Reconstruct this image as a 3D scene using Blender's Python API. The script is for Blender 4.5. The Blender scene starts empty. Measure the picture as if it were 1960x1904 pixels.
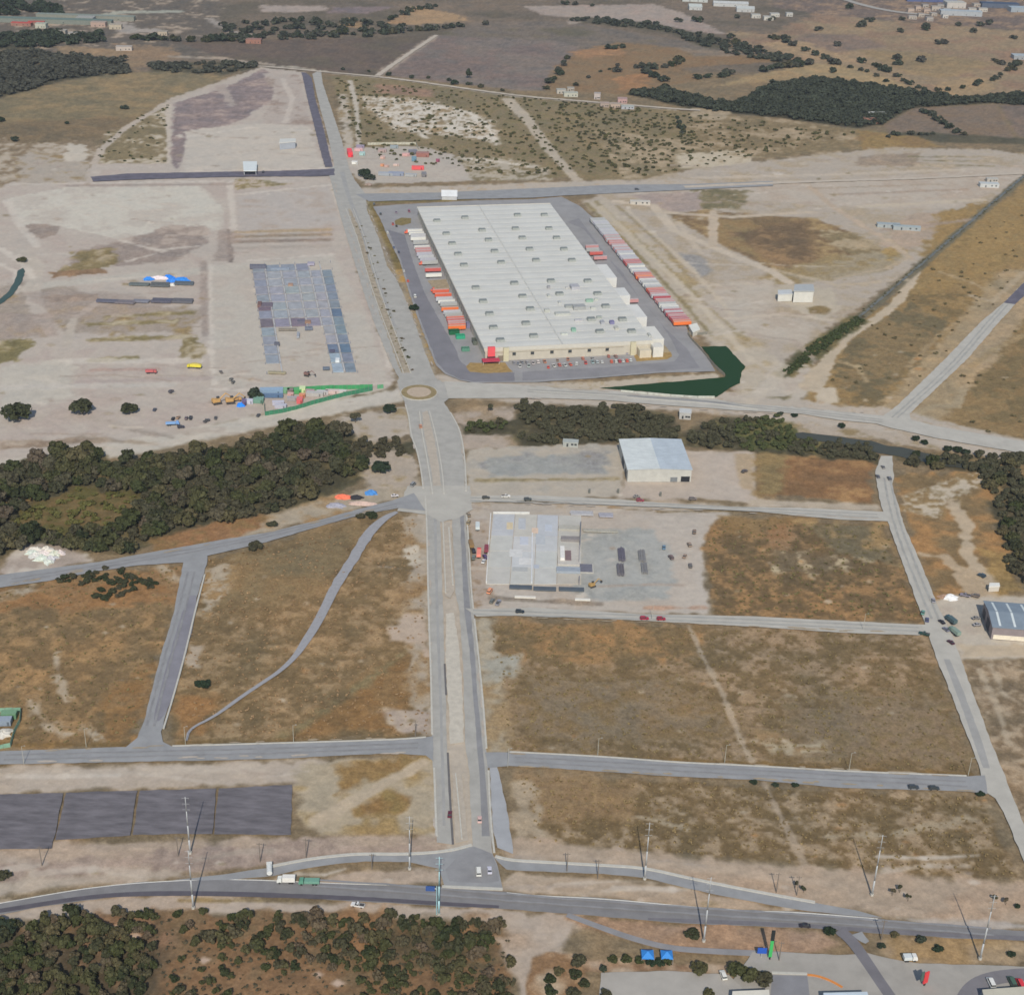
import bpy, bmesh, math, random
import numpy as np
from mathutils import Vector, Matrix
from mathutils.geometry import tessellate_polygon

random.seed(7)
RNG = np.random.default_rng(11)
SC = bpy.context.scene
COL = SC.collection

# ---------------------------------------------------------------- survey
# The photograph is an aerial oblique; these are its recovered pose values.
# Plan positions were surveyed as sight lines (x, y on a 1960 x 1904 sheet)
# and are turned into metres on the ground here, once.
F, CX, CY = 2850.0, 980.0, 952.0
PITCH = math.radians(27.5)
ROLL = math.atan(180 / 5475.0)
H = 425.0
cp, sp, cr, sr = math.cos(PITCH), math.sin(PITCH), math.cos(ROLL), math.sin(ROLL)


def G(x, y, z=0.0):
    dx, dy = x - CX, y - CY
    u = cr * dx + sr * dy
    v = -sr * dx + cr * dy
    t = (H - z) / (v * cp + F * sp)
    return (u * t, (F * cp - v * sp) * t)


def px_per_m(y):
    return ((y - CY) * cp + F * sp) / H


def P(X, Y, Z=0.0):
    d = Y * cp + (H - Z) * sp
    v = ((H - Z) * cp - Y * sp) * F / d
    u = X * F / d
    return CX + cr * u - sr * v, CY + sr * u + cr * v


def tl(ox, oy, pts, k=0.26807):
    """points read off an enlarged sheet whose corner is (ox, oy) on the full-size one"""
    return [(ox / 1.95918 + k * a, oy / 1.95918 + k * b) for a, b in pts]


# ---------------------------------------------------------------- colour
KL = (0.78, 0.81, 0.905)  # what a white horizontal surface sends back under this sun and sky


def lin(c):
    c = c / 255.0
    return c / 12.92 if c <= 0.04045 else ((c + 0.055) / 1.055) ** 2.4


def alb(rgb, k=KL):
    k = k if isinstance(k, tuple) else tuple(q * k for q in (0.975, 1.0, 1.115))
    return tuple(min(0.9, lin(c) / q) for c, q in zip(rgb, k))


MATS = {}


def mat(name, rgb, rough=0.8, var=0.12, scale=0.6, metal=0.0, spec=0.3, bump=0.0, island=0.0, k=KL, stretch=None):
    """plain surface with procedural wear: two noises on the colour, optional bump"""
    if name in MATS:
        return MATS[name]
    m = bpy.data.materials.new(name)
    m.use_nodes = True
    nt = m.node_tree
    b = nt.nodes['Principled BSDF']
    base = alb(rgb, k)
    b.inputs['Roughness'].default_value = rough
    b.inputs['Metallic'].default_value = metal
    b.inputs['Specular IOR Level'].default_value = spec
    tc = nt.nodes.new('ShaderNodeTexCoord')
    n1 = nt.nodes.new('ShaderNodeTexNoise')
    n1.inputs['Scale'].default_value = scale
    n1.inputs['Detail'].default_value = 6
    n1.inputs['Roughness'].default_value = 0.65
    if stretch:
        mp = nt.nodes.new('ShaderNodeMapping')
        mp.inputs['Scale'].default_value = stretch
        nt.links.new(tc.outputs['Object'], mp.inputs['Vector'])
        nt.links.new(mp.outputs['Vector'], n1.inputs['Vector'])
    else:
        nt.links.new(tc.outputs['Object'], n1.inputs['Vector'])
    mr = nt.nodes.new('ShaderNodeMapRange')
    mr.inputs['From Min'].default_value = 0.35
    mr.inputs['From Max'].default_value = 0.65
    mr.inputs['To Min'].default_value = 1 - var
    mr.inputs['To Max'].default_value = 1 + var
    nt.links.new(n1.outputs['Fac'], mr.inputs['Value'])
    out = mr.outputs['Result']
    if island:
        gi = nt.nodes.new('ShaderNodeNewGeometry')
        m2 = nt.nodes.new('ShaderNodeMapRange')
        m2.inputs['To Min'].default_value = 1 - island
        m2.inputs['To Max'].default_value = 1 + island
        nt.links.new(gi.outputs['Random Per Island'], m2.inputs['Value'])
        mu = nt.nodes.new('ShaderNodeMath')
        mu.operation = 'MULTIPLY'
        nt.links.new(out, mu.inputs[0])
        nt.links.new(m2.outputs['Result'], mu.inputs[1])
        out = mu.outputs[0]
    vm = nt.nodes.new('ShaderNodeVectorMath')
    vm.operation = 'SCALE'
    vm.inputs[0].default_value = base
    nt.links.new(out, vm.inputs['Scale'])
    nt.links.new(vm.outputs[0], b.inputs['Base Color'])
    if bump:
        bp = nt.nodes.new('ShaderNodeBump')
        bp.inputs['Strength'].default_value = bump
        nt.links.new(n1.outputs['Fac'], bp.inputs['Height'])
        nt.links.new(bp.outputs['Normal'], b.inputs['Normal'])
    MATS[name] = m
    return m


def paint(rgb, rough=0.45):
    return mat('paint_%d_%d_%d' % rgb, rgb, rough, 0.06, 0.8)


# ---------------------------------------------------------------- objects
def link(o, parent=None):
    COL.objects.link(o)
    if parent is not None:
        o.parent = parent
    return o


def tag(o, label=None, cat=None, group=None, kind=None):
    if label:
        o['label'] = label
    if cat:
        o['category'] = cat
    if group:
        o['group'] = group
    if kind:
        o['kind'] = kind
    return o


def mesh_from(name, verts, faces, m=None, smooth=False):
    me = bpy.data.meshes.new(name)
    me.from_pydata([tuple(v) for v in verts], [], faces)
    if m is not None:
        me.materials.append(m)
    if smooth:
        for p_ in me.polygons:
            p_.use_smooth = True
    me.update()
    return me


def obj(name, me, parent=None, loc=None, rot=0.0):
    o = bpy.data.objects.new(name, me)
    if loc is not None:
        o.location = loc
    if rot:
        o.rotation_euler = (0, 0, rot)
    return link(o, parent)


def empty(name, loc=(0, 0, 0), rot=0.0, label=None, cat=None, group=None):
    o = bpy.data.objects.new(name, None)
    o.location = loc
    o.rotation_euler = (0, 0, rot)
    o.empty_display_size = 1
    link(o)
    return tag(o, label, cat, group)


class MB:
    """collects boxes, bars, prisms into one mesh"""

    def __init__(s):
        s.v, s.f = [], []

    def box(s, x, y, z, sx, sy, sz, rot=0.0, tx=1.0, ty=1.0):
        """centre x,y, base z; tx,ty shrink the top"""
        n = len(s.v)
        c, q = math.cos(rot), math.sin(rot)
        for zz, kx, ky in ((z, 1, 1), (z + sz, tx, ty)):
            for a, b in ((-1, -1), (1, -1), (1, 1), (-1, 1)):
                lx, ly = a * sx / 2 * kx, b * sy / 2 * ky
                s.v.append((x + lx * c - ly * q, y + lx * q + ly * c, zz))
        s.f += [(n + 3, n + 2, n + 1, n), (n + 4, n + 5, n + 6, n + 7)]
        for i in range(4):
            j = (i + 1) % 4
            s.f.append((n + i, n + j, n + 4 + j, n + 4 + i))
        return s

    def prism(s, pts, z0, z1):
        n, k = len(s.v), len(pts)
        ar = sum(pts[i][0] * pts[(i + 1) % k][1] - pts[(i + 1) % k][0] * pts[i][1] for i in range(k))
        if ar < 0:
            pts = pts[::-1]
        s.v += [(p_[0], p_[1], z0) for p_ in pts] + [(p_[0], p_[1], z1) for p_ in pts]
        s.f.append(tuple(range(n + k - 1, n - 1, -1)))
        s.f.append(tuple(range(n + k, n + 2 * k)))
        for i in range(k):
            j = (i + 1) % k
            s.f.append((n + i, n + j, n + k + j, n + k + i))
        return s

    def tube(s, p0, p1, r0, r1=None, k=8, cap=True):
        r1 = r0 if r1 is None else r1
        p0, p1 = Vector(p0), Vector(p1)
        d = (p1 - p0).normalized()
        a = d.orthogonal().normalized()
        b = d.cross(a)
        n = len(s.v)
        for q, r in ((p0, r0), (p1, r1)):
            for i in range(k):
                t = 2 * math.pi * i / k
                s.v.append(tuple(q + a * (r * math.cos(t)) + b * (r * math.sin(t))))
        for i in range(k):
            j = (i + 1) % k
            s.f.append((n + i, n + j, n + k + j, n + k + i))
        if cap:
            s.f.append(tuple(range(n + k - 1, n - 1, -1)))
            s.f.append(tuple(range(n + k, n + 2 * k)))
        return s

    def poly(s, pts):
        n = len(s.v)
        s.v += [tuple(p_) for p_ in pts]
        s.f.append(tuple(range(n, n + len(pts))))
        return s

    def mesh(s, name, m=None, smooth=False, bevel=0.0):
        me = mesh_from(name, s.v, s.f, m, smooth)
        if bevel:
            bm = bmesh.new()
            bm.from_mesh(me)
            bmesh.ops.bevel(bm, geom=bm.edges[:], offset=bevel, segments=1, affect='EDGES', clamp_overlap=True)
            bm.to_mesh(me)
            bm.free()
        return me


def copy_tree(o, parent=None):
    c = o.copy()
    COL.objects.link(c)
    c.parent = parent
    for ch in list(o.children):
        copy_tree(ch, c)
    return c


# ---------------------------------------------------------------- noise
def _hash(ix, iy, seed):
    h = (ix.astype(np.int64) * 374761393 + iy.astype(np.int64) * 668265263 + seed * 974634777) & 0xFFFFFFFF
    h = ((h ^ (h >> 13)) * 1274126177) & 0xFFFFFFFF
    h = h ^ (h >> 16)
    return (h & 0xFFFF).astype(np.float32) / 65535.0


def vnoise(x, y, s, seed):
    x = x / s
    y = y / s
    ix, iy = np.floor(x), np.floor(y)
    fx, fy = (x - ix).astype(np.float32), (y - iy).astype(np.float32)
    fx = fx * fx * (3 - 2 * fx)
    fy = fy * fy * (3 - 2 * fy)
    a = _hash(ix, iy, seed)
    b = _hash(ix + 1, iy, seed)
    c = _hash(ix, iy + 1, seed)
    d = _hash(ix + 1, iy + 1, seed)
    return (a + (b - a) * fx + (c - a) * fy + (a - b - c + d) * fx * fy) * 2 - 1


def seg_dist(X, Y, pts, closed=True):
    """distance to a polyline and, closed, the inside mask"""
    n = len(pts)
    d2 = np.full(X.shape, 1e18, np.float64)
    ins = np.zeros(X.shape, bool)
    for i in range(n if closed else n - 1):
        x0, y0 = pts[i]
        x1, y1 = pts[(i + 1) % n]
        ex, ey = x1 - x0, y1 - y0
        L = ex * ex + ey * ey + 1e-9
        t = np.clip(((X - x0) * ex + (Y - y0) * ey) / L, 0, 1)
        qx, qy = X - x0 - t * ex, Y - y0 - t * ey
        d2 = np.minimum(d2, qx * qx + qy * qy)
        if closed:
            c = (y0 > Y) != (y1 > Y)
            if c.any():
                ins ^= c & (X < ex * (Y - y0) / (ey if abs(ey) > 1e-9 else 1e-9) + x0)
    return np.sqrt(d2), ins
# ---------------------------------------------------------------- ground sheet
def build_ground():
    # rows get coarser with distance, columns fan out: enough metres per cell to hold the soils
    ys = [-400.0, -100.0, 100.0, 220.0, 300.0, 350.0, 385.0]
    y = 404.0
    while y < 2950:
        ys.append(y)
        y += 0.60 * (y / 411.0) ** 1.55
    while y < 16000:
        ys.append(y)
        y *= 1.22
    ys = np.array(ys)
    nu = 860
    us = np.concatenate([-1 - np.array([9, 5, 2.6, 1.3, .6, .25, .1, .04]), np.linspace(-1, 1, nu), 1 + np.array([.04, .1, .25, .6, 1.3, 2.6, 5, 9])])
    hw = np.maximum(0.335 * np.maximum(ys, 380) + 78, 200)
    X = (us[None, :] * hw[:, None]).astype(np.float64)
    Y = np.repeat(ys[:, None], len(us), 1)
    shp = X.shape
    X, Y = X.ravel(), Y.ravel()
    n0 = vnoise(X, Y, 70, 1)
    n1 = vnoise(X, Y, 26, 2)
    n2 = vnoise(X, Y, 10, 3)
    n3 = vnoise(X, Y, 4.2, 4)
    n4 = vnoise(X, Y, 1.8, 5)
    # stretched noise: furrows and grader marks
    fa = vnoise(X * 0.98 + Y * 0.2, (Y * 0.98 - X * 0.2) * 6, 30, 6)
    BIG = 0.45 * n0 + 0.35 * n1 + 0.2 * n2
    MID = 0.40 * n1 + 0.35 * n2 + 0.25 * n3
    FIN = 0.35 * n2 + 0.40 * n3 + 0.25 * n4
    NS = (BIG, MID, FIN)
    C = np.empty((len(X), 3), np.float32)
    C[:] = (122, 107, 86)
    order = np.argsort(Y, kind='stable')  # rows are already sorted; used for slicing

    def window(pts, pad):
        x0 = min(p[0] for p in pts) - pad
        x1 = max(p[0] for p in pts) + pad
        y0 = min(p[1] for p in pts) - pad
        y1 = max(p[1] for p in pts) + pad
        a = np.searchsorted(ys, y0) * len(us)
        b = np.searchsorted(ys, y1) * len(us)
        k = np.nonzero((X[a:b] > x0) & (X[a:b] < x1))[0] + a
        return k

    def lay(k, w, rgb, alt, cov, sc, mot):
        col = np.empty((len(k), 3), np.float32)
        col[:] = rgb
        if alt is not None:
            t = np.clip((NS[sc][k] * 1.0 + (cov - 0.5) * 1.3) / 0.36 + 0.5, 0, 1)[:, None]
            col = col * (1 - t) + np.array(alt, np.float32) * t
        if mot:
            col *= (1 + mot * fa[k])[:, None]
        C[k] = C[k] * (1 - w[:, None]) + col * w[:, None]

    def R(poly, rgb, soft=3.0, rag=4.0, alt=None, cov=0.5, sc=1, mot=0.0, op=1.0):
        """a patch of soil: outline, colour, soft edge and raggedness in metres, a second colour in patches"""
        pts = [G(*p) for p in poly]
        k = window(pts, soft + rag + 2)
        if not len(k):
            return
        d, ins = seg_dist(X[k], Y[k], pts)
        sd = np.where(ins, d, -d) + rag * (0.6 * n2[k] + 0.6 * n3[k] + 0.35 * n1[k])
        w = np.clip(sd / max(soft, .1) + 0.5, 0, 1) * op
        lay(k, w.astype(np.float32), rgb, alt, cov, sc, mot)

    def S(line, width, rgb, soft=1.0, rag=1.0, alt=None, cov=0.5, sc=1, op=1.0):
        """a worn line; width in metres (one value or one per point)"""
        pts = [G(*p) for p in line]
        ws = width if isinstance(width, (list, tuple)) else [width] * len(pts)
        for i in range(len(pts) - 1):
            seg = [pts[i], pts[i + 1]]
            hwid = (ws[i] + ws[i + 1]) / 4
            k = window(seg, hwid + soft + rag + 1)
            if not len(k):
                continue
            d, _ = seg_dist(X[k], Y[k], seg, False)
            sd = hwid - d + rag * (0.6 * n3[k] + 0.4 * n2[k])
            w = np.clip(sd / max(soft, .1) + 0.5, 0, 1) * op
            lay(k, w.astype(np.float32), rgb, alt, cov, sc, 0)

    soils(R, S)

    # bare graded earth is even, grass is rough
    amp = np.clip((172 - C.mean(1)) / 55, 0.28, 1)
    C *= (1 + amp * (0.04 * n1 + 0.055 * n2 + 0.065 * n3 + 0.06 * n4))[:, None]
    hue = amp * (0.02 * n1 + 0.02 * n2)
    C[:, 0] *= 1 + hue
    C[:, 2] *= 1 - hue
    np.clip(C, 12, 235, out=C)
    c = C / 255.0
    L = np.where(c <= 0.04045, c / 12.92, ((c + 0.055) / 1.055) ** 2.4) / np.array(KL)
    rgba = np.ones((len(X), 4), np.float32)
    rgba[:, :3] = np.clip(L, 0.01, 0.85)
    rgba[:, 3] = amp

    z = -0.45 + 0.16 * n2 + 0.14 * n3 + 0.10 * n4
    nr, nc = shp
    verts = np.stack([X, Y, z], 1).astype(np.float32)
    i = np.arange(nr - 1)[:, None] * nc + np.arange(nc - 1)[None, :]
    quads = np.stack([i, i + 1, i + nc + 1, i + nc], -1).reshape(-1, 4).astype(np.int32)
    me = bpy.data.meshes.new('ground')
    me.vertices.add(len(verts))
    me.vertices.foreach_set('co', verts.ravel())
    me.loops.add(quads.size)
    me.loops.foreach_set('vertex_index', quads.ravel())
    me.polygons.add(len(quads))
    me.polygons.foreach_set('loop_start', np.arange(0, quads.size, 4, dtype=np.int32))
    me.polygons.foreach_set('loop_total', np.full(len(quads), 4, np.int32))
    me.polygons.foreach_set('use_smooth', np.ones(len(quads), bool))
    me.update()
    at = me.color_attributes.new('soil', 'FLOAT_COLOR', 'POINT')
    at.data.foreach_set('color', rgba.ravel())
    me.materials.append(ground_material())
    o = obj('ground', me)
    tag(o, 'dry grass, bare earth and scrub ground of the industrial park', 'ground', kind='structure')


def ground_material():
    m = bpy.data.materials.new('soil')
    m.use_nodes = True
    nt = m.node_tree
    b = nt.nodes['Principled BSDF']
    b.inputs['Roughness'].default_value = 1.0
    b.inputs['Specular IOR Level'].default_value = 0.1
    at = nt.nodes.new('ShaderNodeAttribute')
    at.attribute_name = 'soil'
    tc = nt.nodes.new('ShaderNodeTexCoord')
    res = at.outputs['Color']
    for sc_, lo, hi, det in ((0.9, 0.74, 1.26, 5), (0.2, 0.86, 1.14, 4)):
        n = nt.nodes.new('ShaderNodeTexNoise')
        n.inputs['Scale'].default_value = sc_
        n.inputs['Detail'].default_value = det
        n.inputs['Roughness'].default_value = 0.7
        nt.links.new(tc.outputs['Object'], n.inputs['Vector'])
        mr = nt.nodes.new('ShaderNodeMapRange')
        mr.inputs['From Min'].default_value = 0.3
        mr.inputs['From Max'].default_value = 0.7
        mr.inputs['To Min'].default_value = lo
        mr.inputs['To Max'].default_value = hi
        nt.links.new(n.outputs['Fac'], mr.inputs['Value'])
        mx = nt.nodes.new('ShaderNodeMix')
        mx.inputs[2].default_value = 1.0
        nt.links.new(at.outputs['Alpha'], mx.inputs[0])
        nt.links.new(mr.outputs['Result'], mx.inputs[3])
        vm = nt.nodes.new('ShaderNodeVectorMath')
        vm.operation = 'SCALE'
        nt.links.new(res, vm.inputs[0])
        nt.links.new(mx.outputs[0], vm.inputs['Scale'])
        res = vm.outputs[0]
    nt.links.new(res, b.inputs['Base Color'])
    return m


def soils(R, S):
    DIRT, PALE, MAUVE = (171, 161, 153), (184, 178, 169), (143, 131, 125)
    GRASS, ORANGE, OLIVE = (122, 104, 78), (136, 105, 70), (112, 100, 76)
    # ======== far country
    R([(-200, -60), (2200, -60), (2200, 140), (-200, 140)], (112, 100, 88), 30, 10, (92, 86, 76), .4, 0)
    R([(-60, -40), (420, -40), (420, 110), (-60, 120)], (100, 92, 84), 10, 8, (150, 138, 126), .25, 1)
    R([(100, 86), (230, 95), (300, 112), (255, 135), (225, 112), (110, 102)], (136, 116, 94), 10, 8)
    R([(220, 85), (330, 88), (350, 112), (250, 118)], (132, 112, 92), 10, 8)
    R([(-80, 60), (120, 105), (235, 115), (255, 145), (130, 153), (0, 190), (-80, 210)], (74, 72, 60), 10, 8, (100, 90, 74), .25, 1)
    R([(290, 120), (470, 118), (500, 128), (400, 150), (290, 140)], (84, 80, 66), 8, 6, (112, 100, 82), .3, 1)
    R([(-120, 200), (0, 187), (60, 171), (150, 151), (210, 141), (340, 135), (430, 148), (400, 165), (320, 195), (255, 230), (200, 262), (60, 272), (-120, 300)], (121, 109, 86), 8, 5, (128, 113, 88), .5, 0)
    R([(-100, 240), (190, 225), (260, 225), (200, 265), (60, 278), (-100, 300)], (114, 100, 80), 14, 8)
    R([(340, 80), (720, 72), (840, 66), (725, 146), (520, 126), (430, 112)], (100, 88, 80), 8, 6, (92, 85, 76), .4, 0)
    S([(330, 108), (420, 112), (520, 124)], 12, (150, 138, 126), 6, 5)
    S([(130, 40), (230, 24), (340, 22)], 22, (150, 150, 140), 8, 4)
    S([(215, 38), (250, 60), (290, 58)], 30, (150, 142, 136), 10, 8)
    S([(400, 36), (440, 60), (500, 70)], 14, (142, 134, 128), 8, 6)
    R([(830, 70), (905, 44), (1075, 40), (1390, 92), (1410, 108), (1110, 96), (1080, 84)], (110, 101, 93), 8, 6, (94, 90, 78), .35, 0)
    R([(735, 144), (832, 68), (1082, 80), (1112, 96), (1042, 174), (985, 172)], (117, 107, 101), 6, 4, (112, 100, 96), .5, 0, .03)
    S([(722, 146), (770, 112), (832, 70)], 14, (146, 134, 124), 5, 3)
    R([(735, 46), (790, 14), (850, 22), (885, 30), (888, 42), (800, 48)], (152, 127, 100), 10, 8, (140, 116, 92), .4, 0)
    R([(650, 50), (672, 34), (710, 50), (700, 56)], (148, 122, 94), 8, 6)
    R([(500, 10), (620, 12), (630, 20), (560, 24), (500, 22)], (150, 138, 132), 10, 6)
    R([(640, 14), (760, 12), (700, 26), (620, 24)], (118, 106, 106), 10, 8)
    R([(1000, 12), (1250, 8), (1310, 26), (1395, 66), (1330, 62), (1250, 46), (1150, 36), (1040, 30)], (152, 139, 131), 8, 5, (142, 128, 122), .4, 0)
    R([(1100, 30), (1250, 44), (1420, 82), (1560, 118), (1545, 128), (1400, 108), (1260, 58), (1100, 42)], (92, 86, 74), 8, 6, (80, 78, 66), .4, 1)
    S([(1095, 44), (1110, 28)], 20, (150, 138, 128), 6, 4)
    R([(1040, 172), (1062, 130), (1112, 96), (1180, 80), (1300, 92), (1450, 100), (1480, 118), (1310, 130), (1350, 150), (1200, 180)], (129, 108, 84), 10, 6, (118, 98, 76), .45, 1)
    R([(1090, 100), (1160, 88), (1210, 100), (1120, 112)], (142, 112, 86), 10, 8)
    R([(1180, 150), (1250, 135), (1240, 165), (1190, 172)], (140, 108, 80), 10, 8)
    R([(1300, 92), (1480, 96), (1480, 105), (1330, 108)], (122, 110, 98), 8, 6)
    R([(1390, 60), (1470, 66), (1560, 24), (1700, 40), (1960, 60), (2100, 70), (2100, 190), (1740, 172), (1550, 122), (1400, 88)], (141, 122, 99), 12, 8, (128, 108, 92), .45, 0)
    R([(1480, 0), (1960, 0), (2060, 40), (1960, 58), (1700, 38), (1560, 26), (1480, 14)], (112, 98, 90), 12, 8, (130, 112, 96), .4, 1)
    R([(1500, 85), (1540, 64), (1640, 66), (1700, 90), (1600, 100)], (122, 106, 95), 12, 8)
    R([(1450, 84), (1535, 78), (1640, 118), (1600, 120), (1500, 100)], (146, 126, 102), 12, 8)
    R([(1365, 166), (1450, 141), (1560, 121), (1640, 127), (1720, 158), (1772, 178), (1740, 172), (1620, 151), (1480, 153)], (150, 130, 100), 8, 4, (142, 122, 94), .4, 0)
    R([(1790, 160), (1860, 147), (1910, 154), (1902, 172), (1850, 188), (1800, 178)], (147, 126, 99), 6, 4)
    R([(1640, 95), (1770, 100), (1900, 120), (1880, 130), (1810, 150), (1740, 141), (1670, 112)], (136, 118, 92), 10, 6)
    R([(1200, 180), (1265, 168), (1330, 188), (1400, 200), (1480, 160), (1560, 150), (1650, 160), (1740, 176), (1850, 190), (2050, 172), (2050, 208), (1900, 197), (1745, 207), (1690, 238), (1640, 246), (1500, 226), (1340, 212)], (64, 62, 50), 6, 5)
    R([(1692, 238), (1748, 207), (1905, 200), (1945, 268), (1700, 260)], (120, 105, 92), 6, 4, (112, 98, 84), .4, 1)
    R([(1910, 200), (2050, 200), (2050, 262), (1950, 262)], (116, 102, 92), 6, 4)
    R([(1680, 256), (1760, 252), (1960, 264), (2050, 262), (2050, 278), (1800, 272)], (84, 80, 66), 6, 5)
    # ======== scrub north of the distribution centre
    R([(630, 146), (720, 146), (985, 180), (1330, 214), (1700, 252), (1690, 282), (1450, 300), (1200, 346), (880, 332), (840, 342), (690, 292), (650, 200)], (128, 114, 90), 5, 4, (108, 100, 76), .42, 2)
    R([(720, 160), (830, 172), (830, 185), (720, 178)], (136, 112, 96), 6, 6)
    R([(690, 186), (790, 188), (860, 202), (950, 232), (945, 272), (880, 262), (760, 252), (715, 218)], (192, 184, 174), 6, 10, (128, 114, 92), .46, 2)
    R([(645, 180), (665, 180), (680, 290), (660, 300), (650, 240)], (170, 160, 148), 4, 6, (126, 112, 88), .35, 1)
    R([(850, 300), (960, 300), (1050, 320), (1060, 345), (870, 345)], (166, 156, 142), 5, 8, (110, 100, 76), .45, 2)
    R([(1140, 250), (1330, 270), (1290, 320), (1200, 345)], (132, 118, 94), 6, 6, (150, 136, 116), .4, 1)
    R([(640, 284), (800, 278), (870, 296), (905, 345), (700, 352), (662, 325)], (170, 162, 154), 4, 4, (158, 150, 144), .35, 2)
    for ln, w in (([(700, 205), (740, 215), (800, 212), (845, 225)], 8), ([(760, 235), (800, 250), (815, 262)], 10), ([(800, 195), (850, 205), (900, 215), (930, 240)], 9), ([(850, 240), (900, 246), (945, 250)], 8), ([(780, 200), (840, 196)], 7), ([(905, 225), (940, 250), (950, 275)], 9), ([(880, 300), (960, 310), (1020, 318)], 8), ([(700, 185), (790, 190)], 6)):
        S(ln, w, (194, 186, 176), 4, 6, (132, 118, 96), .3, 2)
    S([(670, 155), (682, 200), (688, 290)], [9, 5, 6], (172, 164, 154), 2, 2)
    S([(972, 190), (1010, 230), (1055, 290), (1108, 348)], [18, 14, 14, 8], (166, 155, 141), 2, 2)
    S([(500, 128), (560, 128), (640, 140), (760, 151), (985, 184), (1100, 193), (1290, 209)], 9, (152, 144, 134), 3, 2)
    R([(1330, 215), (1480, 226), (1640, 248), (1700, 258), (1640, 285), (1500, 300), (1330, 300), (1320, 250)], (126, 110, 84), 6, 6, (146, 132, 112), .4, 1)
    R([(1640, 248), (1760, 262), (1800, 280), (1650, 290)], (142, 118, 80), 6, 5, (118, 100, 74), .4, 1)
    R([(1290, 295), (1420, 285), (1440, 300), (1440, 322), (1300, 322)], (178, 166, 148), 4, 6, (140, 126, 104), .4, 1)
    R([(1330, 200), (1400, 215), (1380, 232), (1320, 222)], (150, 136, 116), 4, 5)
    # ======== bare land to the east
    R([(1115, 385), (1200, 350), (1330, 322), (1480, 305), (1690, 282), (1900, 285), (1990, 300), (1960, 345), (1740, 520), (1560, 650), (1500, 700), (1520, 778), (1410, 776), (1400, 700), (1300, 600)], (165, 154, 143), 5, 5, (152, 140, 124), .42, 1)
    R([(1180, 356), (1560, 348), (1960, 318), (1960, 340), (1820, 400), (1560, 392), (1330, 372), (1180, 378)], (171, 160, 149), 4, 5, (160, 148, 137), .4, 1)
    R([(1640, 298), (1760, 292), (1760, 318), (1640, 316)], (142, 128, 114), 5, 5)
    for y in (299, 307, 316):
        S([(1740, y), (1900, y + 1)], 5, (122, 112, 86), 4, 4, (166, 152, 134), .45, 1)
    R([(1320, 362), (1440, 362), (1420, 400), (1340, 398)], (130, 118, 92), 4, 5, (100, 96, 76), .45, 1)
    R([(1210, 372), (1340, 366), (1340, 400), (1300, 408), (1250, 392)], (152, 138, 132), 4, 4)
    R([(1275, 408), (1350, 402), (1560, 418), (1620, 440), (1725, 500), (1700, 518), (1560, 522), (1470, 512), (1350, 452)], (122, 102, 77), 4, 4, (140, 122, 92), .35, 1)
    R([(1365, 420), (1440, 418), (1500, 470), (1480, 505), (1420, 480), (1365, 455)], (140, 120, 88), 5, 5, (126, 106, 78), .45, 2)
    R([(1400, 445), (1540, 420), (1560, 500), (1490, 508)], (110, 92, 72), 6, 6, (124, 104, 80), .4, 1)
    R([(1560, 440), (1640, 445), (1720, 495), (1640, 500)], (132, 116, 88), 5, 6, (152, 138, 116), .45, 1)
    R([(1600, 490), (1760, 470), (1700, 520), (1560, 540), (1450, 545), (1480, 520)], (150, 137, 116), 5, 6, (130, 116, 88), .4, 1)
    R([(1300, 484), (1340, 490), (1362, 518), (1342, 530), (1318, 506)], (132, 131, 132), 5, 4)
    R([(1740, 410), (1890, 395), (1740, 480), (1690, 470)], (158, 142, 128), 4, 4)
    R([(1690, 480), (1720, 470), (1740, 480), (1700, 500)], (150, 128, 88), 4, 4)
    S([(1180, 385), (1250, 392), (1290, 440), (1360, 470), (1480, 520), (1510, 540)], 10, (178, 166, 152), 2, 2)
    S([(1364, 470), (1366, 405)], 9, (172, 158, 142), 2, 2)
    S([(1260, 405), (1400, 415), (1560, 405)], 8, (176, 162, 146), 3, 2)
    S([(1545, 352), (1600, 400), (1700, 460), (1745, 495)], 8, (168, 152, 136), 3, 2)
    # stripes between the trailer park and the bare land
    R([(1115, 382), (1160, 380), (1310, 520), (1440, 640), (1500, 700), (1420, 775), (1410, 700), (1330, 625), (1230, 500)], (171, 160, 146), 4, 3, (154, 141, 120), .35, 1)
    S([(1122, 388), (1215, 480), (1310, 580), (1360, 640)], 4, (130, 118, 90), 3, 3)
    S([(1140, 385), (1240, 478), (1330, 560), (1430, 650)], 5, (140, 126, 98), 4, 4)
    S([(1180, 392), (1270, 470), (1330, 545)], 4, (140, 126, 100), 4, 4)
    R([(1390, 540), (1480, 535), (1480, 600), (1560, 620), (1540, 660), (1420, 640), (1340, 570)], (173, 163, 152), 4, 4, (162, 151, 140), .4, 1)
    R([(1470, 560), (1500, 545), (1590, 550), (1610, 590), (1570, 612), (1520, 590)], (170, 160, 146), 3, 3)
    R([(1545, 588), (1570, 584), (1592, 592), (1580, 602), (1550, 598)], (118, 104, 76), 3, 2)
    R([(1480, 700), (1560, 690), (1560, 750), (1520, 778), (1420, 776)], (174, 164, 153), 4, 4, (164, 153, 143), .4, 1)
    R([(1455, 758), (1520, 752), (1510, 770), (1455, 772)], (126, 114, 86), 3, 3)
    # ======== golden land beyond the canal
    R([(2030, 290), (2050, 900), (1960, 842), (1740, 802), (1700, 790), (1530, 780), (1560, 700), (1620, 630), (1740, 545), (1960, 345)], (142, 118, 82), 5, 5, (104, 92, 68), .36, 1)
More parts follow.
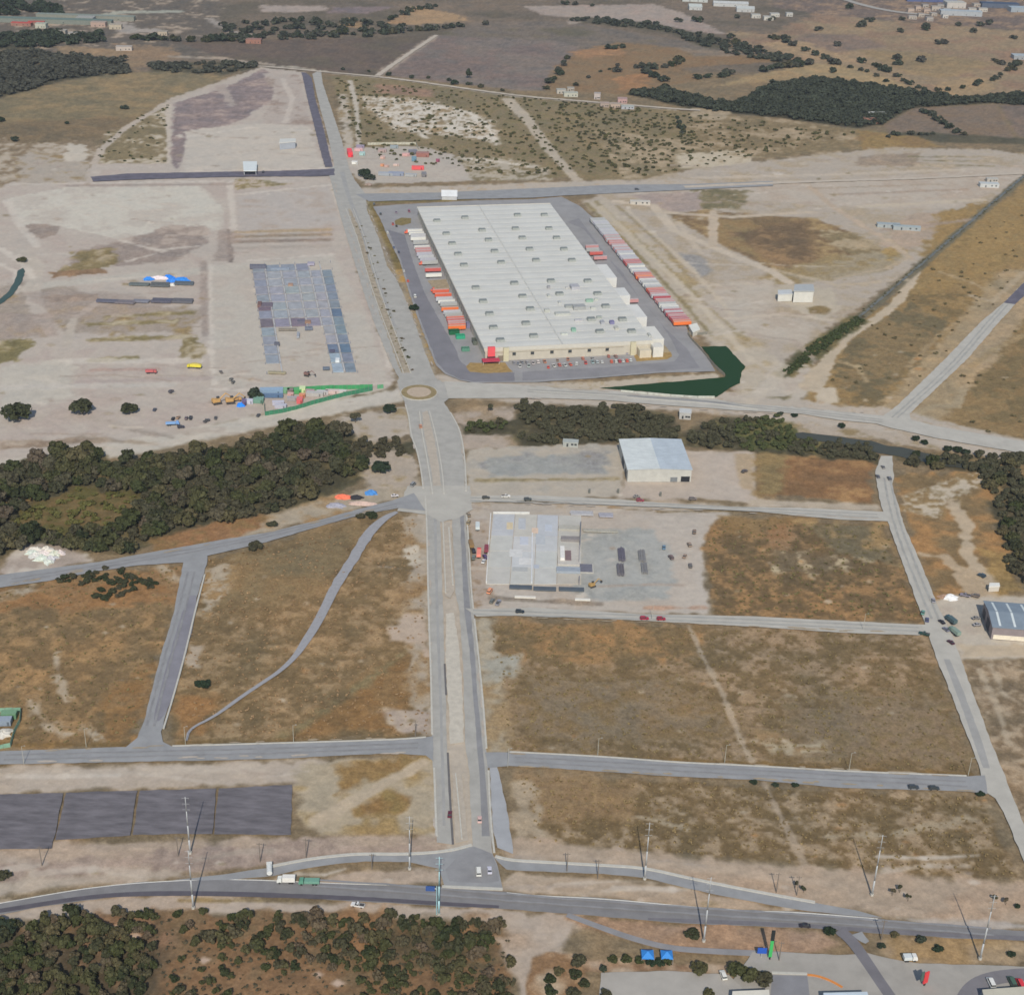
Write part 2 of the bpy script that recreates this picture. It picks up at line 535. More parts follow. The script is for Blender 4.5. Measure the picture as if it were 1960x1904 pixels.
    R([(1800, 400), (1960, 380), (1990, 480), (1800, 560), (1740, 560)], (148, 122, 82), 6, 8, (128, 110, 78), .45, 1)
    R([(1620, 640), (1750, 580), (1820, 620), (1760, 700), (1680, 760), (1600, 740)], (132, 112, 82), 6, 8, (98, 90, 70), .45, 1)
    R([(1980, 560), (2000, 860), (1960, 842), (1750, 800), (1850, 700)], (134, 112, 80), 6, 6, (106, 94, 70), .42, 1)
    S([(1755, 520), (1720, 575), (1690, 600), (1620, 645), (1590, 680), (1570, 712), (1552, 740)], [8, 9, 9, 9, 10, 14, 20], (172, 158, 140), 2, 2)
    S([(1960, 530), (1890, 620), (1800, 725), (1745, 790)], 44, (150, 132, 106), 6, 4)
    S([(1960, 560), (1920, 600), (1860, 690)], 30, (152, 134, 110), 6, 4)
    S([(1860, 565), (1900, 575), (1960, 520)], 6, (158, 142, 120), 2, 2)
    S([(1740, 795), (1790, 775), (1830, 776), (1850, 735)], 6, (152, 136, 112), 2, 2)
    R([(1570, 738), (1600, 742), (1605, 770), (1575, 778), (1560, 760)], (178, 166, 150), 3, 3)
    # canal verge
    S([(1960, 338), (1850, 432), (1760, 510), (1640, 612)], 9, (104, 98, 82), 3, 2)
    S([(1640, 612), (1580, 655), (1540, 685), (1500, 715)], [14, 20, 20, 8], (84, 82, 58), 4, 4, (108, 98, 70), .35, 1)
    # ======== big western earthworks
    R([(-300, 400), (-40, 330), (40, 292), (170, 300), (320, 190), (500, 128), (585, 138), (650, 340), (690, 520), (760, 720), (748, 745), (500, 792), (250, 850), (0, 892), (-300, 960)], DIRT, 4, 4, (162, 151, 145), .4, 1)
    R([(-60, 255), (60, 275), (180, 265), (190, 290), (170, 330), (20, 350), (-60, 380)], (128, 112, 92), 5, 8, (160, 150, 138), .42, 1)
    R([(30, 300), (60, 290), (120, 300), (170, 300), (170, 345), (40, 355)], (160, 150, 140), 4, 6, (124, 110, 86), .3, 1)
    R([(130, 275), (165, 275), (165, 308), (125, 308)], (176, 168, 158), 3, 4)
    R([(205, 255), (260, 235), (322, 198), (328, 312), (180, 312)], (124, 111, 86), 4, 5, (172, 163, 150), .33, 1)
    S([(180, 312), (195, 285), (240, 245), (330, 190), (430, 155), (505, 130)], 8, (168, 157, 147), 2, 2)
    S([(322, 200), (326, 310)], 7, (176, 166, 156), 2, 2)
    R([(335, 196), (420, 172), (505, 132), (535, 150), (520, 190), (470, 226), (430, 240), (370, 250), (340, 330), (328, 315), (328, 240)], (130, 117, 116), 3, 4, (146, 132, 128), .3, 1, .05)
    R([(410, 165), (430, 160), (455, 200), (440, 205)], (156, 144, 138), 3, 4)
    R([(355, 250), (480, 236), (590, 240), (610, 300), (625, 320), (350, 326)], (176, 168, 160), 3, 4)
    R([(500, 140), (570, 142), (600, 240), (500, 235), (530, 180)], (166, 155, 148), 3, 4, (136, 124, 118), .35, 1)
    R([(8, 380), (130, 357), (380, 356), (430, 398), (420, 440), (230, 458), (100, 430), (40, 430)], PALE, 3, 4, (170, 163, 156), .4, 1)
    R([(35, 432), (60, 428), (118, 432), (108, 448), (80, 456), (45, 446)], (143, 130, 122), 2, 3)
    R([(240, 458), (330, 430), (390, 432), (402, 468), (330, 500), (230, 510), (130, 512), (140, 482)], (144, 131, 124), 4, 6, (162, 150, 142), .35, 1)
    R([(132, 484), (215, 472), (235, 500), (200, 512), (90, 526), (150, 500)], (126, 112, 82), 3, 5, (150, 138, 118), .35, 1)
    R([(-40, 560), (60, 530), (300, 585), (400, 590), (360, 635), (140, 640), (-40, 650)], (150, 138, 128), 6, 8, (128, 114, 88), .3, 1)
    S([(80, 545), (270, 526), (430, 515)], 16, (172, 166, 158), 4, 3)
    S([(60, 552), (80, 610), (118, 650), (125, 700)], 12, (170, 160, 152), 3, 3)
    S([(40, 480), (70, 510), (62, 560)], 14, (172, 163, 154), 4, 3)
    S([(215, 560), (140, 610), (128, 660)], 7, (170, 160, 150), 2, 2)
    R([(95, 520), (200, 512), (205, 522), (100, 530)], (132, 108, 86), 2, 3)
    R([(75, 566), (190, 560), (190, 574), (100, 578)], (136, 112, 92), 2, 3)
    for y, x0, x1 in ((604, 205, 365), (620, 170, 330), (650, 178, 345), (690, 175, 260)):
        S([(x0, y), (x1, y - 6)], 8, (126, 114, 82), 3, 4, (158, 148, 128), .35, 1)
    R([(-20, 655), (40, 645), (70, 655), (30, 690), (-20, 700)], (120, 110, 78), 3, 5, (160, 150, 132), .3, 1)
    R([(348, 650), (380, 640), (394, 670), (375, 700), (345, 680)], (122, 110, 80), 3, 5, (160, 150, 134), .35, 1)
    R([(400, 508), (485, 500), (640, 488), (700, 600), (742, 728), (500, 746), (405, 735)], (173, 166, 158), 3, 3, (166, 158, 151), .4, 1)
    for y, c in ((443, (158, 140, 118)), (452, (146, 130, 114)), (462, (138, 124, 114)), (474, (160, 150, 142))):
        S([(452, y), (628, y - 4)], 9, c, 4, 2)
    R([(455, 370), (630, 355), (650, 430), (455, 442)], (168, 160, 155), 4, 4, (156, 146, 139), .3, 1)
    S([(437, 440), (442, 500)], 4, (110, 98, 92), 3, 2)
    R([(0, 845), (180, 835), (200, 845), (90, 856), (0, 858)], (138, 122, 108), 3, 4, (156, 144, 132), .35, 1)
    S([(-60, 905), (250, 855), (500, 805), (760, 756)], 22, (176, 169, 160), 5, 3)
    R([(0, 700), (140, 690), (140, 760), (0, 790)], (172, 166, 158), 6, 6)
    S([(175, 707), (300, 705)], 5, (160, 140, 132), 3, 2)
    # ======== wooded creek, west half
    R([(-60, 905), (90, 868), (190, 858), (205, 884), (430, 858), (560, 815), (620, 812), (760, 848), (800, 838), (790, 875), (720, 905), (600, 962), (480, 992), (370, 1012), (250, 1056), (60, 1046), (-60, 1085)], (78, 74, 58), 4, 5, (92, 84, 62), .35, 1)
    R([(20, 1010), (60, 962), (150, 932), (280, 945), (240, 998), (120, 1028)], (112, 94, 64), 4, 6, (84, 80, 50), .45, 1)
    R([(0, 935), (60, 930), (110, 920), (60, 960), (0, 975)], (120, 100, 70), 4, 5)
    R([(370, 1040), (480, 992), (600, 962), (700, 930), (800, 900), (812, 950), (700, 968), (560, 1006), (400, 1048)], (158, 146, 130), 4, 5, (134, 112, 84), .35, 1)
    R([(290, 1030), (400, 1000), (500, 985), (500, 1010), (400, 1045), (300, 1060)], (140, 106, 76), 4, 5, (116, 96, 68), .4, 1)
    R([(690, 870), (760, 858), (800, 880), (800, 930), (700, 935)], (160, 148, 136), 3, 4, (130, 116, 88), .3, 1)
    R([(640, 800), (780, 775), (800, 830), (700, 850)], (164, 154, 144), 4, 5, (130, 118, 96), .35, 1)
    R([(20, 1062), (50, 1036), (130, 1040), (172, 1072), (100, 1090), (-10, 1100)], (158, 145, 136), 3, 3, (176, 168, 160), .4, 1)
    # ======== wooded creek, east half
    R([(860, 790), (990, 775), (985, 860), (880, 860)], (160, 147, 136), 4, 5, (132, 118, 100), .35, 1)
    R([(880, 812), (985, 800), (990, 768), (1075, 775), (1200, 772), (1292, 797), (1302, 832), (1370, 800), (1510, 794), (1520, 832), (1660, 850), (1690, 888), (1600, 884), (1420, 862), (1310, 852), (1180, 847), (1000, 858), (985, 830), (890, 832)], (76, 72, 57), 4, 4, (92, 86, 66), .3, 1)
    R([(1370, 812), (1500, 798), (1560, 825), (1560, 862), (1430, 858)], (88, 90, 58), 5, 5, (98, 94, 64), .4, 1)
    R([(1520, 808), (1700, 812), (1960, 872), (1960, 880), (1720, 850), (1680, 838), (1530, 830)], (162, 150, 138), 3, 3, (120, 108, 84), .3, 1)
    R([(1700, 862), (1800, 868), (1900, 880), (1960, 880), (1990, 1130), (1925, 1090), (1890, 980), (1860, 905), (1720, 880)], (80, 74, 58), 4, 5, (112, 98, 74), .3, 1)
    R([(1715, 905), (1885, 905), (1905, 1010), (1965, 1120), (1880, 1130), (1790, 1150), (1750, 1030)], (124, 104, 76), 4, 5, (140, 110, 76), .4, 1)
    R([(1730, 950), (1795, 922), (1870, 905), (1890, 925), (1810, 965), (1795, 990), (1735, 975)], (176, 164, 148), 3, 6, (120, 102, 74), .42, 2)
    S([(1822, 960), (1848, 1000), (1852, 1060), (1880, 1100), (1890, 1130)], [10, 7, 7, 12, 26], (168, 152, 132), 2, 3)
    S([(1765, 1060), (1810, 1065), (1850, 1100), (1880, 1140)], [4, 6, 12, 22], (164, 146, 124), 2, 3)
    R([(1880, 1050), (1925, 1060), (1960, 1130), (1910, 1140)], (140, 116, 78), 4, 4)
    # ======== lots along the boulevard
    R([(890, 858), (1195, 846), (1195, 950), (895, 960)], (166, 157, 146), 3, 3, (152, 148, 142), .35, 1)
    R([(925, 872), (1160, 866), (1160, 905), (930, 912)], (146, 146, 144), 4, 5, (128, 128, 130), .35, 1)
    S([(915, 918), (1180, 915)], 4, (132, 118, 86), 3, 3, (160, 148, 130), .5, 1)
    S([(898, 958), (1140, 962)], 3, (120, 104, 78), 2, 2)
    R([(1190, 915), (1330, 915), (1330, 955), (1185, 955)], (168, 156, 146), 3, 3)
    R([(1312, 862), (1446, 862), (1448, 962), (1318, 950)], (172, 160, 150), 2, 2, (168, 156, 146), .4, 0)
    R([(1404, 866), (1442, 868), (1444, 936), (1420, 934)], (160, 143, 122), 3, 2)
    R([(1450, 868), (1672, 884), (1672, 965), (1600, 955), (1450, 946)], (128, 98, 70), 3, 4, (140, 112, 80), .35, 1)
    R([(1450, 868), (1500, 868), (1500, 945), (1450, 946)], (124, 108, 78), 6, 5)
    S([(1450, 962), (1675, 970)], 9, (164, 152, 138), 3, 2)
    R([(888, 956), (1375, 962), (1400, 976), (1395, 1000), (890, 995)], (167, 157, 147), 3, 3, (152, 138, 122), .3, 2)
    R([(903, 985), (1372, 978), (1394, 1024), (1345, 1042), (1362, 1176), (905, 1165)], (171, 162, 154), 3, 3, (163, 154, 146), .4, 1)
    R([(1105, 1018), (1250, 1013), (1285, 1050), (1290, 1110), (1275, 1143), (1150, 1148), (1105, 1130)], (156, 156, 154), 4, 4, (140, 142, 142), .35, 1)
    R([(900, 990), (935, 990), (935, 1150), (905, 1160)], (160, 148, 138), 3, 3, (128, 112, 96), .3, 2)
    S([(940, 1143), (1150, 1155)], 4, (128, 118, 108), 2, 2)
    S([(1235, 1162), (1350, 1162)], 3, (160, 134, 118), 2, 2)
    S([(1165, 970), (1245, 975)], 3, (130, 112, 90), 2, 2)
    S([(1260, 978), (1390, 975), (1690, 985)], 4, (122, 104, 76), 2, 2)
    # boulevard corridor is dusty bare earth
    S([(830, 985), (836, 1060), (845, 1180), (852, 1290), (860, 1420), (868, 1500), (878, 1600)], 27, (168, 158, 147), 4, 3)
    # ======== grass blocks
    R([(1372, 990), (1690, 1003), (1772, 1190), (1366, 1176), (1346, 1042)], (109, 91, 67), 2.5, 3, (132, 106, 76), .44, 2)
    R([(1372, 985), (1560, 995), (1500, 1010), (1395, 1022)], (134, 110, 78), 4, 4, (116, 96, 68), .4, 1)
    R([(1470, 1010), (1520, 1005), (1540, 1030), (1500, 1060), (1465, 1040)], (148, 118, 88), 4, 6, (130, 100, 72), .4, 2)
    R([(1540, 1000), (1690, 1005), (1720, 1080), (1600, 1060)], (108, 98, 78), 6, 8, (132, 112, 82), .35, 1)
    R([(1480, 1050), (1600, 1060), (1680, 1080), (1560, 1100), (1480, 1090)], (110, 96, 76), 6, 8, (160, 146, 122), .28, 2)
    R([(932, 1186), (1235, 1195), (1762, 1214), (1800, 1290), (1868, 1482), (1300, 1458), (958, 1438), (945, 1300)], (116, 98, 72), 2.5, 3, (134, 116, 95), .46, 2)
    R([(935, 1190), (1340, 1200), (1350, 1260), (940, 1260)], (122, 102, 74), 8, 10, (134, 107, 76), .4, 2)
    R([(1000, 1290), (1290, 1300), (1420, 1400), (1100, 1440), (980, 1400)], (126, 111, 91), 10, 14, (112, 96, 72), .42, 2)
    R([(1500, 1330), (1800, 1330), (1850, 1460), (1500, 1450)], (126, 110, 90), 10, 14, (108, 95, 73), .42, 2)
    R([(1460, 1420), (1580, 1415), (1590, 1438), (1480, 1442)], (160, 148, 128), 5, 9, (124, 106, 82), .4, 2)
    S([(940, 1440), (1300, 1455), (1860, 1480)], 3, (112, 92, 62), 2, 2)
    R([(985, 1478), (1300, 1494), (1872, 1524), (1905, 1560), (1952, 1680), (1700, 1672), (1540, 1655), (1020, 1612)], (114, 96, 70), 2.5, 3, (138, 121, 100), .46, 2)
    R([(990, 1480), (1200, 1492), (1220, 1560), (1000, 1580)], (132, 110, 84), 8, 8, (120, 102, 78), .4, 1)
    R([(985, 1500), (1020, 1500), (1040, 1600), (990, 1600)], (150, 136, 118), 4, 5)
    S([(1560, 1600), (1700, 1595), (1860, 1565)], 3, (146, 132, 112), 2, 3)
    S([(1220, 1560), (1330, 1590)], 3, (148, 134, 114), 2, 3)
    S([(1318, 1195), (1340, 1245), (1385, 1330), (1420, 1420), (1440, 1455)], [2, 2.5, 3, 3, 3], (152, 137, 119), 1.5, 1)
    S([(1462, 1495), (1500, 1570), (1545, 1660)], [2.5, 3, 5], (152, 136, 118), 1.5, 1)
    R([(-80, 1128), (200, 1098), (345, 1080), (332, 1176), (306, 1260), (250, 1425), (30, 1424), (-80, 1425)], (120, 100, 73), 2.5, 3, (134, 110, 80), .42, 2)
    R([(0, 1130), (200, 1100), (340, 1085), (330, 1150), (120, 1170), (0, 1170)], (138, 105, 72), 6, 8, (122, 100, 74), .35, 1)
    R([(190, 1330), (300, 1260), (260, 1420), (180, 1420)], (134, 104, 70), 6, 8, (120, 100, 74), .4, 1)
    for a in (((10, 1140), (60, 1122), 9), ((105, 1250), (125, 1340), 5), ((80, 1385), (130, 1400), 8), ((310, 1085), (345, 1110), 6), ((60, 1340), (75, 1370), 5), ((165, 1390), (190, 1412), 5)):
        S([a[0], a[1]], a[2], (160, 146, 128), 3, 5, (124, 104, 78), .35, 2)
    S([(0, 1424), (245, 1424)], 3, (112, 92, 62), 2, 2)
    R([(392, 1070), (480, 1048), (690, 990), (800, 982), (822, 1200), (827, 1408), (340, 1424), (318, 1405), (330, 1340)], (119, 100, 73), 2.5, 3, (134, 114, 88), .40, 2)
    R([(450, 1060), (700, 1000), (730, 990), (640, 1100), (500, 1160), (400, 1150)], (128, 110, 82), 8, 10, (114, 97, 72), .4, 2)
    R([(640, 1330), (790, 1240), (800, 1300), (780, 1400), (560, 1410)], (132, 102, 68), 8, 8, (118, 96, 68), .45, 1)
    R([(340, 1330), (420, 1330), (400, 1400), (330, 1410)], (136, 104, 70), 6, 6)
    R([(392, 1085), (440, 1070), (428, 1140), (400, 1175), (378, 1180), (392, 1120)], (160, 147, 130), 4, 6, (128, 108, 80), .4, 2)
    R([(365, 1235), (385, 1235), (380, 1275), (360, 1275)], (156, 142, 126), 3, 4)
    S([(530, 1420), (620, 1360), (760, 1260), (790, 1232)], 3, (116, 104, 78), 5, 4)
    S([(345, 1420), (560, 1418), (825, 1410)], 3, (110, 92, 64), 2, 2)
    R([(778, 985), (818, 985), (828, 1408), (790, 1408), (780, 1200)], (158, 146, 132), 4, 6, (126, 106, 80), .30, 1)
    R([(775, 1050), (795, 1045), (815, 1075), (780, 1082)], (178, 168, 154), 2, 3)
    R([(752, 1190), (780, 1178), (818, 1180), (820, 1250), (790, 1225), (745, 1226)], (168, 152, 138), 3, 4)
    R([(728, 1360), (750, 1354), (828, 1356), (828, 1405), (770, 1402)], (160, 146, 136), 3, 3, (168, 154, 138), .4, 1)
    R([(905, 1180), (945, 1185), (958, 1300), (975, 1438), (932, 1440), (918, 1300)], (156, 146, 130), 4, 5, (132, 116, 92), .32, 1)
    R([(925, 1260), (990, 1250), (985, 1290), (930, 1300)], (150, 146, 136), 4, 6)
    # ======== lower left
    R([(-80, 1466), (300, 1462), (560, 1455), (640, 1450), (600, 1500), (300, 1506), (-80, 1520)], (166, 154, 143), 3, 3, (159, 147, 135), .4, 1)
    R([(555, 1470), (640, 1450), (836, 1446), (838, 1592), (600, 1596), (575, 1560)], (160, 147, 128), 3, 4, (136, 118, 86), .35, 1)
    R([(640, 1460), (790, 1445), (770, 1475), (700, 1500), (640, 1520), (650, 1490)], (136, 110, 74), 4, 5, (122, 104, 72), .4, 1)
    R([(690, 1530), (740, 1515), (795, 1520), (770, 1555), (680, 1562), (670, 1545)], (136, 108, 72), 4, 5, (120, 104, 70), .4, 1)
    S([(610, 1570), (680, 1530), (740, 1495), (810, 1460)], [8, 6, 5, 6], (166, 152, 134), 2, 2)
    R([(-60, 1640), (100, 1622), (560, 1600), (850, 1600), (850, 1632), (700, 1630), (560, 1652), (300, 1676), (80, 1690), (-60, 1702)], (144, 128, 119), 3, 3, (150, 136, 124), .4, 1)
    R([(-60, 1625), (110, 1612), (540, 1598), (540, 1612), (200, 1632), (-60, 1650)], (158, 142, 128), 3, 3)
    R([(-60, 1690), (100, 1680), (350, 1662), (350, 1676), (120, 1694), (-60, 1725)], (162, 150, 138), 3, 2)
    R([(-60, 1722), (300, 1714), (510, 1718), (960, 1738), (1100, 1752), (1100, 1800), (1050, 1830), (960, 1790), (960, 1762), (600, 1756), (200, 1752), (-60, 1772)], (166, 153, 142), 3, 3, (158, 144, 132), .4, 1)
    for x0, x1 in ((345, 440), (450, 560)):
        S([(x0, 1721), (x1, 1722)], 1.6, (128, 112, 84), 1.5, 1)
    R([(-60, 1775), (150, 1756), (400, 1742), (640, 1746), (960, 1772), (985, 1850), (1000, 1960), (-60, 1960)], (126, 99, 74), 3, 4, (106, 90, 70), .42, 1)
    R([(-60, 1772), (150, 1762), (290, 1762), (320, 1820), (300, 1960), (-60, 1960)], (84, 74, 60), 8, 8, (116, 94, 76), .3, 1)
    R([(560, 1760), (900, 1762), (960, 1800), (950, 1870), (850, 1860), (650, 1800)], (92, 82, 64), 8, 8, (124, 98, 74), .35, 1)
    for x, y, r in ((195, 1845, 6), (390, 1835, 8), (610, 1862, 12), (645, 1880, 14), (260, 1790, 5), (440, 1895, 8), (225, 1778, 5), (240, 1785, 5)):
        R([(x - r, y), (x, y - r * .6), (x + r, y), (x, y + r * .7)], (172, 152, 138), 1.5, 1.5)
    R([(950, 1795), (1050, 1790), (1090, 1830), (1100, 1904), (1120, 1960), (1000, 1960), (975, 1850)], (164, 150, 138), 3, 3, (152, 136, 122), .4, 1)
    R([(1008, 1822), (1060, 1818), (1125, 1835), (1110, 1960), (1005, 1960)], (134, 106, 80), 2, 3, (160, 144, 126), .4, 1)
    # ======== highway islands and right foot
    R([(590, 1690), (660, 1668), (790, 1660), (840, 1668), (848, 1690), (760, 1690)], (160, 144, 130), 2, 1.5, (166, 150, 136), .4, 1)
    R([(962, 1690), (980, 1668), (1180, 1682), (1330, 1702), (1500, 1742), (1300, 1730), (1150, 1714), (990, 1706)], (162, 147, 132), 2, 1.5, (154, 138, 122), .4, 1)
    R([(955, 1600), (1025, 1606), (1300, 1632), (1540, 1655), (1960, 1690), (2000, 1770), (1700, 1752), (1500, 1718), (1200, 1668), (975, 1640)], (160, 143, 127), 3, 3, (152, 134, 118), .4, 1)
    R([(1720, 1755), (1780, 1760), (2000, 1765), (2000, 1778), (1780, 1768)], (160, 152, 146), 2, 2)
    R([(1090, 1756), (1260, 1766), (1560, 1780), (1606, 1802), (1560, 1822), (1300, 1818), (1180, 1786)], (150, 127, 110), 3, 3, (138, 116, 98), .4, 1)
    R([(1665, 1792), (1850, 1798), (2000, 1804), (2000, 1846), (1760, 1842), (1690, 1826)], (150, 130, 106), 2, 2, (134, 114, 86), .4, 1)
    R([(1110, 1838), (1280, 1842), (1450, 1846), (1450, 1860), (1120, 1856)], (128, 104, 84), 2, 2, (160, 144, 128), .35, 1)
    R([(1716, 1872), (1780, 1868), (1822, 1874), (1815, 1900), (1730, 1902)], (112, 98, 68), 2, 2)
    # ======== verges inside the distribution centre
    S([(704, 388), (722, 420), (750, 470), (766, 515)], [9, 9, 10, 8], (116, 102, 68), 2, 1.5)
    S([(706, 387), (860, 383), (915, 378)], 5, (112, 102, 66), 2, 1.5)
    S([(768, 520), (790, 590), (815, 650), (828, 690)], [12, 12, 10, 8], (142, 128, 108), 3, 2, (150, 120, 70), .35, 2)
    R([(826, 668), (838, 660), (848, 690), (836, 698)], (150, 120, 72), 2, 1.5)
    R([(690, 388), (704, 386), (830, 700), (840, 735), (800, 735), (760, 560)], (152, 146, 138), 3, 2, (134, 124, 104), .3, 1, op=.6)
    # dusty shoulders of the paved roads
    for ln, w in (([(690, 366), (840, 362), (1021, 356), (1180, 350), (1330, 350)], 26), ([(850, 736), (1021, 750), (1180, 757), (1369, 768), (1530, 786), (1690, 803)], 40), ([(1700, 800), (1820, 832), (1960, 862)], 40)):
        S(ln, w, (168, 158, 148), 5, 4, (154, 140, 124), .25, 2)
    R([(842, 722), (880, 734), (1021, 738), (1128, 731), (1262, 720), (1369, 714), (1386, 724), (1300, 737), (1150, 744), (1021, 748), (842, 736)], (172, 161, 147), 2, 2, (150, 136, 114), .25, 2)
    R([(800, 716), (838, 724), (850, 740), (842, 760), (780, 765), (756, 745), (762, 722)], (168, 160, 152), 3, 2)
    # scraped edges and haul paths seen on the western and eastern earthworks
    LT, DK = (186, 178, 170), (142, 130, 124)
    for ln, w, c in (([(402, 505), (402, 620), (408, 735)], 4, LT), ([(390, 500), (392, 640)], 6, DK), ([(480, 498), (640, 486)], 5, LT), ([(440, 350), (448, 440)], 6, LT), ([(455, 372), (640, 352)], 5, LT), ([(640, 360), (700, 520), (752, 700)], 8, LT), ([(660, 420), (720, 560), (765, 700)], 4, (150, 140, 128)), ([(400, 742), (500, 750), (740, 732)], 5, LT), ([(12, 382), (40, 432), (70, 470)], 8, LT), ([(130, 355), (440, 352)], 6, DK), ([(20, 352), (300, 348), (560, 345)], 5, LT), ([(350, 328), (620, 322)], 6, LT), ([(230, 460), (300, 478), (380, 470)], 4, LT), ([(240, 500), (330, 476)], 3, LT), ([(0, 476), (40, 500), (60, 530)], 7, LT), ([(0, 505), (30, 520), (32, 560)], 5, LT), ([(0, 600), (90, 605)], 6, DK), ([(130, 690), (380, 690)], 10, LT), ([(150, 730), (400, 722)], 8, (160, 148, 144)), ([(0, 740), (330, 735)], 9, (176, 170, 164)), ([(180, 800), (300, 830), (420, 820)], 7, (160, 150, 142)), ([(150, 835), (300, 850)], 4, (140, 126, 112)), ([(250, 822), (330, 836)], 4, (142, 132, 124)), ([(520, 790), (760, 752)], 10, (180, 173, 165)), ([(350, 262), (480, 244), (600, 250)], 5, LT), ([(540, 150), (560, 190), (545, 235)], 7, (182, 172, 164)),
                     ([(1330, 340), (1560, 335), (1900, 322)], 9, (178, 166, 153)), ([(1560, 360), (1800, 352)], 5, (148, 134, 120)), ([(1600, 372), (1850, 362)], 7, (150, 134, 122)), ([(1650, 395), (1880, 382)], 9, (178, 166, 150)), ([(1690, 440), (1860, 420)], 7, (148, 132, 122)), ([(1150, 395), (1320, 560), (1440, 690)], 6, (182, 171, 156)), ([(1200, 400), (1330, 520), (1400, 600)], 5, (180, 168, 152)), ([(1390, 610), (1500, 600), (1590, 612)], 5, (178, 167, 154)), ([(1440, 640), (1520, 650), (1560, 690)], 6, (156, 144, 134)), ([(1340, 545), (1480, 540)], 4, (178, 166, 152)), ([(1480, 515), (1600, 545), (1740, 535)], 5, (170, 156, 138)), ([(1300, 425), (1330, 470), (1345, 485)], 6, (176, 164, 150)), ([(1700, 455), (1740, 490), (1700, 512), (1600, 532)], 5, (168, 152, 132)), ([(1420, 775), (1470, 740), (1500, 700)], 12, (176, 166, 154)),
                     ([(1600, 690), (1640, 700), (1660, 730)], 4, (158, 140, 112)), ([(1840, 610), (1800, 640), (1740, 700)], 5, (152, 132, 104)), ([(1800, 520), (1860, 540), (1900, 560)], 4, (154, 136, 110)), ([(1860, 700), (1900, 670), (1960, 640)], 6, (150, 130, 100)),
                     ([(1000, 1700), (1200, 1722)], 3, (170, 156, 142)), ([(1000, 1632), (1300, 1652), (1600, 1690)], 4, (168, 152, 137)), ([(100, 1660), (400, 1636), (800, 1622)], 4, (152, 136, 127)), ([(60, 1480), (500, 1470)], 5, (174, 163, 152))):
        S(ln, w, c, 2.5, 2.5, op=.75)
    R([(1848, 1265), (1990, 1262), (2000, 1640), (1960, 1610), (1925, 1490)], (122, 106, 86), 3, 3, (144, 129, 111), .42, 2)
    S([(1875, 1280), (1905, 1340), (1930, 1420)], 3, (156, 142, 124), 2, 2)
    S([(1895, 1270), (1925, 1330)], 2.5, (158, 144, 126), 2, 2)
    R([(1786, 1155), (1815, 1138), (1880, 1140), (2000, 1140), (2000, 1258), (1838, 1260), (1815, 1222)], (174, 165, 154), 3, 3, (162, 152, 142), .35, 2)
    R([(1835, 1232), (2000, 1232), (2000, 1254), (1842, 1256)], (172, 158, 140), 2, 2)
    q = random.Random(41)
    for (x0, y0, x1, y1, n, tilt) in ((960, 1210, 1780, 1430, 46, .04), (1000, 1500, 1900, 1640, 34, .05), (420, 1080, 790, 1390, 24, -.05), (20, 1150, 290, 1400, 16, -.05), (1390, 1020, 1720, 1160, 22, .03), (1620, 660, 1930, 780, 18, 0)):
        for _ in range(n):
            x, y = q.uniform(x0, x1), q.uniform(y0, y1)
            w = q.uniform(2, 7)
            R([(x - w, y), (x, y - w * .4), (x + w, y + w * tilt), (x, y + w * .4)], q.choice(((166, 153, 136), (158, 146, 130), (104, 88, 62), (146, 112, 76))), 1.6, 1.5, op=q.uniform(.5, .9))
    for (x0, y0, x1, y1, n) in ((10, 300, 420, 740, 70), (430, 350, 760, 740, 34), (340, 240, 610, 320, 14), (0, 740, 700, 850, 30), (1180, 300, 1940, 420, 60), (1300, 530, 1560, 760, 40), (1150, 390, 1400, 640, 24), (890, 860, 1440, 1165, 40), (0, 1640, 830, 1700, 24), (980, 1620, 1940, 1740, 34)):
        for _ in range(n):
            x, y = q.uniform(x0, x1), q.uniform(y0, y1)
            w = q.uniform(2, 11)
            R([(x - w, y), (x, y - w * .28), (x + w, y + w * .05), (x, y + w * .28)], q.choice(((188, 180, 171), (150, 137, 129), (144, 131, 120), (132, 119, 96), (184, 175, 166))), 2, 2.5, op=q.uniform(.35, .85))
    R([(40, 560), (110, 552), (250, 560), (330, 580), (260, 600), (120, 610)], (152, 139, 132), 4, 5, op=.7)
    R([(0, 600), (100, 600), (110, 640), (0, 650)], (150, 137, 130), 4, 5, op=.7)
    R([(420, 440), (446, 440), (446, 500), (405, 500)], (146, 133, 126), 4, 4, op=.8)
    R([(450, 340), (520, 345), (560, 352), (452, 362)], (134, 122, 92), 2, 3, (164, 152, 140), .4, 2)
    # tyre and grader tracks on the bare ground
    q = random.Random(77)
    for (x0, y0, x1, y1, n) in ((20, 360, 430, 560, 14), (30, 690, 480, 740, 8), (20, 800, 700, 880, 9), (420, 640, 730, 735, 5), (360, 255, 600, 320, 6), (1180, 300, 1900, 400, 14), (1300, 560, 1540, 760, 8), (905, 985, 1340, 1160, 8), (0, 1640, 820, 1690, 8), (1000, 1630, 1900, 1720, 8), (0, 1470, 540, 1500, 5), (1150, 380, 1420, 700, 8), (900, 960, 1370, 1000, 6)):
        for _ in range(n):
            ax, ay = q.uniform(x0, x1), q.uniform(y0, y1)
            bx = ax + q.uniform(60, 220) * q.choice((-1, 1))
            by = ay + q.uniform(-18, 18)
            cc = q.choice(((184, 175, 166), (150, 137, 128), (154, 142, 132), (180, 170, 160)))
            S([(ax, ay), ((ax + bx) / 2 + q.uniform(-10, 10), (ay + by) / 2 + q.uniform(-8, 8)), (bx, by)], q.uniform(1.2, 3.2), cc, 1.6, 1.2, op=q.uniform(.4, .8))
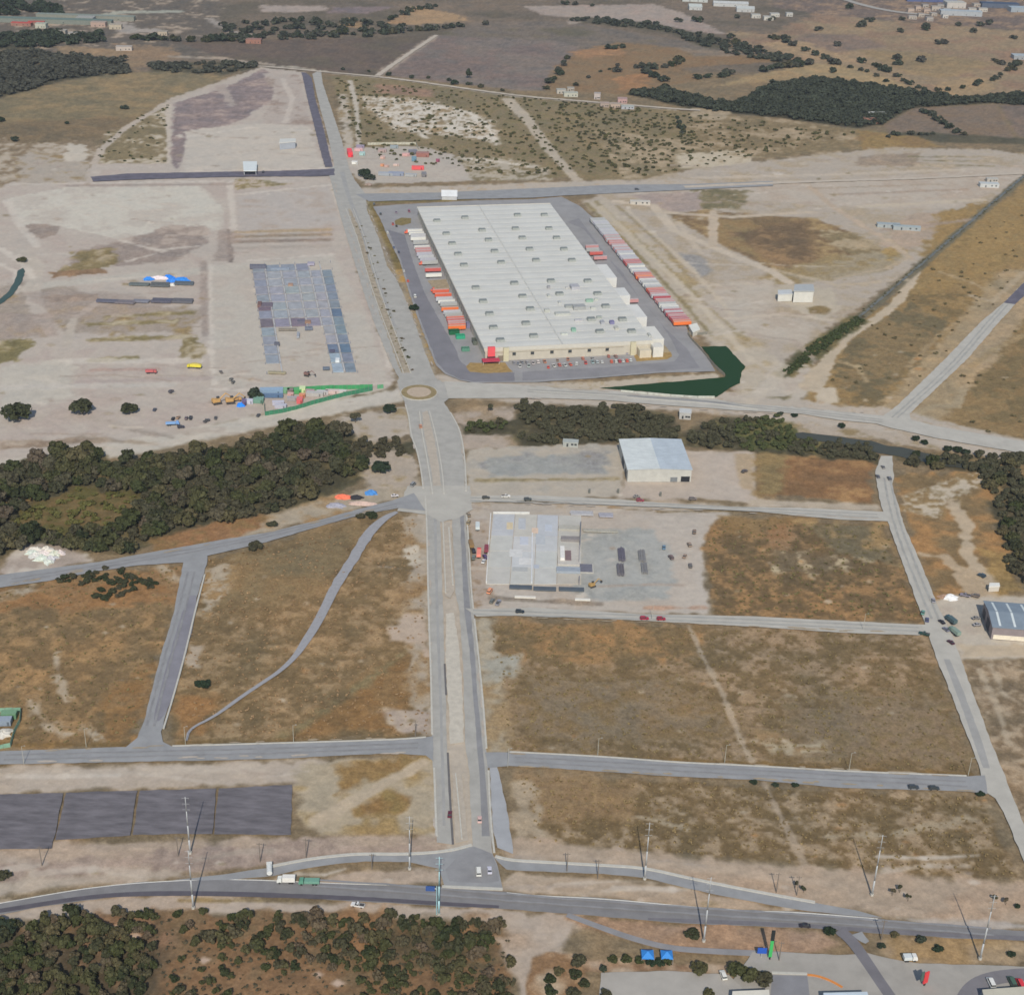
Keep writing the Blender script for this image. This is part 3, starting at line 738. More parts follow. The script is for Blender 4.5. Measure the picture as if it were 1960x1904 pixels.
# ---------------------------------------------------------------- roads and other laid surfaces
_layer = [0]
SPILL = ([], [])


def ragged(pts, step=4.0, amp=0.25):
    out = []
    n = len(pts)
    for i in range(n):
        a, b = pts[i], pts[(i + 1) % n]
        L = math.hypot(b[0] - a[0], b[1] - a[1])
        k = max(1, int(L / step))
        nx, ny = -(b[1] - a[1]) / (L + 1e-6), (b[0] - a[0]) / (L + 1e-6)
        for j in range(k):
            t = j / k
            w = amp * random.uniform(-1, 1) if j else 0
            out.append((a[0] + (b[0] - a[0]) * t + nx * w, a[1] + (b[1] - a[1]) * t + ny * w))
    return out


def smooth(pts, it=2):
    """round the corners of an open line"""
    for _ in range(it):
        q = [pts[0]]
        for a, b in zip(pts, pts[1:]):
            q.append((a[0] * .75 + b[0] * .25, a[1] * .75 + b[1] * .25))
            q.append((a[0] * .25 + b[0] * .75, a[1] * .25 + b[1] * .75))
        q.append(pts[-1])
        pts = q
    return pts


def sheet_world(name, pts, m, label=None, z=None, step=4.0, amp=0.25, kind='structure'):
    if z is None:
        _layer[0] += 1
        z = 0.03 + 0.0045 * _layer[0]
    pts = ragged(pts, step, amp) if amp else pts
    vs = [Vector((p[0], p[1], z)) for p in pts]
    tris = tessellate_polygon([[Vector((p[0], p[1], 0)) for p in pts]])
    fs = []
    for t in tris:
        a, b, c = (pts[i] for i in t)
        if (b[0] - a[0]) * (c[1] - a[1]) - (c[0] - a[0]) * (b[1] - a[1]) < 0:
            t = (t[0], t[2], t[1])
        fs.append(tuple(t))
    o = obj(name, mesh_from(name, vs, fs, m))
    return tag(o, label, None, kind=kind)


def sheet(name, poly, m, label=None, **k):
    return sheet_world(name, [G(*p) for p in poly], m, label, **k)


def ribbon_pts(line, widths):
    """ground outline of a line with given width(s) in metres"""
    pts = smooth([G(*p) for p in line], 2)
    n = len(pts)
    if not isinstance(widths, (list, tuple)):
        widths = [widths, widths]
    L, Rr = [], []
    for i, p in enumerate(pts):
        a, b = pts[max(0, i - 1)], pts[min(n - 1, i + 1)]
        d = math.hypot(b[0] - a[0], b[1] - a[1]) + 1e-6
        nx, ny = -(b[1] - a[1]) / d, (b[0] - a[0]) / d
        t = i / (n - 1) * (len(widths) - 1)
        k = min(int(t), len(widths) - 2)
        w = (widths[k] + (widths[k + 1] - widths[k]) * (t - k)) / 2
        L.append((p[0] + nx * w, p[1] + ny * w))
        Rr.append((p[0] - nx * w, p[1] - ny * w))
    return L + Rr[::-1]


def ribbon(name, line, w, m, label=None, **k):
    return sheet_world(name, ribbon_pts(line, w), m, label, **k)


def kerb(line, w=1.1, h=0.15, name='kerb', m=None):
    """a raised concrete strip along a line"""
    pts = ribbon_pts(line, w)
    k = len(pts) // 2
    mb = MB()
    for i in range(k - 1):
        a, b, c, d = pts[i], pts[i + 1], pts[-2 - i], pts[-1 - i]
        n = len(mb.v)
        for zz in (0.0, h + 0.02 * random.random() + 0.3):
            mb.v += [(a[0], a[1], zz), (b[0], b[1], zz), (c[0], c[1], zz), (d[0], d[1], zz)]
        mb.f += [(n + 7, n + 6, n + 5, n + 4), (n + 1, n + 5, n + 6, n + 2) if i == k - 2 else (n, n + 1, n + 5, n + 4),
                 (n, n + 4, n + 5, n + 1), (n + 3, n + 2, n + 6, n + 7)]
    o = obj(name, mb.mesh(name, m or M_KERB))
    return tag(o, None, None, kind='structure')


M_ROAD = mat('worn_asphalt', (154, 152, 149), .9, .10, .12)
M_ROAD2 = mat('pale_road', (166, 163, 158), .9, .08, .10)
M_ROADG = mat('grey_road', (136, 137, 141), .9, .10, .12)
M_HIGH = mat('highway_asphalt', (119, 118, 121), .85, .10, .15)
M_DARK = mat('fresh_asphalt', (93, 90, 102), .8, .2, .12)
M_YARD = mat('yard_concrete', (138, 137, 140), .85, .10, .06)
M_YARDD = mat('yard_asphalt', (116, 115, 122), .85, .10, .06)
M_KERB = mat('kerb_concrete', (174, 172, 167), .9, .08, .5)
M_PAD = mat('dark_pad', (100, 97, 103), .85, .26, .22, stretch=(.35, 1.4, 1))
M_GRAVEL = mat('grey_gravel', (142, 142, 148), 1.0, .08, .5)
M_DIRTL = mat('pale_earth', (172, 162, 151), 1.0, .08, .12)
M_LOT = mat('concrete_lot', (155, 151, 147), .9, .08, .1)
M_WHITE = mat('road_paint', (205, 203, 198), .7, .10, .8)


def roads():
    bl = (0, 2731)
    # highway along the foot and its northern ramps
    sheet('highway', [(-120, 1752), (0, 1729), (75, 1713), (161, 1699), (260, 1688), (400, 1681), (510, 1683), (644, 1689), (778, 1692), (840, 1696), (966, 1706), (1021, 1712), (1155, 1718), (1316, 1733), (1423, 1741), (1531, 1744), (1683, 1757), (1771, 1768), (1960, 1781), (2100, 1789),
                      (2100, 1808), (1960, 1799), (1852, 1796), (1704, 1788), (1581, 1778), (1531, 1775), (1343, 1768), (1262, 1763), (1155, 1754), (1021, 1744), (961, 1739), (845, 1734), (698, 1725), (510, 1716), (375, 1713), (241, 1714), (161, 1723), (60, 1738), (0, 1750), (-120, 1775)], M_HIGH, 'grey two way highway asphalt', amp=.3)
    ribbon('highway_lane', [(-60, 1752), (60, 1733), (161, 1717), (250, 1710), (375, 1709), (510, 1712), (698, 1719), (845, 1729), (955, 1735)], [2.2, 2.6, 2.4, 2.8, 2.8, 2.4, 2.2, 1.6], mat('new_overlay', (84, 81, 89), .8, .12, .2), 'dark fresh asphalt lane along the highway edge')
    ribbon('highway_lane', [(1240, 1758), (1343, 1763), (1531, 1770), (1704, 1783), (1852, 1790), (1990, 1797)], [1.0, 2.2, 2.2, 2.4, 2.6, 2.6], mat('mid_overlay', (108, 106, 112), .8, .12, .2), 'darker lane along the highway edge')
    ribbon('painted_line', [(-60, 1739), (75, 1714.5), (161, 1700), (260, 1689), (400, 1682), (510, 1684), (644, 1690.5), (778, 1694)], .45, M_WHITE, amp=0)
    ribbon('painted_line', [(970, 1708), (1021, 1713.4), (1155, 1719.4), (1316, 1734.4), (1423, 1742.4), (1531, 1745.6), (1680, 1758)], .5, M_WHITE, amp=0)
    sheet('service_road', [(330, 1684), (420, 1674), (510, 1661), (590, 1645), (660, 1637), (700, 1635), (781, 1636), (860, 1630), (905, 1618), (925, 1610), (943, 1634), (952, 1655), (956, 1672), (962, 1700), (900, 1698), (850, 1694), (846, 1680), (840, 1662), (781, 1649), (700, 1648), (644, 1653), (577, 1663), (524, 1676), (430, 1684)], M_ROADG, 'grey ramp between highway and boulevard', amp=.2)
    sheet('junction', [(880, 1635), (915, 1616), (942, 1634), (952, 1660), (955, 1686), (925, 1690), (860, 1686), (852, 1664)], mat('dark_junction', (130, 130, 134), .85, .12, .1), 'dark worn asphalt at the boulevard mouth', amp=.3)
    sheet('service_road', [(945, 1640), (975, 1647), (1021, 1650), (1155, 1657), (1235, 1662), (1316, 1681), (1423, 1703), (1531, 1722), (1640, 1742), (1690, 1756), (1640, 1753), (1531, 1741), (1423, 1722), (1316, 1700), (1235, 1680), (1155, 1672), (1021, 1667), (970, 1664)], M_ROADG, 'grey ramp east of the boulevard mouth', amp=.2)
    kerb([(510, 1660), (590, 1644), (660, 1636), (700, 1634), (781, 1635), (860, 1629), (903, 1617)], 1.3)
    kerb([(948, 1639), (975, 1646), (1021, 1649), (1155, 1656), (1235, 1661), (1316, 1680), (1423, 1702), (1560, 1727)], 1.3)
    kerb([(846, 1697), (900, 1699.5), (962, 1702)], 1.4)
    # boulevard, south half
    sheet('boulevard', [(808, 935), (812, 948), (816, 980), (819, 1160), (824, 1294), (827, 1428), (829, 1475), (833, 1582), (836, 1612), (866, 1616), (862, 1540), (858, 1475), (856, 1428), (851, 1267), (848, 1160), (843, 1000), (845, 960), (862, 960), (864, 980), (868, 1053), (871, 1133), (880, 1173), (886, 1267), (888, 1348), (891, 1428), (898, 1475), (902, 1582), (905, 1619), (943, 1634), (939, 1582), (934, 1475), (930, 1428), (923, 1348), (915, 1267), (907, 1173), (900, 1133), (896, 1053), (891, 980), (889, 945)], M_ROAD, 'pale dusty boulevard carriageways', amp=.25)
    ribbon('wheel_track', [(884, 975), (887, 1053), (892, 1133), (895, 1173), (903, 1240), (909, 1321), (918, 1428), (923, 1475), (926, 1528), (930, 1600)], [2.6, 2.4, 2.8, 3.4, 2.6, 2.2, 2.6, 2.6, 3.0, 3.6], mat('track_wear', (127, 127, 131), .85, .10, .1), 'dark worn wheel lane of the boulevard', amp=.3)
    ribbon('wheel_track', [(833, 985), (836, 1160), (842, 1294), (846, 1428), (850, 1580)], [1.6, 1.4, 1.2], mat('track_wear2', (146, 145, 145), .85, .08, .1), amp=.2)
    for a in ([(856, 1000), (858, 1080), (862, 1130)], [(851, 1270), (854, 1330)], [(857, 1440), (862, 1540), (867, 1616)]):
        ribbon('drain_channel', a, 1.0, mat('drain_dark', (98, 96, 98), .9, .1, .5), 'dark open drain in the median', amp=.1)
    sheet('median_strip', [(845, 1000), (862, 1000), (868, 1080), (870, 1130), (862, 1145), (852, 1140), (849, 1080)], mat('median_earth', (164, 155, 145), 1, .1, .3), 'bare earth median', amp=.3)
    sheet('median_strip', [(853, 1175), (868, 1172), (878, 1230), (884, 1300), (888, 1420), (862, 1424), (857, 1330), (853, 1260)], mat('median_pale', (176, 170, 161), 1, .1, .3), 'pale stony median', amp=.4)
    sheet('median_strip', [(866, 1480), (884, 1480), (892, 1560), (897, 1608), (872, 1614), (868, 1560)], mat('median_earth', (164, 155, 145), 1, .1, .3), 'bare earth median', amp=.3)
    kerb([(848, 1000), (851, 1080), (853, 1135)], .7)
    kerb([(859, 1010), (864, 1080), (867, 1120)], .8)
    kerb([(872, 1480), (878, 1540), (884, 1606)], .6)
    kerb([(814, 950), (817, 1000), (820, 1160), (825, 1294), (827, 1405)], .9)
    kerb([(831, 1470), (834, 1560), (836, 1600)], .9)
    kerb([(893, 985), (898, 1053), (902, 1133), (906, 1165)], .9)
    kerb([(908, 1185), (917, 1267), (925, 1348), (931, 1432)], .9)
    kerb([(935, 1475), (937, 1530), (941, 1590), (946, 1632)], .9)
    sheet('service_lane', [(937, 1467), (951, 1467), (966, 1528), (978, 1598), (982, 1634), (952, 1622), (944, 1592), (940, 1528)], mat('bluish_slab', (150, 152, 158), .85, .08, .1), 'bluish grey concrete service lane beside the boulevard', amp=.3)
    # boulevard, roundabout to the crossing
    sheet('boulevard', [(760, 730), (768, 755), (774, 768), (781, 794), (785, 835), (797, 861), (803, 888), (808, 915), (811, 940), (889, 946), (890, 915), (886, 861), (880, 825), (865, 794), (850, 770), (860, 762), (868, 735), (846, 731), (832, 722), (800, 716), (770, 716)], M_ROAD, 'pale boulevard at the roundabout', amp=.3)
    sheet('median_strip', [(808, 790), (818, 786), (832, 840), (842, 905), (846, 950), (832, 948), (822, 880), (812, 830)], mat('median_earth', (164, 155, 145), 1, .1, .3), 'bare earth median', amp=.3)
    kerb([(803, 788), (808, 830), (818, 880), (828, 945)], .8)
    kerb([(822, 788), (836, 840), (847, 905), (850, 945)], .8)
    kerb([(776, 775), (783, 800), (787, 835), (798, 862), (806, 900), (810, 935)], .9)
    kerb([(862, 790), (880, 822), (888, 861), (892, 915), (892, 940)], .9)
    sheet('dirt_apron', [(780, 930), (900, 930), (905, 975), (880, 990), (846, 1000), (818, 985), (760, 978), (770, 955)], mat('dusty_apron', (164, 161, 156), .95, .07, .1), 'dusty junction of boulevard and creek road', amp=.5)
    # boulevard, north half
    sheet('boulevard', [(764, 724), (750, 700), (738, 672), (717, 620), (698, 567), (682, 513), (664, 456), (648, 402), (634, 349), (626, 325), (640, 318), (628, 262), (612, 205), (600, 152), (598, 142), (614, 134), (618, 161), (636, 214), (654, 268), (668, 322), (679, 345), (700, 372), (702, 402), (725, 456), (741, 510), (756, 530), (774, 567), (795, 620), (813, 674), (836, 728)], M_ROAD, 'pale boulevard running north', amp=.3)
    ml = [(668, 400), (690, 455), (705, 510), (722, 566), (742, 620), (765, 680), (778, 714)]
    ribbon('median_strip', ml, [2, 5, 6, 6, 7, 8, 7], mat('median_shrubs', (148, 138, 124), 1, .25, .25), 'stony planted median of the boulevard', amp=1.0)
    kerb([(x - 6, y) for x, y in ml], .6)
    kerb([(x + 8, y) for x, y in ml], .6)
    ribbon('wheel_track', [(655, 330), (668, 380), (690, 430), (712, 510), (733, 567), (756, 625)], [5, 4, 3, 3, 2], mat('track_wear2', (146, 145, 145), .85, .08, .1), amp=.3)
    sheet('new_carriageway', [(577, 139), (586, 140), (597, 150), (603, 188), (618, 241), (631, 295), (637, 320), (622, 320), (615, 295), (601, 241), (588, 188)], M_DARK, 'fresh dark asphalt carriageway', amp=.5)
    sheet('new_road', [(173, 339), (245, 332.5), (440, 329), (520, 328), (625, 324), (640, 323), (640, 336), (600, 338), (520, 338), (440, 339), (245, 344.5), (178, 348)], M_DARK, 'fresh dark asphalt cross road', amp=.6)
    # north road and yard of the distribution centre
    sheet('north_road', [(680, 372), (698, 371), (840, 369), (1021, 361), (1182, 354), (1316, 353), (1480, 347), (1480, 356), (1316, 364), (1182, 370), (1075, 375), (1021, 379), (860, 382), (706, 386)], M_ROADG, 'grey road behind the distribution centre', amp=.4)
    ribbon('dirt_road', [(1310, 358), (1440, 352), (1600, 346), (1760, 342), (1960, 332)], [8, 8, 7, 6], M_DIRTL, 'pale earth road', amp=.8)
    sheet('yard', [(714, 396), (760, 392), (915, 384), (1021, 382), (1075, 377), (1110, 395), (1150, 430), (1180, 462), (1215, 505), (1250, 550), (1285, 590), (1313, 622), (1318, 644), (1343, 666), (1369, 711), (1262, 714), (1128, 725), (1021, 732), (907, 733), (880, 728), (852, 716), (835, 700), (815, 650), (800, 610), (783, 560), (765, 500), (745, 460), (728, 420)], M_YARD, 'grey paved yard around the distribution centre', amp=.3)
    sheet('yard_lane', [(742, 440), (775, 450), (790, 500), (812, 560), (845, 620), (872, 668), (880, 690), (900, 708), (985, 714), (985, 730), (907, 731), (880, 726), (852, 712), (836, 694), (817, 645), (802, 605), (785, 555), (767, 497)], M_YARDD, 'dark asphalt truck lane west of the distribution centre', amp=.4)
    sheet('yard_lane', [(1085, 425), (1108, 418), (1150, 475), (1190, 530), (1240, 590), (1275, 630), (1315, 668), (1340, 705), (1262, 711), (1128, 722), (1000, 729), (1000, 712), (1180, 702), (1290, 692), (1300, 680), (1285, 650), (1255, 605), (1225, 572), (1190, 520), (1150, 480), (1118, 440)], mat('yard_asphalt2', (126, 125, 130), .85, .1, .06), 'dark asphalt truck lane east of the distribution centre', amp=.4)
    dry = mat('dry_lawn', (146, 122, 80), 1, .2, .3)
    sheet('verge', tl(1350, 720, [(1080, 1780), (1120, 1740), (1280, 1745), (1480, 1740), (1520, 1800), (1560, 1835), (1300, 1850), (1120, 1835)], .1878), dry, 'dry yellow lawn island by the office entrance', amp=.4)
    sheet('verge', tl(1900, 720, [(1040, 1330), (1130, 1320), (1340, 1310), (1350, 1345), (1310, 1368), (1060, 1385)], .2344), dry, 'dry yellow lawn at the parking end', amp=.4)
    sheet('verge', tl(1900, 720, [(1200, 1255), (1290, 1255), (1340, 1310), (1200, 1320)], .2344), mat('dry_lawn2', (150, 136, 112), 1, .2, .3), amp=.4)
    sheet('verge', tl(1350, 720, [(690, 905), (880, 890), (920, 1000), (760, 1012)], .1878), mat('bare_lot', (146, 132, 112), 1, .2, .3), 'bare brown lot between dock trailers', amp=.4)
    sheet('verge', tl(1350, 720, [(360, 290), (420, 265), (520, 270), (520, 320), (430, 345), (360, 335)], .1878), mat('shrub_verge', (118, 106, 70), 1, .2, .3), amp=.6)
    # road east of the roundabout and its branches
    sheet('collector_road', [(850, 730), (1021, 738), (1101, 745), (1182, 749), (1262, 758), (1369, 764), (1423, 774), (1517, 778), (1610, 788), (1691, 796), (1718, 776), (1806, 690), (1879, 615), (1921, 580), (1960, 541), (2060, 440), (2075, 460), (1960, 567), (1943, 583), (1905, 625), (1852, 687), (1795, 741), (1741, 792), (1744, 804), (1798, 817), (1960, 845), (2100, 875), (2100, 900), (1960, 868), (1798, 840), (1704, 819), (1677, 811), (1610, 805), (1531, 792), (1400, 785), (1262, 775), (1155, 766), (1021, 762), (859, 763)], M_ROAD2, 'pale concrete road east of the roundabout', amp=.3)
    sheet('new_road', [(1921, 580), (1960, 541), (2060, 440), (2075, 460), (1960, 567), (1943, 583)], M_DARK, 'fresh dark asphalt at the end of the diagonal road', amp=.3)
    kerb([(1021, 750), (1155, 757), (1262, 766), (1369, 773), (1450, 784)], .7)
    ribbon('wheel_track', [(1200, 758), (1300, 764), (1360, 769), (1420, 777)], [1, 3, 1], mat('track_wear', (127, 127, 131), .85, .10, .1), amp=.4)
    sheet('east_road', [(1686, 873), (1708, 873), (1711, 915), (1707, 930), (1720, 967), (1728, 999), (1763, 1080), (1795, 1160), (1822, 1214), (1841, 1267), (1870, 1348), (1900, 1429), (1919, 1474), (1932, 1509), (1951, 1555), (1985, 1640), (2000, 1690), (1975, 1690), (1954, 1635), (1921, 1555), (1905, 1528), (1879, 1509), (1876, 1474), (1860, 1429), (1828, 1348), (1795, 1267), (1777, 1214), (1758, 1160), (1728, 1080), (1699, 999), (1686, 967), (1677, 919), (1675, 905)], M_ROAD2, 'pale road curving down the east side', amp=.3)
    ribbon('wheel_track', [(1812, 1262), (1845, 1345), (1872, 1420), (1888, 1470)], [3, 4, 4, 3], mat('track_wear2', (146, 145, 145), .85, .08, .1), amp=.3)
    sheet('cross_street', [(890, 1164), (907, 1166), (1021, 1163), (1235, 1176), (1367, 1178), (1450, 1180), (1584, 1187), (1745, 1195), (1790, 1196), (1790, 1216), (1758, 1216), (1610, 1211), (1450, 1200), (1262, 1190), (1021, 1178), (912, 1180)], M_ROAD2, 'pale cross street south of the building site', amp=.2)
    sheet('cross_street', [(885, 950), (1021, 948), (1182, 956), (1364, 970), (1531, 972), (1677, 979), (1700, 980), (1700, 998), (1610, 995), (1531, 988), (1445, 979), (1262, 971), (1021, 959), (895, 962)], M_ROAD2, 'pale cross street north of the building site', amp=.2)
    sheet('cross_street', [(928, 1440), (975, 1440), (1021, 1441), (1155, 1449), (1289, 1460), (1450, 1467), (1610, 1477), (1852, 1486), (1885, 1484), (1890, 1520), (1852, 1515), (1610, 1508), (1450, 1493), (1289, 1486), (1155, 1477), (1021, 1468), (975, 1466), (934, 1470)], M_ROADG, 'grey cross street between the southern grass blocks', amp=.2)
    kerb([(975, 1439), (1155, 1448), (1289, 1459), (1450, 1466), (1610, 1476), (1850, 1485)], .7)
    sheet('west_street', [(-120, 1441), (0, 1438), (121, 1434), (241, 1430), (263, 1412), (276, 1380), (306, 1259), (332, 1176), (351, 1077), (268, 1082), (188, 1093), (94, 1112), (0, 1125), (-120, 1145), (-120, 1122), (0, 1101), (80, 1090), (188, 1076), (268, 1061), (349, 1047), (440, 1031), (510, 1020), (618, 994), (685, 975), (752, 958), (792, 944), (815, 978), (762, 973), (685, 987), (618, 1006), (510, 1038), (440, 1054), (397, 1064), (397, 1074), (386, 1112), (367, 1176), (349, 1254), (327, 1337), (308, 1401), (312, 1420), (330, 1429), (510, 1424), (752, 1417), (829, 1409), (830, 1458), (815, 1446), (760, 1442), (671, 1445), (510, 1453), (214, 1459), (0, 1463), (-120, 1465)], M_ROADG, 'grey streets of the western block', amp=.25)
    ribbon('wheel_track', [(370, 1140), (352, 1210), (330, 1290), (312, 1350), (300, 1380)], [3, 8, 8, 6, 2], mat('track_dark', (122, 121, 130), .85, .1, .1), 'darker asphalt stretch of the western diagonal street', amp=.4)
    kerb([(392, 1100), (372, 1176), (354, 1254), (331, 1337), (313, 1395)], .9)
    kerb([(330, 1428), (510, 1423), (752, 1416), (815, 1411)], .7)
    # gravel path through the western field
    ribbon('gravel_path', [(760, 980), (735, 992), (705, 1020), (677, 1069), (640, 1125), (625, 1158), (603, 1200), (585, 1227), (567, 1255), (537, 1284), (505, 1305), (460, 1335), (410, 1372), (362, 1395), (357, 1418)], [2, 4.5, 6.5, 6.2, 5.8, 5.2, 5, 4.6, 3.2, 2.4, 2.2, 2.2, 1.6, 1.3, .8], M_GRAVEL, 'grey gravel drainage path', amp=.5, step=3)
    # four dark pads
    for k, pl in enumerate(([(-70, 1522), (121, 1518), (99, 1624), (-90, 1628)], [(127, 1517), (263, 1513), (249, 1599), (106, 1608)], [(268, 1513), (414, 1509), (406, 1596), (254, 1598)], [(419, 1509), (559, 1502), (557, 1598), (410, 1597)])):
        sheet('asphalt_pad', pl, M_PAD, ('westernmost dark bare asphalt pad', 'second dark asphalt pad from the west', 'third dark asphalt pad, beside the steel pole', 'easternmost dark asphalt pad')[k], amp=.3)
    # right foot: frontage road, filling station yard, ring ramp
    ribbon('frontage_road', [(1085, 1751), (1155, 1777), (1209, 1796), (1276, 1814), (1343, 1820), (1477, 1826), (1531, 1830)], [2.6, 3, 3, 3.2, 3.4], mat('frontage_asphalt', (130, 129, 133), .85, .1, .15), 'grey frontage road south of the highway')
    sheet('forecourt', [(1440, 1822), (1530, 1824), (1600, 1828), (1660, 1824), (1720, 1838), (1760, 1844), (1990, 1850), (2010, 1990), (1380, 1990), (1400, 1880)], mat('forecourt_concrete', (148, 144, 140), .9, .09, .1), 'dusty grey forecourt of the filling station', amp=.3)
    sheet('parking_lot', [(1150, 1862), (1280, 1858), (1395, 1866), (1420, 1890), (1400, 1990), (1140, 1990)], M_LOT, 'plain grey parking lot', amp=.3)
    sheet('parking_bay', [(1477, 1866), (1545, 1868), (1560, 1990), (1470, 1990)], mat('bay_asphalt', (124, 124, 130), .85, .1, .1), 'dark asphalt bay of the filling station', amp=.1)
    kerb([(1477, 1862), (1545, 1864)], 1.2)
    ribbon('access_road', [(1606, 1780), (1630, 1800), (1655, 1835), (1685, 1880), (1720, 1930)], [5.5, 5, 4.6, 4.6], mat('access_asphalt', (108, 106, 112), .85, .1, .1), 'dark diagonal access road at the filling station')
    ribbon('access_road', [(1660, 1804), (1648, 1795), (1640, 1786)], [2, 4, 5], M_ROADG, amp=.2)
    ribbon('ring_ramp', [(2010, 1864), (1940, 1866), (1890, 1874), (1858, 1892), (1838, 1930)], [6.5, 6.5, 6.5], mat('ramp_asphalt', (112, 110, 116), .85, .1, .1), 'dark curved ramp at the filling station')
    kerb([(1545, 1866), (1565, 1868), (1592, 1878), (1612, 1890)], 1.0, m=mat('orange_kerb', (196, 126, 66), .8, .1, .5))
    # wheel lanes on the dusty streets and earth spilt over the edges
    lane = mat('lane_wear', (150, 149, 147), .9, .12, .15)
    for ln in ([(905, 1172), (1235, 1182), (1450, 1190), (1760, 1205)], [(900, 956), (1182, 964), (1450, 976), (1680, 988)], [(1010, 748), (1180, 757), (1369, 770), (1600, 795), (1690, 806)], [(1712, 800), (1820, 705), (1890, 622), (1925, 583)], [(1698, 915), (1712, 990), (1745, 1080), (1790, 1185)]):
        for o_ in (-1.9, 1.9):
            gp = [G(*q) for q in ln]
            gp = [(a, b + o_) for a, b in gp] if abs(gp[0][0] - gp[-1][0]) > abs(gp[0][1] - gp[-1][1]) else [(a + o_, b) for a, b in gp]
            ribbon('wheel_track', [P(*q) for q in gp], 1.3, lane, amp=.35)
    lane2 = mat('lane_wear_grey', (128, 128, 132), .9, .12, .15)
    for ln in ([(985, 1454), (1155, 1463), (1450, 1480), (1850, 1501)], [(10, 1450), (240, 1444), (520, 1438), (800, 1427)], [(20, 1112), (200, 1083), (440, 1042), (620, 1000), (760, 967)], [(366, 1095), (345, 1180), (318, 1270), (288, 1390)], [(600, 1690), (780, 1702), (1021, 1722), (1316, 1743), (1600, 1761), (1900, 1784)]):
        for o_ in (-1.8, 1.8):
            gp = [G(*q) for q in ln]
            gp = [(a, b + o_) for a, b in gp] if abs(gp[0][0] - gp[-1][0]) > abs(gp[0][1] - gp[-1][1]) else [(a + o_, b) for a, b in gp]
            ribbon('wheel_track', [P(*q) for q in gp], 1.1, lane2, amp=.35)
    sp_ = [mat('spilt_earth', (164, 155, 147), 1, .08, .3), mat('spilt_earth_tan', (150, 136, 118), 1, .1, .3)]
    q = random.Random(6)
    for ln, kk in (([(818, 990), (827, 1400)], 0), ([(905, 1175), (930, 1440)], 0), ([(829, 1470), (836, 1600)], 0), ([(930, 1178), (1760, 1213)], 1), ([(930, 961), (1690, 993)], 0), ([(985, 1467), (1850, 1514)], 1), ([(985, 1442), (1850, 1486)], 1), ([(20, 1438), (820, 1411)], 1), ([(20, 1460), (800, 1441)], 0), ([(20, 1120), (740, 972)], 1), ([(1000, 762), (1560, 798)], 0), ([(1000, 738), (1680, 793)], 0), ([(640, 350), (755, 715)], 0), ([(700, 390), (838, 725)], 0), ([(786, 830), (812, 930)], 0), ([(884, 840), (892, 930)], 0)):
        a, b = G(*ln[0]), G(*ln[1])
        L = math.hypot(b[0] - a[0], b[1] - a[1])
        n = int(L / 12) + 1
        for _ in range(n):
            t = q.random()
            cx_, cy_ = a[0] + (b[0] - a[0]) * t + q.uniform(-.8, .8), a[1] + (b[1] - a[1]) * t + q.uniform(-.8, .8)
            al = math.atan2(b[1] - a[1], b[0] - a[0])
            rl, rw = q.uniform(1.5, 5), q.uniform(.3, .8)
            pts = []
            for j in range(14):
                th = 2 * math.pi * j / 14
                ex, ey = rl * math.cos(th) * q.uniform(.7, 1.1), rw * math.sin(th) * q.uniform(.6, 1.2)
                pts.append((cx_ + ex * math.cos(al) - ey * math.sin(al), cy_ + ex * math.sin(al) + ey * math.cos(al)))
            SPILL[kk].append(pts)
    for kk in (0, 1):
        v, f = [], []
        for k, pts in enumerate(SPILL[kk]):
            z = .03 + .0045 * (_layer[0] + 2 + kk) + .0015 * (k % 40)
            n = len(v)
            v += [(x, y, z) for x, y in pts]
            f.append(tuple(range(n, n + len(pts))))
        tag(obj('spilt_earth', mesh_from('spilt_earth', v, f, sp_[kk])), 'pale earth spilt over the road edges' if kk == 0 else 'tan earth and dry grass lapping over the road edges', kind='structure')
    # roundabout island
    c = G(802, 752)
    ring = [(c[0] + 12.6 * math.cos(t), c[1] + 13.0 * math.sin(t)) for t in np.linspace(0, 2 * math.pi, 48, endpoint=False)]
    disc = [(c[0] + 8.6 * math.cos(t), c[1] + 8.8 * math.sin(t)) for t in np.linspace(0, 2 * math.pi, 48, endpoint=False)]
    edge = [(c[0] + 13.2 * math.cos(t), c[1] + 13.6 * math.sin(t)) for t in np.linspace(0, 2 * math.pi, 48, endpoint=False)]
    mb = MB().prism(edge, 0, .55)
    tag(obj('roundabout_kerb', mb.mesh('roundabout_kerb', M_KERB)), 'pale kerb ring', kind='structure')
    tag(obj('roundabout_island', MB().prism(ring, 0.1, .7).mesh('roundabout_island', mat('island_grass', (132, 118, 88), 1, .2, .5))), 'dry grass ring of the roundabout island', kind='structure')
    tag(obj('roundabout_bed', MB().prism(disc, 0.1, .82).mesh('roundabout_bed', mat('island_earth', (168, 153, 138), 1, .08, .5))), 'bare earth centre of the roundabout island', kind='structure')
    # water
    wat = bpy.data.materials.new('pond_water')
    wat.use_nodes = True
    b = wat.node_tree.nodes['Principled BSDF']
    b.inputs['Base Color'].default_value = (*alb((34, 60, 36)), 1)
    b.inputs['Roughness'].default_value = 0.5
    b.inputs['Specular IOR Level'].default_value = .03
    sheet('pond_water', tl(1900, 720, [(1590, 1262), (1790, 1258), (1950, 1425), (1915, 1480), (1905, 1560), (1820, 1600), (1715, 1672), (1620, 1678), (1440, 1662), (1200, 1636), (1000, 1618), (760, 1600), (1100, 1570), (1520, 1535), (1780, 1512), (1790, 1490), (1700, 1400)], .2344), wat, 'dark green water of the bent retention basin', amp=.5, z=.02)
    wat2 = mat('creek_water', (66, 68, 62), .5, .1, .05, spec=.2)
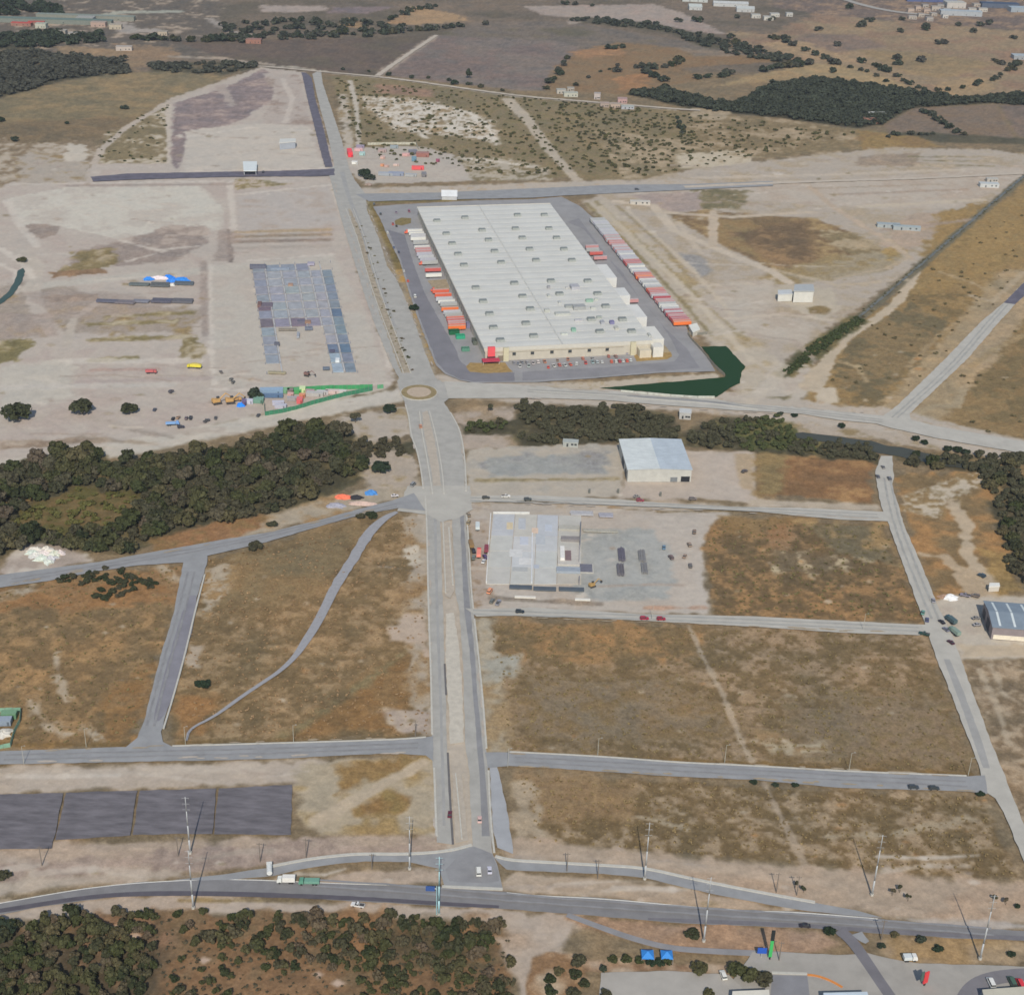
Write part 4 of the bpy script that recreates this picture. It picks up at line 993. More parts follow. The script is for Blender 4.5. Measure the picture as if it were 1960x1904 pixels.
    sheet('creek_water', tl(2840, 900, [(230, 1385), (320, 1372), (520, 1395), (700, 1420), (810, 1432), (930, 1470), (1030, 1478), (1250, 1530), (1480, 1590), (1470, 1630), (1250, 1600), (1020, 1545), (860, 1520), (700, 1470), (480, 1440), (240, 1410)]), wat2, 'dull dark water of the creek', amp=.6, z=.02)
    sheet('creek_water', [(44, 513), (48, 520), (38, 545), (26, 562), (8, 578), (-30, 600), (-30, 588), (0, 572), (18, 556), (30, 532), (34, 518)], mat('creek_water2', (52, 72, 64), .4, .1, .05), 'dark green creek bend west of the earthworks', amp=.6, z=.02)
    ribbon('canal_water', [(1990, 310), (1960, 337), (1850, 431), (1760, 509), (1640, 611), (1600, 640)], [3.4, 3.2, 2.8, 2.4, 1.2], mat('canal', (98, 99, 95), .5, .12, .05), 'thin straight canal', amp=.3, z=.02)
    # boundary road along the far field
    ribbon('dirt_road', [(470, 126), (520, 129), (640, 140), (760, 151), (985, 184), (1100, 193), (1290, 209), (1340, 212)], [6, 6, 7, 7, 6], M_DIRTL, 'pale earth road along the far fields', amp=.8)
    ribbon('dirt_road', [(722, 146), (770, 112), (836, 68)], [8, 7, 6], M_DIRTL, 'pale earth track between far fields', amp=.8)
    ribbon('far_road', [(1590, -10), (1640, 8), (1710, 24), (1790, 30)], [14, 16, 16], mat('far_road', (150, 146, 142), .9, .06, .1), 'grey far road to the town', amp=.8)
# ---------------------------------------------------------------- buildings
M_ROOFW = mat('white_roof_sheet', (188, 188, 186), .6, .05, .05)
M_WALLW = mat('cream_wall', (174, 168, 158), .8, .06, .3)
M_VENT = mat('roof_vent_grey', (138, 142, 142), .6, .12, .4)
M_VENTD = mat('roof_vent_cap', (118, 124, 125), .6, .12, .4)
M_GLASS = mat('dark_glass', (58, 62, 66), .2, .1, .5, spec=.5)
M_STEEL = mat('galvanised_steel', (178, 182, 188), .5, .06, .5, metal=.2)
M_CONC = mat('raw_concrete', (170, 168, 164), .9, .08, .4)


def distribution_centre():
    O = G(929, 668, 10)
    A = math.radians(12)
    root = empty('distribution_warehouse', (O[0], O[1], 0), A, 'huge white roofed distribution warehouse with rows of grey roof vents', 'warehouse')
    W, D, Hh = 129.5, 364.5, 10.0
    # walls with a parapet
    obj('wall', MB().box(W / 2, D / 2, -.3, W, D, Hh - .1).mesh('wall', M_WALLW), root)
    # low pitched bays across the width
    mb = MB()
    nb = 26
    for i in range(nb):
        y0, y1 = D * i / nb + .05, D * (i + 1) / nb
        ym = y0 + (y1 - y0) * .5
        z0, z1 = Hh - .1, Hh + .25
        xs = np.linspace(-.5, W + .5, 9)
        for a, b in zip(xs, xs[1:]):
            ra, rb = z1, z1
            mb.poly([(a, y0, z0), (b, y0, z0), (b, ym, rb), (a, ym, ra)])
            mb.poly([(a, ym, ra), (b, ym, rb), (b, y1 - .35, z0 + .1), (a, y1 - .35, z0 + .1)])
            mb.poly([(a, y1 - .35, z0 + .1), (b, y1 - .35, z0 + .1), (b, y1, z0 - .2), (a, y1, z0 - .2)])
        mb.poly([(-.5, y0, z0), (-.5, ym, z1), (-.5, y1 - .35, z0 + .1), (-.5, y0, z0 - .4)])
        mb.poly([(W + .5, y0, z0), (W + .5, y1 - .35, z0 + .1), (W + .5, ym, z1)])
    obj('roof', mb.mesh('roof', M_ROOFW), root)
    mb = MB()
    for y in np.arange(D / nb, D - 2, D / nb):
        mb.box(W / 2, y, Hh - .1, W + .6, .5, .35)
    mb.box(W * .46, D / 2, Hh + .2, .8, D - 2, .42)
    obj('roof_seam', mb.mesh('roof_seam', mat('roof_seam_grey', (180, 181, 181), .6, .08, .2)), root)
    obj('parapet', MB().box(W / 2, .1, Hh - 2.2, W + 1.2, .5, 3.0).box(W / 2, D + .3, Hh - 1, W + 1.2, .5, 1.5).box(-.75, D / 2, Hh - 1, .4, D, 1.35).mesh('parapet', mat('parapet_white', (182, 179, 173), .7, .05, .3)), root)
    # dock blocks on the east side
    for y0, y1, h, col in ((148.5, 184, 9.2, (196, 196, 196)), (105, 124, 9.0, (194, 195, 196)), (54, 83, 9.2, (196, 196, 196)), (6, 33, 9.4, (198, 197, 194))):
        obj('annex', MB().box(W + 5.6, (y0 + y1) / 2, -.3, 10.6, y1 - y0, h).mesh('annex', mat('annex_%d' % y0, col, .7, .05, .1)), root)
    obj('annex', MB().box(122, -4.2, -.3, 9, 8, 6.4).mesh('annex', mat('annex_beige', (186, 178, 162), .8, .06, .2)), root)
    obj('annex', MB().box(132, -3.5, -.3, 8, 9, 8.6).mesh('annex', mat('annex_white', (196, 194, 190), .8, .06, .2)), root)
    # dock doors
    for i in range(26):
        y = 60 + i * 11.2
        if y < 350:
            obj('dock_door', MB().box(-.15, y, 1.0, .3, 3.2, 3.4).mesh('dock_door', mat('dock_door_grey', (128, 128, 130), .7, .06, .5)), root)
    # roof vents: the two surveyed enlargements
    def local(q, z=10.4):
        X, Y = G(q[0], q[1], z)
        X -= O[0]
        Y -= O[1]
        return X * math.cos(A) + Y * math.sin(A), -X * math.sin(A) + Y * math.cos(A)
    v1 = tl(1350, 720, [(785, 300), (1070, 268), (1605, 242), (880, 432), (1245, 395), (1585, 380), (1310, 495), (940, 532), (1000, 640), (1372, 610), (1060, 752), (1440, 724), (1180, 983), (1575, 938), (1255, 1120), (1320, 1248), (1360, 1388), (1430, 1518)], .1878)
    v2 = tl(1900, 720, [(308, 193), (345, 303), (128, 380), (408, 380), (187, 472), (468, 472), (240, 563), (533, 563), (62, 750), (362, 732), (662, 732), (432, 838), (742, 836), (130, 857), (192, 960), (808, 938), (157, 1077), (690, 1045), (945, 1045), (220, 1180), (760, 1145), (1020, 1142)], .2344)
    vm = MB().box(0, 0, -.4, 6.6, 5.0, 2.2, 0, .94, .9).mesh('roof_vent', M_VENT)
    cm = MB().box(0, 0, 1.8, 5.6, 3.8, .35).mesh('vent_cap', M_VENTD)
    for q in v1 + v2:
        lx, ly = local(q)
        v = obj('roof_vent', vm, root, (lx, ly, Hh + .3))
        obj('vent_cap', cm, v)
    for q, sx, sy, h, c in (((342, 785), 2.6, 2.6, 2, (140, 140, 146)), ((555, 785), 7, 8, 2.6, (158, 158, 166)), ((675, 893), 6, 3, 2, (132, 158, 146)), ((510, 940), 7, 4, 2, (140, 144, 146)), ((590, 950), 10, 7, 2.6, (146, 148, 150)), ((455, 998), 12, 5, 1.6, (164, 166, 164)),
                            ((755, 1028), 4, 2.5, 1.6, (146, 152, 150)), ((780, 1072), 3, 5, 2, (150, 152, 160)), ((858, 1072), 3.4, 3.6, 2.2, (112, 110, 146)), ((545, 1132), 3.4, 3.6, 2.2, (120, 152, 140)), ((585, 1052), 6, 2.5, 1.4, (164, 164, 170)), ((470, 1160), 5, 3, 1.2, (172, 176, 174)),
                            ((328, 970), 4, 4, 1.6, (168, 170, 166)), ((342, 850), 2, 5, 1.4, (168, 170, 168)), ((430, 905), 2, 4, 1.4, (168, 170, 172)), ((895, 1115), 3, 5, 1.6, (166, 166, 162)), ((705, 950), 4, 3, 1.4, (168, 170, 168)), ((730, 880), 3, 2, 1.4, (164, 168, 166)), ((490, 785), 2, 2, 1.2, (166, 166, 168)), ((1165, 1170), 2, 6, 1.2, (166, 168, 166))):
        lx, ly = local(tl(1900, 720, [q], .2344)[0])
        obj('rooftop_unit', MB().box(lx, ly, Hh - .1, sx, sy, h + .4).mesh('rooftop_unit', mat('unit_%d_%d_%d' % c, c, .6, .1, .5)), root)
    # street front: office windows, pilasters, red porch
    for x in (22, 36, 51, 65, 80, 94):
        w = obj('window', MB().box(x, -.22, 4.0, 2.6, .16, 2.2).mesh('window', M_GLASS), root)
        obj('sill', MB().box(x, -.3, 3.7, 3.0, .34, .25).mesh('sill', M_WALLW), w)
    obj('string_course', MB().box(57, -.35, 6.8, 100, .3, .35).mesh('string_course', mat('course', (170, 162, 148), .8, .05, .5)), root)
    for x, h in ((15.5, 10.5), (114, 10.5)):
        obj('pilaster', MB().box(x, -1.2, -.3, 4, 2.2, h + .6).mesh('pilaster', mat('pilaster_beige', (182, 176, 154), .8, .05, .4)), root)
    obj('portal', MB().box(4.4, -1.0, 4.6, 5.4, 2.4, 7.2).mesh('portal', mat('portal_red', (208, 84, 92), .6, .06, .4)), root)
    obj('entrance', MB().box(4.4, -1.1, -.3, 6.0, 1.8, 4.7).mesh('entrance', mat('entrance_dark', (60, 52, 56), .4, .1, .5)), root)
    obj('porch', MB().box(3.4, -5.0, 2.6, 13, 5.4, .9).mesh('porch', mat('porch_crimson', (166, 58, 80), .6, .06, .4)), root)
    for x in (-2.6, 9.4):
        obj('porch_column', MB().tube((x, -7, -.3), (x, -7, 2.7), .25).mesh('porch_column', M_WALLW), root)
    obj('door', MB().box(11.6, -.4, -.3, 3.6, .5, 4.4).mesh('door', mat('door_brown', (120, 110, 100), .6, .1, .5)), root)
    return O, A


def rect_from(cx, cy, L, W, a):
    c, s = math.cos(a), math.sin(a)
    return [(cx + x * c - y * s, cy + x * s + y * c) for x, y in ((-L / 2, -W / 2), (L / 2, -W / 2), (L / 2, W / 2), (-L / 2, W / 2))]


def gable_hall(name, label, cat, base, a, L, W, h, rise, wallc, roofc, ridge='y', roof2=None, doors=(), strips=0, group=None, wins=()):
    """hall in its own frame: x along L, y along W, ridge along the named axis. base = centre on ground"""
    root = empty(name, (base[0], base[1], 0), a, label, cat, group)
    mw = mat('wall_%d_%d_%d' % wallc, wallc, .8, .08, .3)
    mr = mat('roof_%d_%d_%d' % roofc, roofc, .55, .08, .15)
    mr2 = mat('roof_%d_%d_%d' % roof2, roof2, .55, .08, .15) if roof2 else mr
    x, y, t = L / 2, W / 2, .25
    mb = MB()
    if ridge == 'y':
        outl = [(-x, 0), (x, 0), (x, h), (0, h + rise), (-x, h)]
        n = len(mb.v)
        for yy in (-y, y):
            mb.v += [(p[0], yy, p[1] - .3 if p[1] == 0 else p[1]) for p in outl]
        mb.f += [tuple(range(4, -1, -1))[::-1], tuple(range(5, 10))[::-1]]
        for i in range(5):
            j = (i + 1) % 5
            mb.f.append((j, i, 5 + i, 5 + j))
        obj('wall', mb.mesh('wall', mw), root)
        e = .5
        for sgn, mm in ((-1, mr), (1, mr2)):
            r = MB()
            r.poly([(0, -y - e, h + rise + .05), (0, y + e, h + rise + .05), (sgn * (x + e), y + e, h + .02), (sgn * (x + e), -y - e, h + .02)][::sgn])
            r.poly([(0, -y - e, h + rise + .05 + t), (sgn * (x + e), -y - e, h + t), (sgn * (x + e), y + e, h + t), (0, y + e, h + rise + .05 + t)][::sgn])
            r.poly([(sgn * (x + e), -y - e, h + .02), (sgn * (x + e), y + e, h + .02), (sgn * (x + e), y + e, h + t), (sgn * (x + e), -y - e, h + t)])
            r.poly([(0, -y - e, h + rise + .05), (sgn * (x + e), -y - e, h + .02), (sgn * (x + e), -y - e, h + t), (0, -y - e, h + rise + .05 + t)])
            k = int(W / 2.2)
            for i in range(k):  # standing seams
                yy = -y + (i + .5) * W / k
                r.tube((0, yy, h + rise + t + .06), (sgn * (x + e), yy, h + t + .03), .05, k=4)
            obj('roof', r.mesh('roof', mm), root)
    else:
        n = 0
        outl = [(-y, 0), (y, 0), (y, h), (0, h + rise), (-y, h)]
        for xx in (-x, x):
            mb.v += [(xx, p[0], p[1] - .3 if p[1] == 0 else p[1]) for p in outl]
        mb.f += [tuple(range(4, -1, -1)), tuple(range(5, 10))]
        for i in range(5):
            j = (i + 1) % 5
            mb.f.append((i, j, 5 + j, 5 + i))
        obj('wall', mb.mesh('wall', mw), root)
        e = .5
        for sgn in (-1, 1):
            r = MB()
            r.poly([(-x - e, 0, h + rise + .05 + t), (x + e, 0, h + rise + .05 + t), (x + e, sgn * (y + e), h + t), (-x - e, sgn * (y + e), h + t)][::-sgn])
            r.poly([(-x - e, 0, h + rise + .05), (-x - e, sgn * (y + e), h + .02), (x + e, sgn * (y + e), h + .02), (x + e, 0, h + rise + .05)][::-sgn])
            r.poly([(-x - e, sgn * (y + e), h + .02), (x + e, sgn * (y + e), h + .02), (x + e, sgn * (y + e), h + t), (-x - e, sgn * (y + e), h + t)])
            ro = obj('roof', r.mesh('roof', mr), root)
            for i in range(strips):
                xx = -x + (i + .5) * L / strips
                q = MB().poly([(xx - .6, sgn * .3, h + rise + t + .09), (xx + .6, sgn * .3, h + rise + t + .09), (xx + .6, sgn * (y * .92), h + rise * .08 + t + .09), (xx - .6, sgn * (y * .92), h + rise * .08 + t + .09)][::-sgn])
                obj('skylight', q.mesh('skylight', mat('skylight_strip', (190, 198, 202), .4, .05, .5)), ro)
    for (dx, dy, w, d_, hh, z, c) in doors:
        obj('door', MB().box(dx, dy, z, w, d_, hh).mesh('door', mat('door_%d_%d_%d' % c, c, .6, .08, .5)), root)
    for (dx, dy, w, d_, hh, z) in wins:
        obj('window', MB().box(dx, dy, z, w, d_, hh).mesh('window', M_GLASS), root)
    return root


def house(name, label, x, y, w, d, h, wallc, roofc, a=0.0, group=None, cat='house', flat=True):
    """small far building centred at the sight line's ground point"""
    p = G(x, y)
    root = empty(name, (p[0], p[1], 0), a, label, cat, group)
    mw = mat('wall_%d_%d_%d' % wallc, wallc, .85, .08, .3)
    mr = mat('roof_%d_%d_%d' % roofc, roofc, .7, .08, .2)
    obj('wall', MB().box(0, 0, -.5, w, d, h + .5).mesh('wall', mw), root)
    r = MB()
    if flat:
        r.box(0, 0, h + .01, w + .4, d + .4, .35)
    else:
        n = w / 2 + .4
        r.poly([(-n, -d / 2 - .4, h), (n, -d / 2 - .4, h), (n, 0, h + d * .22), (-n, 0, h + d * .22)])
        r.poly([(n, d / 2 + .4, h), (-n, d / 2 + .4, h), (-n, 0, h + d * .22), (n, 0, h + d * .22)])
        r.poly([(-n, -d / 2 - .4, h), (-n, 0, h + d * .22), (-n, d / 2 + .4, h)])
        r.poly([(n, -d / 2 - .4, h), (n, d / 2 + .4, h), (n, 0, h + d * .22)])
    obj('roof', r.mesh('roof', mr), root)
    obj('door', MB().box(-w * .2, -d / 2 - .05, 0, 1.2, .12, 2.2).mesh('door', M_GLASS), root)
    for k in (0.12, .34):
        obj('window', MB().box(w * k, -d / 2 - .05, 1.1, 1.6, .12, 1.3).mesh('window', M_GLASS), root)
    return root


def canopy(name, label, roofpx, h, roofc, wallc, wall=True, cat='canopy', leg=None):
    """roof traced at height h on posts"""
    pts = [G(a, b, h) for a, b in roofpx]
    cx, cy = sum(p[0] for p in pts) / len(pts), sum(p[1] for p in pts) / len(pts)
    root = empty(name, (cx, cy, 0), 0, label, cat)
    q = [(p[0] - cx, p[1] - cy) for p in pts]
    obj('roof', MB().prism(q, h - .7, h).mesh('roof', mat('roof_%d_%d_%d' % roofc, roofc, .6, .05, .2)), root)
    if wall:
        k = [(a * .94, b * .94) for a, b in q]
        obj('wall', MB().prism(k, -.3, h - .7).mesh('wall', mat('wall_%d_%d_%d' % wallc, wallc, .8, .06, .3)), root)
    else:
        for a, b in q:
            obj('post', MB().box(a * .9, b * .9, -.3, .5, .5, h - .5).mesh('post', M_STEEL), root)
    return root


def buildings():
    # bright metal hall by the creek
    fl, fr = G(1194, 897, 9), G(1316, 897, 9)
    bl_, br = G(1193, 840, 9), G(1312, 840, 9)
    cxx = (fl[0] + fr[0] + bl_[0] + br[0]) / 4
    cyy = (fl[1] + fr[1] + bl_[1] + br[1]) / 4
    Lx = math.hypot(fr[0] - fl[0], fr[1] - fl[1])
    a = math.atan2(fr[1] - fl[1], fr[0] - fl[0])
    Dy = math.hypot((bl_[0] + br[0] - fl[0] - fr[0]) / 2, (bl_[1] + br[1] - fl[1] - fr[1]) / 2)
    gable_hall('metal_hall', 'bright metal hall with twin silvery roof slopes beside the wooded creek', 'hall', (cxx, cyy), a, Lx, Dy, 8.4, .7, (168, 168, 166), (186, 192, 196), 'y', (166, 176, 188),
               doors=((Lx * .41, -Dy / 2 - .1, 5.6, .3, 3.6, 0, (34, 36, 42)), (Lx * .23, -Dy / 2 - .1, 4.4, .3, 3.0, 0, (110, 114, 120)), (-Lx / 2 - .1, 0, .3, 9, 5, 0, (44, 60, 78)), (-Lx / 2 - .1, -Dy * .32, .3, 6, 4, 0, (60, 66, 76))))
    # blue-grey hall on the east edge
    p0 = G(1901, 1199, 7.5)
    p1 = G(1884, 1150, 7.5)
    ang = math.atan2(p0[0] - p1[0], p1[1] - p0[1])
    Wd = math.hypot(p1[0] - p0[0], p1[1] - p0[1])
    ln = 62
    ca, sa = math.cos(ang), math.sin(ang)
    mid = ((p0[0] + p1[0]) / 2 + ca * ln / 2, (p0[1] + p1[1]) / 2 + sa * ln / 2)
    gable_hall('metal_hall', 'blue grey metal hall with pale skylight strips at the east edge', 'hall', mid, ang, ln, Wd, 7.2, 1.8, (126, 118, 122), (118, 130, 144), 'x', strips=8,
               doors=((-ln / 2 - .1, -3, .3, 6.5, 5.4, 0, (46, 54, 66)), (-ln / 2 - .1, 8, .3, 5, 4.6, 0, (52, 56, 66)), (-ln / 2 + 14, -Wd / 2 - .1, 26, .3, 2.6, 0, (206, 198, 184))))
    # two pale blocks in the eastern waste
    canopy('pump_house', 'taller white block with grey flat roof on the eastern bare land', [(1519, 557), (1559, 557), (1557, 544), (1521, 544)], 10, (158, 162, 166), (186, 186, 184), cat='building')
    canopy('pump_house', 'lower white block beside the taller one on the eastern bare land', [(1489, 563), (1518, 562), (1515, 554), (1489, 555)], 6.5, (178, 182, 188), (184, 184, 182), cat='building')
    # gatehouses
    gable_hall('gatehouse', 'white steep roofed gatehouse on the road behind the distribution centre', 'gatehouse', G(860, 379), .05, 15, 13, 3.2, 4.6, (176, 178, 184), (190, 193, 199), 'x', doors=((-7.6, 0, .3, 8, 3, 0, (62, 64, 78)),))
    canopy('gatehouse', 'white gatehouse on the dark western cross road', [(465, 309), (492, 309), (491, 327), (466, 327)], 5, (198, 204, 208), (140, 146, 150), cat='gatehouse', wall=False)
    canopy('site_store', 'pale roofed store with grey wall on the northern earthworks', [(534, 274), (566, 271), (566, 265), (536, 266)], 7.5, (190, 190, 188), (146, 152, 164), cat='store')
    canopy('site_office', 'white site office beside the blue grey hall', [(1893, 1122), (1914, 1121), (1913, 1115), (1894, 1115)], 3.4, (206, 206, 204), (184, 180, 174), cat='office')
    canopy('pump_cabin', 'white cabin at the south end of the trailer row', [(1318, 622), (1334, 618), (1340, 630), (1326, 636)], 4, (204, 204, 200), (180, 176, 168), cat='cabin')
    canopy('filling_station_canopy', 'white canopy roof at the foot of the forecourt, beside the green totem', [(1402, 1896), (1472, 1893), (1478, 1960), (1396, 1965)], 5.5, (196, 192, 184), (120, 118, 116), wall=False, cat='canopy')
    canopy('filling_station_canopy', 'bluish canopy roof at the foot of the dark parking bay', [(1576, 1899), (1660, 1897), (1680, 1970), (1585, 1975)], 6, (178, 190, 202), (120, 118, 116), wall=False, cat='canopy')
    r = canopy('roadside_shop', 'low dark shop with pale roof edge inside the curved ramp', [(1880, 1893), (1960, 1887), (1990, 1960), (1900, 1970)], 4.5, (176, 172, 160), (70, 66, 66), cat='shop')
    # far sheds and houses
    far = [
        ('long_shed', 'long teal roofed shed at the far west edge', 95, 44, 190, 15, 6, (132, 138, 132), (110, 128, 122), 'shed'),
        ('long_shed', 'second teal roofed shed east of the longest one', 165, 37, 150, 13, 6, (142, 144, 136), (138, 146, 138), 'shed'),
        ('warehouse_shed', 'red roofed shed below the teal ones', 42, 49, 30, 9, 4, (160, 120, 110), (196, 84, 78), 'shed'),
        ('warehouse_shed', 'smaller red roofed shed below the teal ones', 70, 47, 24, 8, 4, (160, 120, 110), (190, 92, 84), 'shed'),
        ('white_house', 'white house beside the red roofed sheds', 80, 53, 16, 12, 6, (190, 190, 178), (178, 182, 170), 'house'),
        ('white_house', 'pale house below the far west road', 116, 66, 18, 12, 6, (180, 172, 162), (172, 166, 158), 'house'),
        ('white_house', 'pinkish house west of the far road bend', 190, 50, 22, 14, 6, (184, 160, 150), (176, 158, 148), 'house'),
        ('white_house', 'beige house among the trees at the far road bend', 222, 55, 18, 12, 6, (190, 178, 162), (178, 168, 154), 'house'),
        ('white_house', 'small white house south of the far road bend', 238, 96, 22, 10, 5, (196, 186, 178), (180, 172, 166), 'house'),
        ('white_house', 'tiny white house west of the far road bend', 140, 70, 12, 10, 5, (190, 184, 176), (176, 170, 164), 'house'),
        ('grey_house', 'grey house by the far hedge at the west', 165, 42, 26, 18, 7, (150, 150, 152), (164, 164, 162), 'house'),
        ('white_house', 'pale house east of the dark grove', 312, 67, 14, 10, 5, (190, 176, 160), (170, 160, 148), 'house'),
        ('red_house', 'reddish house beside the brown far field', 486, 82, 22, 12, 5, (166, 122, 108), (160, 120, 110), 'house'),
        ('farm_house', 'white farm house south of the orange hill', 1074, 178, 12, 9, 4.5, (190, 186, 178), (176, 174, 168), 'house'),
        ('farm_house', 'white long farm house south of the orange hill', 1092, 184, 18, 9, 4.5, (196, 196, 186), (184, 186, 176), 'house'),
        ('farm_house', 'small pale farm house uphill of the long one', 1092, 174, 9, 7, 4, (184, 176, 168), (170, 166, 160), 'house'),
        ('farm_house', 'tall white farm house before the dark wood', 1143, 189, 8, 7, 7, (196, 186, 184), (176, 168, 166), 'house'),
        ('farm_house', 'pinkish farm house by the road before the dark wood', 1157, 204, 11, 9, 4.5, (176, 160, 152), (178, 160, 150), 'house'),
        ('farm_house', 'pink farm house at the edge of the dark wood', 1191, 196, 12, 10, 5, (190, 158, 156), (178, 150, 148), 'house'),
        ('farm_house', 'beige farm house on the road before the dark wood', 1178, 206, 12, 8, 5, (190, 170, 158), (176, 162, 150), 'house'),
        ('farm_house', 'white low farm house at the edge of the dark wood', 1201, 208, 16, 6, 3, (182, 184, 194), (176, 184, 182), 'house'),
        ('greenhouse', 'westernmost white greenhouse on the far hill', 1330, 3, 44, 13, 5, (196, 200, 202), (190, 196, 198), 'greenhouse'),
        ('greenhouse', 'white greenhouse among trees on the far hill', 1330, 18, 22, 18, 5, (194, 196, 198), (184, 190, 192), 'greenhouse'),
        ('greenhouse', 'long white greenhouse on the far hill', 1398, 12, 60, 14, 5, (196, 198, 202), (188, 192, 196), 'greenhouse'),
        ('greenhouse', 'white greenhouse downhill of the long one', 1426, 22, 30, 16, 5, (192, 194, 196), (184, 188, 192), 'greenhouse'),
        ('white_house', 'round white house on the far hill', 1446, 34, 15, 11, 5, (198, 196, 192), (188, 188, 184), 'house'),
        ('white_house', 'white house east of the greenhouses', 1470, 38, 16, 11, 5, (200, 198, 194), (190, 188, 184), 'house'),
        ('white_house', 'larger white house east of the greenhouses', 1482, 32, 15, 10, 5, (200, 198, 194), (188, 188, 186), 'house'),
        ('white_house', 'last white house east of the greenhouses', 1510, 31, 11, 9, 5, (196, 194, 190), (184, 184, 182), 'house'),
        ('factory', 'white factory block in the far town', 1826, 14, 34, 24, 9, (200, 196, 192), (192, 190, 186), 'factory'),
        ('factory', 'pale blue roofed factory in the far town', 1838, 29, 70, 18, 7, (176, 182, 190), (178, 188, 198), 'factory'),
        ('factory', 'blue roofed factory at the top of the far town', 1780, 2, 90, 26, 9, (92, 104, 150), (82, 96, 146), 'factory'),
        ('factory', 'dark blue roofed shed at the east end of the far town', 1912, 14, 66, 18, 7, (96, 106, 126), (66, 84, 112), 'factory'),
        ('factory', 'pale shed at the far east edge of the town', 1952, 22, 40, 18, 7, (160, 170, 182), (168, 182, 196), 'factory'),
        ('farm_shed', 'pale blue farm shed at the far east hedge', 1950, 112, 20, 18, 5, (160, 164, 172), (172, 182, 192), 'shed'),
        ('farm_shed', 'small white roofed shed at the foot of the dark wood', 1678, 222, 22, 8, 4, (180, 180, 180), (190, 190, 190), 'shed'),
        ('farm_house', 'red farm house at the foot of the dark wood', 1668, 234, 20, 10, 4, (176, 124, 104), (172, 122, 106), 'house'),
        ('site_hut', 'white site hut by the north end of the canal', 1892, 170 + 187, 20, 8, 3.5, (200, 204, 208), (196, 202, 206), 'hut'),
        ('site_hut', 'small pale hut behind the white one at the canal', 1898, 347, 12, 7, 3, (190, 186, 180), (190, 188, 184), 'hut'),
        ('long_canopy', 'pale blue material canopy on the eastern earthworks', 1700, 434, 22, 6, 3, (168, 176, 182), (164, 176, 184), 'canopy'),
        ('long_canopy', 'second pale blue material canopy, to the east of its twin', 1735, 439, 26, 6, 3, (168, 176, 182), (170, 182, 188), 'canopy'),
        ('white_tarp_store', 'white tarpaulin store on the strip east of the trailers', 1225, 390, 20, 6, 2.5, (200, 196, 190), (206, 202, 196), 'store'),
        ('creek_hut', 'white hut in the gap of the creek wood', 1311, 798, 8, 7, 4.5, (190, 190, 190), (204, 206, 208), 'hut'),
        ('creek_hut', 'small pale hut north of the gravel lot', 1092, 852, 10, 5, 3, (176, 180, 178), (178, 184, 182), 'hut'),
    ]
    for nm, lb, x, y, w, d, h, wc, rc, cat in far:
        wc, rc = tuple(int(c * .86) for c in wc), tuple(int(c * .88) for c in rc)
        house(nm, lb, x, y, w, d, h, wc, rc, random.uniform(-.12, .12), cat=cat, flat=(cat != 'greenhouse'))
    # town blocks behind the far road
    rr = random.Random(5)
    where = ('beside the far road', 'behind the white factory', 'at the town edge')
    k = 0
    for x, y in ((1742, 24), (1756, 20), (1762, 32), (1774, 24), (1770, 14), (1786, 30), (1790, 20), (1800, 26), (1800, 14), (1812, 24), (1808, 34), (1868, 12), (1880, 22), (1894, 8), (1746, 36), (1778, 40), (1860, 22)):
        c = rr.choice([(168, 163, 157), (160, 152, 145), (174, 172, 170), (152, 146, 142), (162, 146, 136)])
        o = house('town_house', 'pale town house in the far north east cluster', x, y, rr.uniform(9, 16), rr.uniform(8, 12), rr.uniform(4, 7), c, (c[0] - 10, c[1] - 8, c[2] - 6), rr.uniform(-.2, .2), group='far town houses')


